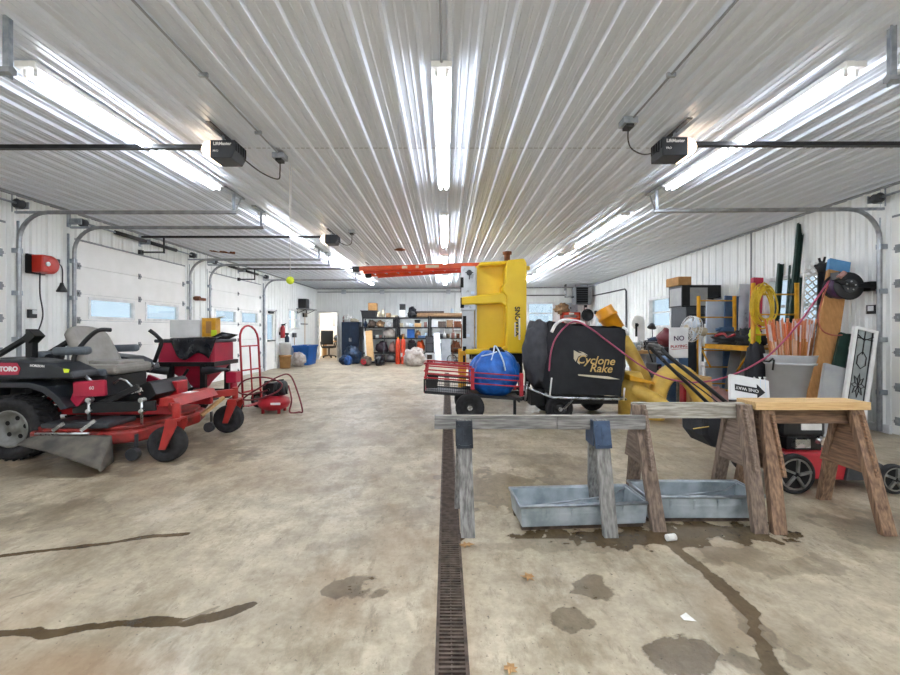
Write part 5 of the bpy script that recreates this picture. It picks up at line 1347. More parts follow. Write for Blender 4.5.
def ln(pts, closed=False): mb.tube([M @ V((x, y, .008)) for x, y in pts], .006, 6, closed)
y0, y1 = .1, h - f
ln([(cxp, y0), (cxp, y0 + .2)]); ln([(cxp, y1), (cxp, y1 - .3)])
for yc in (y0 + .28, y1 - .38): ln([(cxp, yc - .1), (cxp + .045, yc - .05), (cxp + .045, yc + .05), (cxp, yc + .12), (cxp - .045, yc + .05), (cxp - .045, yc - .05)], True)
ym = (y0 + y1) / 2 - .05
for i in range(8):
    a = 2 * PI * i / 8; ln([(cxp, ym), (cxp + .035 * math.cos(a - .4), ym + .07 * math.sin(a - .4)), (cxp + .068 * math.cos(a), ym + .15 * math.sin(a)), (cxp + .035 * math.cos(a + .4), ym + .07 * math.sin(a + .4))], True)
ln([(f, y1 - .1), (w - f, y1 - .1)]); ln([(cxp - .09, y1 - .05), (cxp, y1 - .12), (cxp + .09, y1 - .05)]); ln([(f + .012, y0), (f + .012, y1)]); ln([(w - f - .012, y0), (w - f - .012, y1)])
ln([(cxp - .08, y0 + .04), (cxp + .08, y0 + .04)])
mb.build('came', 'lead_black', gp)
MB().box(M @ V((f / 2, .1, .028)), (.03, .03, .01)).build('corner_clip', 'white_logo', gp)
def lean_board(name, label, cat, bpx, tpx, Yb, Yt, w, th, m, wdir=(1, -.15, 0), group=None, end=None, zb=0.0, zt=None):
    b_ = V((GX(bpx, Yb), Yb, zb)); t_ = V((GX(tpx[0], Yt), Yt, GZ(tpx[1], Yt)))
    M, h = leaning(b_, t_, wdir, w, '', '', '', '')
    if end is None: return solo(name, MB().bx(-w / 2, w / 2, 0, h, -th / 2, th / 2, M), m, label, cat, group, bevel=.002)
    t = thing(name, label, cat, b_)
    MB().bx(-w / 2, w / 2, 0, h - .16, -th / 2, th / 2, M).build('board', m, t)
    MB().bx(-w / 2 - .002, w / 2 + .004, h - .16, h, -th / 2 - .002, th / 2 + .003, M).build('painted_end', end, t)
    return t
lean_board('wood_plank', 'long brown plank with blue painted end leaning on the right wall', 'plank', 813, (839, 261), 5.2, 5.62, .235, .05, 'plank', end='sky_blue')
lean_board('green_post', 'short dark green post leaning below the hose reel', 'post', 822, (845, 334), 5.0, 5.3, .12, .04, 'post_green')
lean_board('foam_board', 'pale grey board leaning behind the short green post', 'board', 824, (835, 366), 4.98, 5.16, .24, .04, 'foam_grey')
lean_board('dark_board', 'dark panel leaning behind the pale grey board below the reel', 'panel', 838, (846, 349), 5.25, 5.4, .2, .03, 'dark_grey')
MB_ = MB().bx(GX(848, 5.3), GX(853, 5.3), 5.28, 5.34, GZ(346, 5.3), GZ(336, 5.3))
t = thing('hose_hook', 'black elbow bracket with a yellow grip, between the plank and leaded panel', 'hook', (GX(850, 5.4), 5.4, 1.0))
MB().tube([P(842, 335, 5.36), P(850, 335, 5.36), P(853, 340, 5.36), P(853, 352, 5.36), P(853, 430, 5.36)], .02, 8).build('bar', 'black_metal', t)
MB().tube([P(851, 351, 5.33), P(857, 349, 5.33)], .022, 8).build('grip', 'yellow_paint', t)
# green sign posts leaning on the window
def upost(label, bpx, tpx, Yb, Yt, w=.075):
    b_ = V((GX(bpx, Yb), Yb, 0)); t_ = V((GX(tpx[0], Yt), Yt, GZ(tpx[1], Yt)))
    M, h = leaning(b_, t_, (1, 0, 0), w, '', '', '', '')
    mb = MB().bx(-w / 2, w / 2, 0, h, -.004, .004, M).bx(-w / 2, -w / 2 + .008, 0, h, .0, .035, M).bx(w / 2 - .008, w / 2, 0, h, .0, .035, M)
    y = .1
    while y < h - .05: mb.bx(-.006, .006, y, y + .012, -.006, -.003, M); y += .05
    return solo('sign_post', mb, 'post_green', label, 'post', 'green sign posts against the right window', bevel=0)
upost('tallest green channel post leaning against the right wall window', 781, (800, 224), 6.15, 6.5, .09)
upost('green channel post left of the tallest one at the window', 768, (780, 264), 6.5, 6.75, .08)
upost('short green channel post directly behind the tallest one', 782, (792, 266), 6.4, 6.72, .1)
upost('green channel post just right of the tallest, top cut lower', 792, (801, 262), 6.25, 6.6, .07)
# lattice
lt = thing('garden_lattice', 'white diagonal lattice panel leaning in front of the right window', 'lattice', (5.0, 5.75, 0))
M, h = leaning((GX(809, 5.75), 5.75, 0), (GX(817, 5.85), 5.85, GZ(262, 5.85)), (1, -.1, 0), .36, '', '', '', '')
mb = MB(); w = .30
def clip(x0, y0, dx, dy):
    t0, t1 = -9, 9
    for o, d_, lo, hi in ((x0, dx, -w / 2, w / 2), (y0, dy, 0, h)):
        a, b_ = (lo - o) / d_, (hi - o) / d_
        if a > b_: a, b_ = b_, a
        t0 = max(t0, a); t1 = min(t1, b_)
    return t0, t1
k = -2.
while k < h + 2:
    for sgn, zz in ((1, 0), (-1, .008)):
        t0, t1 = clip(0, k, .7, .7 * sgn)
        if t1 - t0 > .05: mb.beam(M @ V((.7 * t0, k + .7 * sgn * t0, zz)), M @ V((.7 * t1, k + .7 * sgn * t1, zz)), .017, .006, up=tuple(M.to_3x3() @ V((0, 0, 1))))
    k += .105
mb.build('slats', 'white_paint', lt)
MB().bx(-w / 2 - .02, -w / 2, 0, h, -.01, .02, M).bx(w / 2, w / 2 + .02, 0, h, -.01, .02, M).build('edge_strip', 'white_paint', lt)
sf = thing('finial_post', 'dark ornamental post with forked top rising beside the brown plank', 'post', (GX(822, 5.65), 5.6, 0))
b_ = V((GX(818, 5.72), 5.72, 0)); t_ = P(822, 268, 5.8)
MB().tube([b_, t_], .045, 8).build('shaft', 'black_metal', sf)
MB().tube([t_, P(819, 258, 5.8)], .015, 6).tube([t_, P(825, 257, 5.8)], .015, 6).tube([P(815, 266, 5.8), P(829, 265, 5.8)], .02, 6).blob(t_, (.07, .06, .09), 2, .3, nu=14, nv=8).build('finial', 'black_metal', sf)
# ------------------------------------------------------------ grey trash can full of marker stakes
X0, Yc = GX(790.5, 5.6), 5.6
tc_ = thing('trash_can', 'large grey trash can holding the orange marker stakes', 'trash can', (X0, Yc, 0))
zt = GZ(355, 5.5)
MB().lathe([(.23, 0), (.24, .01), (.272, zt - .12), (.277, zt - .12), (.285, zt - .02), (.293, zt), (.268, zt), (.26, zt - .1), (.225, .03), (0, .03)], (X0, Yc, 0), (0, 0, 1), 32).build('body', 'can_grey', tc_)
MB().lathe([(.275, zt - .135), (.292, zt - .12), (.292, zt - .10), (.272, zt - .10)], (X0, Yc, 0), (0, 0, 1), 32).build('rim_band', 'can_grey', tc_)
for s in (-1, 1): MB().tube([(X0 + s * .28, Yc - .06, zt - .05), (X0 + s * .33, Yc - .06, zt - .09), (X0 + s * .33, Yc + .06, zt - .09), (X0 + s * .28, Yc + .06, zt - .05)], .013, 6).tube([(X0 + s * .30, Yc - .1, zt - .06), (X0 + s * .30, Yc - .08, zt - .2)], .012, 6).build('handle', 'black_plastic', tc_)
rnd = random.Random(4)
shared = {}
n = 0
for i in range(95):
    a = rnd.uniform(0, 2 * PI); r = .225 * math.sqrt(rnd.random())
    bx_, by_ = X0 + r * .55 * math.cos(a), Yc + r * .55 * math.sin(a)
    tx_, ty_ = X0 + r * 1.35 * math.cos(a) + rnd.uniform(-.08, .03), Yc + r * 1.0 * math.sin(a)
    h = rnd.uniform(1.33, 1.43)
    col = rnd.choice(['stake_orange', 'stake_pale', 'stake_pale', 'stake_wood', 'stake_white', 'stake_wood'])
    t = thing('marker_stake', 'thin orange-tipped marker stake standing in the grey trash can', 'stake', (bx_, by_, .05), 0, 'marker stakes in the trash can')
    p0 = V((bx_, by_, .05)); p1 = V((tx_, ty_, h))
    MB().beam(p0, p1, .012, .012, up=(1, 0, 0)).build('shaft', col, t)
    MB().beam(p0.lerp(p1, .83), p0.lerp(p1, 1.001), .0135, .0135, up=(1, 0, 0)).build('tip', 'stake_tip' if i % 3 == 0 else ('stake_orange' if i % 3 == 1 else 'stake_white'), t)
# ------------------------------------------------------------ yellow scaffold
sc_ = thing('rolling_scaffold', 'yellow baker scaffold along the right wall with a cluttered platform', 'scaffold', (4.9, 7.0, 0))
x0, x1, ya, yb = 4.57, 5.22, 6.25, 7.6
zp = 1.02
for Y, zt_ in ((yb, GZ(296, yb)), (ya, GZ(283, ya))):
    mb = MB()
    for X in (x0, x1): mb.tube([(X, Y, .13), (X, Y, zt_)], .031, 8)
    z = .3
    k = 0
    while z < zt_ + .05:
        mb.tube([(x0, Y, z), (x1, Y, z)], .012, 6); z += .30
    mb.build('end_frame', 'yellow_paint', sc_)
    for X in (x0, x1):
        cs = wheel(sc_, (X, Y, .065), (1, 0, 0), .065, .035, 'rubber', 'rim_grey', .5, name='caster')
        child(MB().bx(X - .03, X + .03, Y - .03, Y + .03, .13, .15).beam((X - .025, Y, .06), (X - .025, Y, .14), .03, .006, up=(1, 0, 0)).beam((X + .025, Y, .06), (X + .025, Y, .14), .03, .006, up=(1, 0, 0)), 'caster_bracket', 'galv', cs)
mb = MB()
for X in (x0, x1): mb.bx(X - .02, X + .02, ya, yb, zp - .07, zp + .01); mb.bx(X - .02, X + .02, ya, yb, .26, .30)
y = ya + .1
while y < yb: mb.bx(x0, x1, y, y + .03, zp - .05, zp - .02); y += .22
mb.build('side_rail', 'yellow_paint', sc_)
MB().bx(x0 + .02, x1 - .02, ya + .03, yb - .03, zp - .02, zp).build('platform', 'bench_wood', sc_)
MB().tube([(x0, ya + .05, zp - .05), (x0, ya + .35, .62)], .014, 6).tube([(x0, yb - .05, zp - .05), (x0, yb - .35, .62)], .014, 6).build('brace', 'yellow_paint', sc_)
solo('harness_pile', MB().blob((4.83, 6.95, 1.02 + .1), (.24, .5, .13), 5, .55, 3.2, flat=-.1).blob((4.75, 6.55, 1.12), (.17, .2, .16), 9, .5, 3, flat=-.1), 'black_fabric', 'heap of black straps and harness on the yellow scaffold platform', 'harness')
solo('safety_vest', MB().blob((4.68, 6.36, 1.02 + .14), (.07, .08, .16), 21, .35, flat=-.14), 'hi_vis', 'bright yellow-green vest bunched at the near end of the platform', 'vest')
solo('red_strap', MB().tube(smooth_path([(4.62, 7.2, 1.17), (4.62, 7.0, 1.21), (4.60, 6.85, 1.16), (4.61, 6.7, 1.2)], 5), .02, 8), 'red_paint', 'small red strap lying across the black harness heap', 'strap')
dr = thing('cordless_drill', 'blue and black power tool on the platform against the blue board', 'power tool', (4.9, 7.3, 1.02))
MB().bx(4.75, 4.98, 7.25, 7.33, 1.24, 1.32).cyl((4.68, 7.29, 1.28), (4.75, 7.29, 1.28), .025, 10).build('body', 'steel_blue', dr, bevel=.01)
MB().beam((4.93, 7.29, 1.25), (4.96, 7.29, 1.06), .05, .045, up=(1, 0, 0)).bx(4.88, 5.03, 7.24, 7.34, 1.02, 1.09).build('grip', 'black_plastic', dr, bevel=.006)
cc = thing('coiled_extension_lead', 'yellow extension cord coiled over the near scaffold post', 'cord', (4.58, 6.2, 1.2))
mb = MB(); rnd = random.Random(2)
for i in range(11):
    cx_ = 4.66 + rnd.uniform(-.04, .05); zc_ = 1.63 + rnd.uniform(-.03, .03); rw = .12 + rnd.uniform(-.02, .05); rh = .27 + rnd.uniform(-.05, .05); yy = 6.16 + rnd.uniform(-.03, .03)
    mb.tube([(cx_ + rw * math.cos(2 * PI * k / 24), yy + .02 * math.sin(4 * PI * k / 24), zc_ + rh * math.sin(2 * PI * k / 24)) for k in range(24)], .011, 6, closed=True)
mb.build('coil', 'cord_yellow', cc)
MB().tube([(4.6, 6.2, 1.9), (4.6, 6.12, 1.84), (4.62, 6.1, 1.78), (4.68, 6.16, 1.86)], .012, 6).build('tie', 'cord_yellow', cc)
# boards and sheets behind the scaffold
def stand(name, label, cat, px0, px1, py, Y, m, lean=.25, th=.03, zb=0., group=None):
    xb0, xb1 = GX(px0, Y), GX(px1, Y)
    zt_ = GZ(py, Y + lean)
    sx = 1 + lean / Y
    M, h = leaning(((xb0 + xb1) / 2, Y, zb), ((xb0 + xb1) / 2 * 1.02, Y + lean, zt_), (1, 0, 0), 1, '', '', '', '')
    w = xb1 - xb0
    return solo(name, MB().bx(-w / 2, w / 2, 0, h, -th / 2, th / 2, M), m, label, cat, group, bevel=.003)
stand('foam_sheet', 'pale blue foam sheet standing behind the scaffold', 'sheet', 705, 724, 300, 7.75, 'pale_blue', lean=.12)
stand('dark_blue_board', 'dark navy board standing behind the scaffold next to the pale blue sheet', 'board', 723, 740, 297, 7.66, 'navy', lean=.1)
stand('blue_board', 'mid blue board leaning behind the navy board', 'board', 722, 738, 296, 7.63, 'steel_blue', lean=.08)
lean_board('metal_sheet', 'shiny silver metal sheet standing right of the blue boards', 'sheet', 741, (745, 284), 7.5, 7.55, .18, .01, 'silver_sheet', zb=0)
lean_board('metal_sheet', 'narrow silver sheet beside the wider silver sheet', 'sheet', 748, (753, 292), 7.35, 7.45, .10, .01, 'galv', zb=0)
lean_board('red_roll', 'red wrapped roll standing among the silver sheets', 'roll', 752, (757, 278), 7.1, 7.2, .15, .10, 'magenta_red')
lean_board('grey_board', 'short grey board leaning under the scaffold platform', 'board', 727, (736, 350), 6.9, 7.1, .16, .02, 'grey_sheet')
lean_board('wood_strip', 'thin pale wooden strip leaning under the scaffold near the black straps', 'strip', 742, (753, 355), 6.1, 6.3, .04, .02, 'bench_wood')
solo('strap_bundle', MB().blob((GX(757, 6.0), 6.0, .55), (.14, .14, .55), 3, .3, flat=-.55), 'black_fabric', 'tall bundle of black straps hanging beside the trash can', 'straps')
mb = MB(); 
for i in range(3):
    p = P(754 + 5 * i, 377, 5.7); mb.beam(p, p + V((.05, 0, -.09)), .01, .02, up=(0, 1, 0)).beam(p + V((.05, 0, -.09)), p + V((.09, 0, 0)), .01, .02, up=(0, 1, 0))
for i in range(3):
    p = P(763 + 1.2 * i, 384 + 6 * i, 5.7); mb.beam(p, p + V((.07, 0, -.08)), .01, .02, up=(0, 1, 0))
mb.bx(GX(752, 5.7), GX(770, 5.7), 5.71, 5.73, 0, GZ(398, 5.7))
solo('lattice_offcut', mb, 'white_paint', 'broken white lattice offcut between the sign and the trash can', 'lattice')
# ------------------------------------------------------------ ONE WAY sign standing upside down
sg = thing('one_way_sign', 'white ONE WAY sign standing upside down behind the sawhorse', 'sign', (3.15, 4.5, 0))
tl, tr = P(730, 373.5, 4.65), P(769, 380.5, 4.58); bl_ = P(713, 411, 4.45); bl2 = V((bl_.x - .12, bl_.y - .05, .0))
wd = (tr - tl); Wd = wd.length; wd.normalize(); dn = (P(719, 399, 4.55) - tl); dn = (dn - wd * dn.dot(wd)).normalized(); nn = wd.cross(-dn)
Hs = tl.z / -dn.z
M = Matrix((wd, dn, -nn)).transposed().to_4x4(); M.translation = tl
bd = MB().bx(0, Wd, 0, Hs - .03, 0, .05, M).build('board', 'white_paint', sg, bevel=.006)
child(MB().bx(Wd - .09, Wd - .085, 0, Hs - .05, -.003, .001, M).bx(Wd - .04, Wd - .036, 0, Hs - .05, -.003, .001, M), 'edge_groove', 'pale_blue', bd)
ay = .15; a0, a1, a2 = .045, .265, .345
M2 = M
arr = [(a0, ay - .036), (a1, ay - .036), (a1, ay - .08), (a2, ay), (a1, ay + .08), (a1, ay + .036), (a0, ay + .036)]
k = MB(); k.prism(arr, -.004, 0, M); child(k, 'arrow', 'post_green' if 0 else 'lead_black', bd)
text('ONE WAY', .049, 'white_logo', bd, M @ V(((a0 + a1) / 2 + .01, ay, -.0055)), tuple(-wd), tuple(dn), bold=.0005)
# ------------------------------------------------------------ NO ... sign, fan, lockers
Yn = 6.25
ns = thing('no_playing_sign', 'white notice board reading NO PLAYING on a post behind the mower handle', 'sign', (GX(679, Yn), Yn, 0))
sx0, sx1, sz0, sz1 = GX(669, Yn), GX(688, Yn), GZ(358, Yn), GZ(327.5, Yn)
bd = MB().bx(sx0, sx1, Yn - .01, Yn + .01, sz0, sz1).build('board', 'white_plastic', ns, bevel=.008)
text('NO', .10, 'hose_purple', bd, ((sx0 + sx1) / 2, Yn - .013, GZ(338.5, Yn)), (1, 0, .04), (0, 0, 1), bold=.002)
text('PLAYING', .062, 'red_paint', bd, ((sx0 + sx1) / 2, Yn - .013, GZ(346.5, Yn)), (1, 0, .06), (0, 0, 1), bold=.001)
child(MB().beam((sx0 + .03, Yn - .012, GZ(349.6, Yn)), (sx1, Yn - .012, GZ(348.2, Yn)), .003, .006), 'red_line', 'red_paint', bd)
MB().cyl(((sx0 + sx1) / 2, Yn + .03, .03), ((sx0 + sx1) / 2, Yn + .03, sz1 - .1), .018, 8).build('post', 'galv', ns)
MB().lathe([(0, 0), (.2, 0), (.2, .03), (.04, .06), (0, .06)], ((sx0 + sx1) / 2, Yn + .03, 0), (0, 0, 1), 20).build('base', 'black_plastic', ns)
Yb_ = 6.8
solo('blue_tote', MB().bx(GX(668, Yb_), GX(689, Yb_), Yb_, Yb_ + .4, 0, GZ(357, Yb_)), 'steel_blue', 'dull blue tote standing behind the white notice', 'tote', bevel=.03)
fn = thing('pedestal_fan', 'white pedestal fan with tilted round cage by the grey locker', 'fan', (4.15, 7.0, 0))
c = P(691, 329, 6.95); ax = V((-.97, -.06, .22)).normalized(); R = .215
a_ = ax.orthogonal().normalized(); b2 = ax.cross(a_); mb = MB()
for rr, hh in ((R, 0), (R * .97, .05), (R * .6, .075), (R * .25, .08), (R * .97, -.05), (R * .5, -.07)):
    mb.tube([c + ax * hh + (a_ * math.cos(2 * PI * k / 28) + b2 * math.sin(2 * PI * k / 28)) * rr for k in range(28)], .006, 5, closed=True)
for i in range(28):
    d_ = a_ * math.cos(2 * PI * i / 28) + b2 * math.sin(2 * PI * i / 28)
    mb.tube([c + ax * .08 + d_ * .05, c + ax * .07 + d_ * R * .6, c + ax * .05 + d_ * R * .97, c + d_ * R, c - ax * .05 + d_ * R * .97, c - ax * .07 + d_ * .1], .0035, 4)
mb.build('cage', 'white_plastic', fn)
mb = MB()
for i in range(4):
    t0 = i * PI / 2
    def bl4(u, v, t0=t0):
        r_ = .04 + u * (R * .8); t_ = t0 + (v - .5) * .9
        return c + (a_ * math.cos(t_) + b2 * math.sin(t_)) * r_ + ax * ((v - .5) * .05)
    mb.grid(bl4, 4, 5)
mb.build('blade', 'pale_blue', fn, solid=.003)
MB().cyl(c + ax * .06, c + ax * .1, .05, 16).cyl(c - ax * .06, c - ax * .24, .075, 16).build('motor', 'cream', fn)
pp = c - ax * .16
MB().tube([pp, (pp.x, pp.y, .05)], .022, 10).tube([pp + V((.02, 0, .0)), pp + V((.06, 0, -.25))], .02, 8).build('pole', 'white_plastic', fn)
MB().lathe([(0, 0), (.2, 0), (.2, .03), (.05, .06), (0, .06)], (pp.x, pp.y, 0), (0, 0, 1), 20).build('base', 'white_plastic', fn)
lk = thing('steel_locker', 'tall dark grey steel locker beside the white fan', 'locker', (4.85, 8.5, 0))
lx0, lx1 = GX(686, 8.3), GX(704, 8.3)
MB().bx(lx0, lx1, 8.3, 8.85, 0, 1.73).build('cabinet', 'dark_grey', lk, bevel=.006)
for k in range(2):
    xx = lx0 + (lx1 - lx0) * k / 2
    d_ = MB().bx(xx + .01, xx + (lx1 - lx0) / 2 - .01, 8.285, 8.3, .08, 1.66).build('door', 'dark_grey', lk)
    v_ = MB()
    for i in range(5): v_.bx(xx + .07, xx + .2, 8.28, 8.287, 1.45 + i * .03, 1.46 + i * .03)
    child(v_, 'vent', 'hole_black', d_); child(MB().bx(xx + .19, xx + .22, 8.265, 8.285, .9, 1.02), 'handle', 'steel', d_)
cu = thing('cubby_cabinet', 'black-edged cabinet with pale panels standing on top of the grey locker', 'cabinet', (4.95, 8.6, 1.7))
kx0, kx1 = GX(682, 8.4), GX(721, 8.4)
MB().bx(kx0, kx1, 8.4, 8.9, 2.12, 2.17).bx(kx0, kx0 + .02, 8.4, 8.43, 1.73, 2.12).bx(kx0, kx0 + .02, 8.87, 8.9, 1.73, 2.12).bx(kx0, kx0 + .02, 8.43, 8.87, 1.73, 1.76).bx(kx1 - .26, kx1, 8.4, 8.9, 1.92, 2.12).bx(kx0 + .02, kx0 + .16, 8.4, 8.9, 1.76, 2.12).bx(kx0, kx1 - .3, 8.42, 8.9, 1.73, 1.76).build('carcass', 'black_metal', cu)
MB().bx(kx0 + .004, kx0 + .012, 8.43, 8.87, 1.76, 2.12).bx(kx0 + .16, kx1 - .26, 8.41, 8.43, 1.76, 2.12).build('panel', 'foam_grey', cu)
MB().bx(kx1 - .14, kx1 - .02, 8.6, 8.86, 1.4, 1.92).build('drop_panel', 'dark_grey', cu)
solo('cardboard_box', MB().bx(GX(679, 8.4), GX(692, 8.4), 8.42, 8.9, 2.171, GZ(276.5, 8.42)), 'cardboard', 'brown cardboard box on top of the pale-panelled cabinet', 'box', bevel=.006)
pv = P(704, 363, 6.6)
solo('pvc_pipe', MB().cyl((pv.x, 6.6, 0), (pv.x - .01, 6.6, pv.z), .025, 12).cyl((pv.x - .01, 6.6, pv.z - .05), (pv.x - .01, 6.6, pv.z + .02), .035, 12), 'white_plastic', 'short upright white pipe standing by the scaffold post', 'pipe')
solo('cardboard_box', MB().bx(GX(690, 6.4), GX(712, 6.4), 6.4, 6.7, 0, GZ(377, 6.4)), 'cardboard_pale', 'low tan box on the floor at the foot of the scaffold', 'box', bevel=.006)
solo('gas_can', MB().bx(GX(682, 6.55), GX(691, 6.55), 6.5, 6.62, 0, GZ(372, 6.5)).cyl((GX(686, 6.55), 6.56, GZ(372, 6.5) - .01), (GX(690, 6.5), 6.5, GZ(368, 6.5)), .02, 8), 'red_paint', 'red fuel can on the floor under the white notice', 'fuel can', bevel=.015)
solo('pink_rag', MB().blob((GX(719, 6.5), 6.5, .12), (.22, .2, .26), 6, .25, flat=-.12), 'pinkish', 'dusty pink cloth heap under the scaffold behind the sign', 'cloth')
# ------------------------------------------------------------ workbench along the right wall
wb = thing('workbench', 'wooden-topped workbench against the right wall beyond the hoses', 'workbench', (4.9, 10.3, 0))
MB().bx(4.28, 5.55, 9.75, 11.6, .72, .79).build('top', 'bench_wood', wb, bevel=.006)
for (a, b_) in ((4.32, 9.8), (5.4, 9.8), (4.32, 11.5), (5.4, 11.5)): MB().bx(a, a + .1, b_, b_ + .1, 0, .72).build('leg', 'grey_sheet', wb)
MB().bx(4.7, 5.3, 9.85, 10.3, .05, .70).build('cabinet', 'grey_sheet', wb)
bs = thing('bench_grinder', 'black and silver grinder at the near end of the workbench', 'grinder', (4.85, 10.1, .79))
MB().bx(4.78, 4.95, 10.0, 10.16, .79, .86).cyl((4.72, 10.08, .92), (5.02, 10.08, .92), .075, 16).build('body', 'black_metal', bs)
for s in (-1, 1): MB().cyl((4.87 + s * .17, 10.08, .92), (4.87 + s * .22, 10.08, .92), .1, 18).build('wheel_guard', 'steel', bs)
vs_ = thing('bench_vise', 'grey vise on the workbench edge beside the grinder', 'vise', (4.5, 9.95, .79))
MB().bx(4.44, 4.58, 9.86, 10.06, .79, .86).bx(4.46, 4.56, 9.86, 9.92, .86, .98).bx(4.46, 4.56, 10.0, 10.06, .86, .98).cyl((4.51, 9.7, .9), (4.51, 9.86, .9), .018, 8).build('body', 'galv_dull', vs_, bevel=.006)
MB().cyl((4.42, 9.72, .9), (4.6, 9.72, .9), .009, 6).build('handle', 'steel', vs_)
bw = thing('band_saw', 'white upright saw with a dark oval opening, back of the workbench', 'saw', (4.9, 11.0, .79))
MB().bx(4.86, 5.2, 10.9, 11.2, .79, .9).lathe([(0, -.09), (.17, -.08), (.19, 0), (.17, .08), (0, .09)], (5.03, 11.05, 1.47), (0, 1, 0), 22).bx(5.0, 5.2, 10.97, 11.13, .9, 1.5).build('body', 'white_paint', bw, bevel=.02)
MB().lathe([(0, 0), (.05, 0)], (4.98, 10.955, 1.4), (0, -1, 0), 16).bx(4.94, 4.99, 10.95, 10.97, 1.1, 1.45).build('throat', 'hole_black', bw)
solo('parts_tub', MB().lathe([(0, 0), (.1, 0), (.13, .14), (.12, .14), (.09, .02), (0, .02)], (4.72, 10.6, .79), (0, 0, 1), 18), 'cream', 'cream parts tub in the middle of the workbench', 'tub')
solo('white_cup', MB().lathe([(0, 0), (.05, 0), (.06, .15), (.052, .15), (.04, .02), (0, .02)], (4.86, 10.42, .79), (0, 0, 1), 14), 'white_plastic', 'small white cup behind the grinder on the workbench', 'cup')
solo('tool_bag', MB().blob((5.2, 10.4, .92), (.22, .2, .16), 4, .4, flat=-.13), 'navy_bag', 'dark blue tool bag against the wall on the workbench', 'bag')
dl = thing('desk_lamp', 'dark lamp head on an arm in front of the right window', 'lamp', (5.35, 10.9, .79))
MB().cyl((5.35, 10.9, .79), (5.35, 10.9, .82), .09, 16).tube([(5.35, 10.9, .82), (5.38, 10.95, 1.15), (5.3, 10.8, 1.36)], .012, 6).build('arm', 'black_metal', dl)
MB().lathe([(.03, .08), (.06, .05), (.11, -.05), (.1, -.05), (0, .03)], (5.27, 10.75, 1.37), (.3, .3, 1), 16).build('shade', 'dark_grey', dl)
rc = thing('snow_thrower', 'dark red two-stage snow thrower behind the notice board', 'snow thrower', (4.2, 7.9, 0))
MB().bx(3.98, 4.42, 7.7, 8.2, .18, .62).xz([(3.95, .1), (4.45, .1), (4.45, .5), (3.95, .5)], 7.45, 7.7).build('housing', 'hose_maroon', rc, bevel=.03)
MB().bx(4.02, 4.40, 7.75, 8.15, .62, .95).build('engine', 'black_metal', rc, bevel=.04)
MB().tube([(4.22, 7.62, .5), (4.22, 7.62, .86), (4.18, 7.54, 1.12)], .11, 12).build('chute', 'magenta_red', rc)
for X in (3.93, 4.47): wheel(rc, (X, 8.0, .2), (1, 0, 0), .2, .1, 'rubber', 'hose_maroon', .5)
MB().tube([(4.05, 8.2, .6), (4.05, 8.55, 1.05), (4.4, 8.55, 1.05), (4.4, 8.2, .6)], .015, 6).build('handle', 'black_metal', rc)
solo('engine_cover', MB().blob((4.22, 7.95, .95 + .17), (.2, .22, .18), 17, .3, flat=-.17), 'hose_maroon', 'dark red padded cover heaped on the snow thrower engine', 'cover')
tr_ = thing('tool_chest', 'low black tool chest on wheels in front of the snow thrower', 'tool chest', (3.75, 6.95, 0))
MB().bx(3.52, 3.9, 7.0, 7.4, .08, .70).build('cabinet', 'black_metal', tr_, bevel=.01)
for k in range(4):
    d_ = MB().bx(3.54, 3.88, 6.985, 7.0, .12 + k * .14, .24 + k * .14).build('drawer', 'hose_maroon', tr_); child(MB().bx(3.6, 3.82, 6.965, 6.985, .21 + k * .14, .225 + k * .14), 'pull', 'steel', d_)
for X in (3.56, 3.86):
    for Y in (7.05, 7.35): MB().cyl((X - .015, Y, .04), (X + .015, Y, .04), .04, 12).build('caster', 'rubber', tr_)

solo('conduit', MB().tube([RP(7.55, .04, H_C - .02), RP(7.55, .04, 1.9)], .014, 8), 'trim_grey', 'thin vertical conduit down the right wall above the red roll', 'conduit')
# ------------------------------------------------------------ back wall: shelving
YS0, YS1 = 16.2, 16.75
LV = [.08, .40, .96, 1.38, 1.76]
def shelf_unit(x0, x1, label, levels=LV, group=None):
    t = thing('shelf_unit', label, 'shelving', ((x0 + x1) / 2, (YS0 + YS1) / 2, 0))
    for X in (x0 + .03, x1 - .03):
        for Y in (YS0 + .02, YS1 - .02): MB().bx(X - .025, X + .025, Y - .02, Y + .02, 0, levels[-1] + .04).build('upright', 'black_metal', t)
    for z in levels: MB().bx(x0, x1, YS0, YS1, z - .05, z).build('shelf', 'black_metal', t)
    return t
SX = [(-3.24, -1.90), (-1.88, -.64), (-.62, .68)]
shelf_unit(*SX[0], 'black steel shelf unit nearest the open doorway, black bin on top')
shelf_unit(*SX[1], 'black steel shelf unit in the middle, behind the orange-red tubes')
shelf_unit(*SX[2], 'black steel shelf unit nearest the yellow hopper, carpet rolls on top')
YM = (YS0 + YS1) / 2
def boxi(name, px0, px1, pt, z, m, label, cat='box', d=.3, Y=YS0 + .06, bev=.01):
    x0, x1 = GX(px0, Y), GX(px1, Y)
    return solo(name, MB().bx(x0, x1, Y, Y + d, z, GZ(pt, Y)), m, label, cat, bevel=bev)
def bottle(px, z, h, r, m, label, cap='white_plastic', Y=YS0 + .15):
    x = GX(px, Y); t = thing('bottle', label, 'bottle', (x, Y, z))
    MB().lathe([(0, 0), (r, 0), (r, h * .65), (r * .4, h * .85), (r * .4, h * .9)], (x, Y, z), (0, 0, 1), 14).build('body', m, t)
    MB().cyl((x, Y, z + h * .88), (x, Y, z + h), r * .42, 10).build('cap', cap, t)
def tubi(px, z, h, r, m, label, name='tub', cat='tub', Y=YS0 + .18):
    x = GX(px, Y); return solo(name, MB().lathe([(0, 0), (r * .85, 0), (r, h), (r * .92, h), (r * .78, .02), (0, .02)], (x, Y, z), (0, 0, 1), 18), m, label, cat)
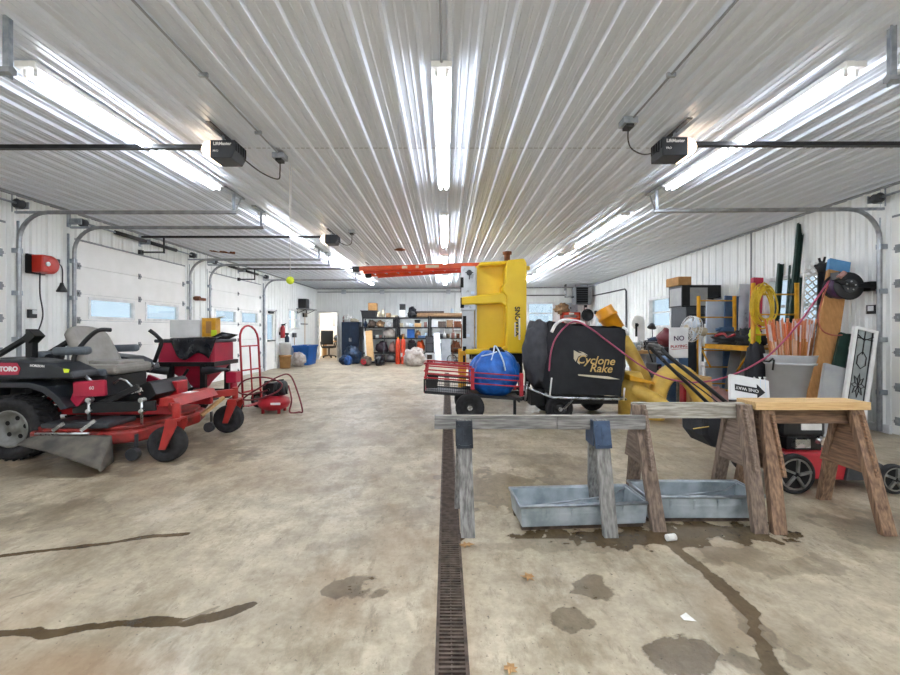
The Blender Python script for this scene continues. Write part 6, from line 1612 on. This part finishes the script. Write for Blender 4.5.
def heap(px0, px1, pt, z, m, label, name='bag', cat='bag', seed=1, amp=.35, Y=YS0 + .22, ry=.18):
    x0, x1 = GX(px0, Y), GX(px1, Y); h = GZ(pt, Y) - z
    return solo(name, MB().blob(((x0 + x1) / 2, Y, z + h * .42), ((x1 - x0) / 2, ry, h * .6), seed, amp, flat=-h * .42, nu=24, nv=14), m, label, cat)
def can(px, z, h, r, m, label, Y=YS0 + .15): 
    x = GX(px, Y); return solo('can', MB().cyl((x, Y, z), (x, Y, z + h), r, 14).lathe([(r * 1.04, h - .01), (r * 1.04, h), (r * .9, h - .005)], (x, Y, z), (0, 0, 1), 14), m, label, 'can')
z5, z4, z3, z2, z1 = LV[4], LV[3], LV[2], LV[1], LV[0]
# top shelf
bb_ = thing('storage_bin', 'black lidless bin on top of the shelf unit nearest the doorway', 'bin', (-3.0, YS0 + .2, z5))
x0, x1 = GX(361, 16.25), GX(376, 16.25); zt = GZ(310.5, 16.25)
MB().xz([(x0 + .04, z5), (x1 - .04, z5), (x1, zt), (x0, zt)], 16.22, 16.62).build('body', 'black_plastic', bb_)
MB().bx(x0 - .02, x1 + .02, 16.2, 16.64, zt - .03, zt).build('rim', 'black_plastic', bb_)
boxi('cardboard_box', 368, 376.5, 303, zt, 'cardboard', 'brown cardboard box sitting on the black bin, top of the shelves', Y=16.3)
bottle(379, z5, .25, .07, 'cream', 'cream jug on the top shelf just right of the black bin')
bottle(383, z5, .32, .07, 'cream', 'taller cream jug second right of the black bin', 'cream')
boxi('small_box', 386, 390, 313, z5, 'brown_roll', 'small brown box between the cream jugs and the white carton')
boxi('small_box', 391, 397, 315, z5, 'cream', 'low cream box left of the tall dark speaker box')
spb = thing('speaker_box', 'tall black and white box on the top shelf of the middle unit', 'box', (-1.6, 16.35, z5))
MB().bx(GX(399.5, 16.25), GX(405, 16.25), 16.25, 16.5, GZ(310, 16.25), GZ(304, 16.25)).build('upper_half', 'black_plastic', spb)
MB().bx(GX(399.5, 16.25), GX(405, 16.25), 16.25, 16.5, z5, GZ(310, 16.25)).build('lower_half', 'white_paint', spb)
bottle(406.3, z5, .2, .05, 'white_plastic', 'white bottle beside the black and white box')
heap(408, 417, 307.5, z5, 'black_bag', 'black bag bunched at the end of the carpet rolls', seed=4)
for k, (pa, pb2, py_, Yk, rr, lb_) in enumerate(((417, 463, 314.3, 16.3, .085, 'brown carpet roll lying at the front of the top shelf'), (414, 456, 313.3, 16.5, .08, 'brown carpet roll lying behind the front roll on the top shelf'), (416, 444, 309.6, 16.42, .05, 'thin dark roll lying on top of the carpet rolls'))):
    t = thing('carpet_roll', lb_, 'carpet roll', (GX(pa, Yk), Yk, z5))
    zc_ = z5 + rr if k < 2 else z5 + .2
    MB().cyl((GX(pa, Yk), Yk, zc_), (GX(pb2, Yk), Yk, zc_), rr, 18).build('roll', 'brown_roll' if k < 2 else 'rust_dark', t)
    MB().cyl((GX(pa, Yk) - .004, Yk, zc_), (GX(pa, Yk) + .004, Yk, zc_), rr * .45, 12).build('core', 'hole_black', t)
bottle(452, z5 + .17, .22, .06, 'pale_blue', 'pale blue bottle standing above the carpet rolls', Y=16.62)
# left unit
heap(364, 367, 321, z4, 'navy', 'navy cloth at the doorway end of the second shelf down', 'cloth', 'cloth', 2)
heap(368, 376, 320, z4, 'rust_dark', 'dark brown heap on the second shelf of the unit nearest the doorway', 'rag_heap', 'rags', 3, .5)
heap(377, 384, 320.5, z4, 'brown_roll', 'brown coiled heap beside the white wreath ring', 'rag_heap', 'rags', 6, .5)
Y = 16.3; x = GX(389, Y); solo('wreath_ring', MB().lathe([(.10, -.03), (.15, 0), (.10, .03), (.06, 0)], (x, Y, z4 + .15), (0, 1, .1), 20, closed=True), 'white_plastic', 'white ring propped up on the second shelf', 'ring')
boxi('black_case', 393, 399, 319, z4, 'black_plastic', 'black case at the end of the second shelf beside the white ring', 'case')
heap(383, 396, 328.5, z3, 'clear_bag', 'pale translucent bag heaped on the third shelf near the doorway', seed=8)
boxi('grey_tote', 366, 382, 329.5, z3 + .0, 'grey_sheet', 'wide grey tote at the back of the third shelf', 'tote', Y=16.5, d=.2)
can(377, z3, .12, .06, 'white_plastic', 'small white can in front of the wide grey tote')
can(380.5, z3, .11, .05, 'pinkish', 'small pinkish can in front of the wide grey tote')
can(374.5, z3, .1, .05, 'dark_grey', 'small dark can in front of the wide grey tote')
heap(376, 388, 342, z2, 'plum', 'dark plum fabric heap on the fourth shelf behind the dolly', 'cloth', 'cloth', 9)
heap(389, 396, 342, z2, 'pinkish', 'dusty pink bag on the fourth shelf beside the plum heap', seed=10)
boxi('black_case', 375, 384, 355, z1, 'dark_grey', 'dark grey case on the bottom shelf behind the dolly', 'case')
heap(386, 396, 354.5, z1, 'foam_grey', 'grey bundle on the bottom shelf behind the handle', seed=12)
# middle unit
tubi(401.5, z4, .16, .07, 'cream', 'cream tub on the second shelf of the middle unit')
tubi(407, z4, .18, .11, 'white_plastic', 'white bowl on the second shelf of the middle unit', 'bowl', 'bowl')
tubi(411.5, z4, .14, .09, 'pale_blue', 'pale blue bowl beside the white bowl', 'bowl', 'bowl')
tubi(417.5, z4 + .17, .12, .12, 'black_plastic', 'black bowl sitting on the open cardboard box', 'bowl', 'bowl')
boxi('cardboard_box', 414.5, 421, 323.2, z4, 'cardboard_pale', 'tan box on the second shelf, carrying a black bowl')
can(425.5, z4, .2, .06, 'pinkish', 'pinkish can at the end of the second shelf of the middle unit')
boxi('blue_crate', 407, 414.5, 329, z3 + .0, 'blue_bin', 'blue crate on the third shelf of the middle unit', 'crate')
heap(415, 421, 331, z3, 'brown_roll', 'brown paper heap beside the blue crate', 'paper_heap', 'paper', 14, .5)
boxi('blue_box', 418, 425, 335.5, z3, 'steel_blue', 'low steel-blue box right of the blue crate', Y=16.22)
tubi(426.5, z3, .2, .06, 'pale_blue', 'pale blue beaker on the third shelf near the middle upright', 'beaker', 'beaker')
can(403, z3, .16, .06, 'brown_roll', 'brown can on the third shelf above the orange-red tubes')
can(400.3, z3, .12, .05, 'dark_grey', 'dark can on the third shelf beside the brown can')
heap(417, 425, 341, z2, 'orange', 'orange cloth bundle on the fourth shelf of the middle unit', 'cloth', 'cloth', 15)
boxi('black_case', 407.5, 416, 343, z2, 'black_plastic', 'black case on the fourth shelf left of the orange bundle', 'case')
heap(408, 415, 339.8, GZ(343, 16.26), 'plum', 'plum cloth lying on the black case, fourth shelf', 'cloth', 'cloth', 16)
# right unit
for k, (a, b_, m_, lb_) in enumerate(((431.5, 437, 'white_plastic', 'white box at the near end of the second shelf by the hopper'), (438, 446, 'rust_dark', 'dark brown box on the second shelf by the hopper'), (446.5, 453, 'brown_roll', 'long brown box on the second shelf under the carpet rolls'), (454, 461, 'rust', 'rust-coloured box at the hopper end of the second shelf'))):
    boxi('storage_box', a, b_, 320 + (k % 2) * 1.2, z4, m_, lb_)
can(432.5, z3 + .0, .16, .07, 'steel', 'steel can first on the third shelf of the unit by the hopper')
for k, (px, m_, lb_) in enumerate(((441.5, 'dark_grey', 'dark jar'), (444.5, 'white_plastic', 'white jar'), (448, 'rust_dark', 'dark brown jar'), (453, 'pinkish', 'pink jar'), (458, 'rust', 'rust-brown jar'))):
    can(px, z3, .17 + .03 * (k % 2), .065, m_, lb_ + ' on the third shelf of the unit by the hopper')
dcab = thing('drawer_cabinet', 'small black cabinet on the shelf behind the white panel', 'cabinet', (-.5, 16.3, .42))
MB().bx(GX(425.5, 16.1), GX(433.5, 16.1), 16.0, 16.18, .40, GZ(336, 16.1)).build('case', 'black_metal', dcab)
MB().bx(GX(426.2, 16), GX(433, 16), 15.985, 16.0, .46, .74).bx(GX(426.2, 16), GX(433, 16), 15.985, 16.0, .77, 1.0).build('drawer', 'dark_grey', dcab)
MB().bx(GX(425.5, 16.1), GX(434, 16.1), 15.9, 16.18, .34, .4).build('stand_top', 'white_paint', dcab)
mb = MB()
for px in (425.8, 433.5): mb.bx(GX(px, 16) - .02, GX(px, 16) + .02, 15.92, 15.96, 0, .34)
mb.bx(GX(425.8, 16), GX(433.5, 16), 15.92, 16.18, .12, .16); mb.build('stand_leg', 'white_paint', dcab)
boxi('storage_box', 427, 432, 354.5, .16, 'rust_dark', 'dark brown box on the low white stand', Y=15.98, d=.15)
heap(451, 460, 341, z2, 'rust', 'rust-coloured heap on the fourth shelf by the hopper', 'rag_heap', 'rags', 18, .5)
boxi('black_case', 440, 449, 343, z2, 'dark_grey', 'dark grey case on the fourth shelf behind the grey sheet', 'case')
# ------------------------------------------------------------ floor items before the shelves
ob = thing('tan_board', 'tan board with a white edge leaning on the shelves', 'board', (-2.9, 15.7, 0))
M, h = leaning((GX(370.5, 15.6), 15.6, .05), (GX(368.5, 16.1), 16.1, GZ(331, 16.1)), (1, 0, 0), .3, '', '', '', '')
MB().bx(-.12, .14, 0, h, -.03, .03, M).build('board', 'cardboard_pale', ob); MB().bx(-.18, -.12, 0, h, -.03, .03, M).build('edge', 'white_paint', ob)
dl_ = thing('hand_dolly', 'black two-wheeled dolly parked before the shelves with the tan board', 'hand truck', (-2.8, 15.4, 0))
for px in (362, 383): MB().tube([(GX(px, 15.5), 15.5, .05), (GX(px + 1.5, 16.0), 16.0, 1.05)], .02, 8).build('handle', 'dark_grey', dl_)
MB().bx(GX(363, 15.4), GX(384, 15.4), 15.3, 15.6, .05, .12).build('platform', 'black_metal', dl_)
for px in (364, 382): wheel(dl_, (GX(px, 15.2), 15.25, .15), (1, .3, 0), .15, .09, 'rubber', 'red_paint' if px < 370 else 'black_plastic', .45)
blw = thing('leaf_blower', 'small red and black engine unit on the floor before the doorway-side shelves', 'engine', (-2.95, 15.0, 0))
MB().blob((GX(366, 14.9), 14.9, .17), (.2, .2, .17), 2, .25, flat=-.17).build('body', 'rust_dark', blw); MB().cyl((GX(364, 14.8), 14.7, .16), (GX(364, 14.8), 14.8, .16), .1, 14).build('cover', 'red_paint', blw)
heap(375, 384, 356, .0, 'black_bag', 'black machine under a cover on the floor before the shelves', 'machine_cover', 'cover', 22, .4, Y=15.1, ry=.25)
tubm = lambda px, lb_: None
for px, lb_ in ((398, 'orange-red cylinder standing before the shelves, left of the pair'), (403.2, 'orange-red cylinder of the pair standing next to the white bag')):
    Yk = 15.7; x = GX(px, Yk); zt = GZ(338.5, Yk); t = thing('gas_cylinder', lb_, 'cylinder', (x, Yk, 0), 0, None)
    MB().lathe([(0, 0), (.085, .0), (.088, .02), (.088, zt - .12), (.07, zt - .05), (.03, zt), (0, zt)], (x, Yk, 0), (0, 0, 1), 18).build('body', 'orange_red', t)
    MB().cyl((x, Yk, zt - .02), (x, Yk, zt + .06), .035, 10).build('valve_cap', 'amber', t)
    if px > 400: MB().bx(x - .09, x - .02, Yk - .092, Yk - .085, .28, .42).build('label', 'white_logo', t)
solo('plastic_bag', MB().blob((GX(414, 14.9), 14.9, .26), (.36, .3, .36), 31, .3, flat=-.26).blob((GX(418, 14.9), 14.95, .5), (.2, .18, .14), 33, .35), 'clear_bag', 'big cloudy plastic sack slumped before the middle shelves', 'bag')
lean_board('white_sheet', 'tall narrow white panel leaning against the shelf unit by the hopper', 'panel', 438.5, (436.5, 333), 15.5, 16.1, .24, .04, 'silver_sheet', wdir=(1, 0, 0))
lean_board('grey_sheet', 'grey sheet leaning right of the narrow white panel', 'sheet', 446, (446, 339), 15.6, 16.1, .36, .03, 'grey_sheet', wdir=(1, 0, 0))
bw_ = thing('wheelbarrow_wheel', 'black spoked wheel leaning before the rust-coloured rack', 'wheel', (GX(452, 15.3), 15.3, 0))
c = V((GX(452, 15.3), 15.3, .19))
MB().lathe([(.16, -.025), (.19, -.02), (.19, .02), (.16, .025)], c, (0, 1, 0), 26, closed=True).build('tire', 'rubber', bw_)
mb = MB().cyl(c + V((0, -.03, 0)), c + V((0, .03, 0)), .03, 10)
for i in range(8): a = PI * i / 4; mb.cyl(c, c + V((.16 * math.cos(a), 0, .16 * math.sin(a))), .006, 5)
mb.build('spokes', 'steel', bw_)
rk = thing('wire_rack', 'rust-coloured upright rack between the spoked wheel and the yellow hopper', 'rack', (GX(457, 15.6), 15.6, 0))
mb = MB(); xa, xb = GX(453, 15.6), GX(461.5, 15.6)
for X in (xa, xb):
    for Y in (15.5, 15.75): mb.bx(X - .015, X + .015, Y - .015, Y + .015, 0, GZ(324, 15.6))
mb.build('upright', 'rust', rk)
for z in (.25, .6, .95, 1.25): MB().bx(xa, xb, 15.5, 15.75, z - .03, z).build('shelf', 'rust_dark', rk)
# ------------------------------------------------------------ navy cabinet and bags by the doorway
nc = thing('storage_cabinet', 'tall navy cabinet between the open doorway and the shelves', 'cabinet', (-3.95, 17.3, 0))
x0, x1 = GX(341.5, 17.0), GX(359, 17.0)
MB().bx(x0, x1, 17.0, 17.55, .0, GZ(322, 17.0)).build('case', 'navy', nc, bevel=.01)
for a, b_ in ((x0 + .02, (x0 + x1) / 2 - .005), ((x0 + x1) / 2 + .005, x1 - .02)):
    d_ = MB().bx(a, b_, 16.98, 17.0, .06, GZ(322.6, 17)).build('door', 'navy', nc); child(MB().bx((a + b_) / 2 + (.2 if a == x0 + .02 else -.2) - .015, (a + b_) / 2 + (.2 if a == x0 + .02 else -.2) + .015, 16.96, 16.98, .8, .95), 'handle', 'steel', d_)
zt = GZ(322, 17.0)
solo('rag_heap', MB().blob((GX(347.5, 17.1), 17.15, zt + .12), (.16, .16, .17), 41, .5, flat=-.12), 'paper', 'white crumpled paper towels on top of the navy cabinet', 'paper')
solo('rag_heap', MB().blob((GX(353.5, 17.1), 17.2, zt + .06), (.2, .16, .08), 43, .5, flat=-.06), 'cream', 'low pale rags on the shelf side of the navy cabinet top', 'rags')
bottle(344.2, zt, .3, .06, 'pinkish', 'pinkish bottle on the doorway side of the navy cabinet top', Y=17.2)
bottle(350.5, zt, .26, .05, 'brown_roll', 'brown bottle behind the crumpled towels on the navy cabinet', Y=17.3)
lean_board('dark_board', 'narrow black panel standing between navy cabinet and shelves', 'panel', 361, (360.5, 327), 16.9, 17.2, .16, .06, 'black_plastic', wdir=(1, 0, 0))
solo('trash_bag', MB().blob((GX(353, 15.9), 15.9, .28), (.3, .25, .38), 51, .4, flat=-.28), 'navy_bag', 'shiny dark blue sack leaning on the navy cabinet', 'bag')
solo('trash_bag', MB().blob((GX(345, 15.6), 15.6, .14), (.2, .2, .18), 53, .4, flat=-.14), 'navy', 'small dark bag on the floor at the foot of the navy cabinet', 'bag')
solo('cloth', MB().blob((GX(348.5, 15.4), 15.35, .12), (.12, .14, .2), 55, .5, flat=-.12), 'blue_cloth', 'blue and white cloth lying between the dark bags', 'cloth')
# ------------------------------------------------------------ office behind the doorway
oc = thing('office_chair', 'black office chair seen through the open doorway', 'chair', (-5.28, 19.3, 0))
cx, cy = GX(329, 19.3), 19.3
MB().grid(lambda u, v: V((cx - .27 + .54 * u, cy - .28 - .06 * math.sin(PI * v) + .05 * (2 * u - 1) ** 2, .62 + .62 * v)), 8, 8).build('backrest', 'chair_black', oc, solid=.08)
MB().bx(cx - .27, cx + .27, cy - .28, cy + .24, .44, .54).build('seat', 'chair_black', oc, bevel=.03)
for s in (-1, 1): MB().tube([(cx + s * .28, cy - .22, .5), (cx + s * .33, cy - .2, .72), (cx + s * .33, cy + .1, .72), (cx + s * .28, cy + .1, .5)], .025, 8).build('armrest', 'chair_black', oc)
MB().cyl((cx, cy, .1), (cx, cy, .44), .035, 10).build('gas_column', 'black_plastic', oc)
mb = MB()
for i in range(5):
    a = 2 * PI * i / 5 + .3; e = V((cx + .3 * math.cos(a), cy + .3 * math.sin(a), .07)); mb.beam((cx, cy, .12), e, .05, .04); mb.cyl(e + V((0, -.02, -.035)), e + V((0, .02, -.035)), .035, 10)
mb.build('star_base', 'black_plastic', oc)
dk_ = thing('desk', 'wooden desk in the office beyond the doorway', 'desk', (-5.0, 20.2, 0))
MB().bx(-5.9, -4.0, 19.95, 20.55, .70, .75).build('top', 'bench_wood', dk_)
for X in (-5.88, -4.06): MB().bx(X, X + .05, 19.97, 20.53, 0, .7).build('leg', 'bench_wood', dk_)
solo('wall_calendar', MB().bx(-5.55, -5.4, 20.57, 20.6, 1.45, 2.0), 'foam_grey', 'dark strip hanging on the office wall seen through the doorway', 'picture')
solo('desk_items', MB().blob((GX(336, 20.1), 20.1, .86), (.1, .1, .16), 2, .4, flat=-.11), 'dark_grey', 'dark clutter on the office desk beside the chair', 'clutter')
# ------------------------------------------------------------ right end of the back wall
uh = thing('unit_heater', 'black louvred unit heater hung in the far right ceiling corner', 'heater', (5.15, 16.4, 2.3))
x0, x1 = GX(576, 16.3), GX(592, 16.3); z0, z1_ = GZ(304.5, 16.3), GZ(286.5, 16.3)
hb = MB().bx(x0, x1, 16.35, 16.85, z0, z1_).build('casing', 'grey_sheet', uh, bevel=.01)
mb = MB().bx(x0 + .03, x1 - .14, 16.335, 16.352, z0 + .03, z1_ - .03); child(mb, 'grille', 'hole_black', hb)
mb = MB()
for i in range(7): mb.box(((x0 + x1 - .11) / 2, 16.32, z0 + .08 + i * .085), (x1 - x0 - .2, .05, .012), (.5, 0, 0))
child(mb, 'louvre', 'dark_grey', hb)
for X in (x0 + .08, x1 - .08): MB().cyl((X, 16.6, z1_ - .01), (X, 16.6, H_C - .005), .012, 8).build('hanger_rod', 'steel', uh)
MB().tube([(x0 - .02, 16.5, z0 + .3), (x0 - .35, 16.5, z0 + .3), (x0 - .35, 16.5, H_C - .01)], .05, 10).build('flue', 'steel', uh)
MB().tube([(x1 - .2, 16.6, z0), (x1 - .2, 16.6, z0 - .2), (x1 + .02, 16.7, z0 - .2)], .018, 8).build('gas_pipe', 'dark_grey', uh)
pn = thing('wash_pan', 'round black pan-shaped hose hanger below the unit heater', 'pan', (5.35, 17.1, 1.4))
c = V((GX(587.5, 16.6), 16.6, GZ(315, 16.6)))
MB().lathe([(0, .10), (.15, .10), (.23, .0), (.245, 0), (.17, .12), (0, .12)], c, (0, 1, 0), 26).build('bowl', 'black_metal', pn)
MB().beam(c + V((-.05, .03, .3)), c + V((-.07, .03, .75)), .09, .03, up=(0, 1, 0)).build('handle', 'black_metal', pn)
MB().bx(c.x - .12, c.x - .02, c.y + .0, c.y + .1, c.z + .6, c.z + .72).build('bracket', 'dark_grey', pn)
os_ = thing('orange_rack', 'orange-red rack against the back wall left of the black pan', 'rack', (4.6, 17.3, 0))
x0, x1 = GX(562, 17.0), GX(580, 17.0)
for z in (GZ(313.5, 17), GZ(319, 17), 1.2, .7): MB().bx(x0, x1, 16.95, 17.3, z - .05, z + .05).build('beam', 'orange_red', os_)
for X in (x0, x1 - .06): MB().bx(X, X + .06, 16.95, 17.3, 0, GZ(312.6, 17)).build('upright', 'orange_red', os_)
mb = MB().bx(GX(569, 16.94), GX(574, 16.94), 16.93, 16.95, GZ(314.6, 17), GZ(312.8, 17)); mb.build('label', 'white_logo', os_)
solo('fan_clutter', MB().blob((GX(562, 17.1), 17.1, GZ(309, 17.1)), (.28, .2, .22), 61, .6), 'brown_roll', 'brown dried bundle on the orange-red rack', 'bundle')
gb_ = thing('breaker_box', 'pale grey electrical panel on the back wall left of the black pan', 'electrical panel', BP(4.95, .05, 1.6))
p0 = BP(GX(568, 17.45), 0, 0)
MB().bx(GX(567.5, 17.4), GX(577.5, 17.4), 17.38, 17.51, GZ(313, 17.4), GZ(303, 17.4)).build('box', 'silver_sheet', gb_, bevel=.01)
MB().bx(GX(570, 17.4), GX(571, 17.4), 17.365, 17.38, GZ(309, 17.4), GZ(307, 17.4)).build('latch', 'dark_grey', gb_)
# pipes along back and right walls
solo('conduit', MB().tube([BP(XL + .1, .04, GZ(292, 18)), BP(3.2, .04, GZ(292, 17.7) + .0)], .018, 8), 'trim_grey', 'grey conduit running across the back wall above the shelves', 'conduit')
solo('conduit', MB().tube([BP(3.0, .05, 2.72), BP(5.0, .05, 2.72)], .022, 8), 'dark_grey', 'dark conduit along the back wall towards the unit heater', 'conduit')
k = [RP(16.6, .05, 2.62), RP(13.35, .05, GZ(289, 13.35)), RP(13.25, .05, GZ(291, 13.25)), RP(13.25, .05, .9)]
solo('gas_pipe', MB().tube(k, .022, 8), 'dark_grey', 'thin dark pipe running from the heater along the right wall and down', 'pipe')
for i, (X, lb_) in enumerate(((-4.38, 'small junction box on the back wall conduit nearest the doorway'), (-2.72, 'small junction box on the back wall conduit above the black bin'), (.1, 'small junction box on the back wall conduit near the yellow hopper'))):
    zc_ = GZ(292, 18); p = BP(X, .05, zc_); solo('junction_box', MB().bx(p.x - .09, p.x + .09, p.y - .03, p.y + .05, zc_ - .09, zc_ + .09), 'silver_sheet', lb_, 'junction box', bevel=.008)
solo('ceiling_wreath', MB().lathe([(.06, -.02), (.13, 0), (.06, .03), (.02, 0)], (GX(400, 9.2), 9.2, H_C - .045), (0, 0, 1), 18), 'rust', 'round tan vent cap on the ceiling ahead of the orange ladder', 'vent cap')
t = thing('hanging_block', 'rusty wooden block hung from the ceiling above the second left track', 'block', (-4.0, 7.9, 2.9))
p = P(222, 253, 9.6)
MB().beam((p.x - .25, p.y - .1, p.z + .05), (p.x + .25, p.y + .1, p.z + .02), .08, .05).build('block', 'rust', t)
MB().cyl((p.x - .15, p.y, p.z + .05), (p.x - .15, p.y, H_C - .01), .006, 6).cyl((p.x + .15, p.y, p.z + .05), (p.x + .15, p.y, H_C - .01), .006, 6).build('wire', 'steel', t)
# ------------------------------------------------------------ camera, daylight, exposure
cd = bpy.data.cameras.new('camera'); cd.sensor_width = 36; cd.lens = 16.8; cd.shift_x = (450 - CX) / 900; cd.shift_y = -(337.5 - HY) / 900
cd.clip_start = .05; cd.clip_end = 200
cam = bpy.data.objects.new('camera', cd); COL.objects.link(cam); cam.location = (0, 0, CAMZ); cam.rotation_euler = (PI / 2, 0, 0); S.camera = cam
w = bpy.data.worlds.new('sky'); S.world = w; w.use_nodes = True
N = w.node_tree.nodes; bg = N['Background']; bg.inputs['Color'].default_value = (*lin('#e4f1fa'), 1); bg.inputs['Strength'].default_value = .35
# ground outside
struct('ground_outside', MB().bx(-60, XL - .15, -40, 60, -.3, -.05).bx(6.4, 60, -40, 60, -.3, -.05).bx(XL - .15, 6.4, 21.5, 60, -.3, -.05).bx(XL - .15, 6.4, -40, Y0 - .3, -.3, -.05), pm('gravel', '#a8a296', '#8d877b', .9, 0, 3))
def lamp(name, kind, loc, rot, e, size=(1, 1), col=(1, 1, 1)):
    l = bpy.data.lights.new(name, kind); l.energy = e; l.color = col
    if kind == 'AREA': l.shape = 'RECTANGLE'; l.size, l.size_y = size
    o = bpy.data.objects.new(name, l); COL.objects.link(o); o.location = loc; o.rotation_euler = rot
    return o
lamp('office_lamp', 'AREA', (-5, 19.6, 2.45), (0, 0, 0), 24, (1.2, 1.2), (1, .95, .88))
# fill daylight through unseen bay openings added behind the viewpoint
for X in (-2.6, 2.5):
    o = lamp('fill_bay_portal', 'AREA', (X, Y0 - .05, 1.35), (PI / 2, 0, 0), 1, (4.3, 2.7)); o.data.cycles.is_portal = True
lamp('sun', 'SUN', (0, -10, 8), (math.radians(50), 0, 0), 3.2, col=(1, .97, .94)).data.angle = .01
vs_ = S.view_settings
S.display_settings.display_device = 'sRGB'; vs_.view_transform = 'Standard'; vs_.look = 'None'; vs_.gamma = 1; vs_.use_curve_mapping = False; vs_.exposure = 1.8
S.cycles.use_denoising = True
S.cycles.max_bounces = 10; S.cycles.diffuse_bounces = 8; S.cycles.glossy_bounces = 4; S.cycles.transparent_max_bounces = 8
for o in COL.objects:
    if '_w' in o.keys(): del o['_w']
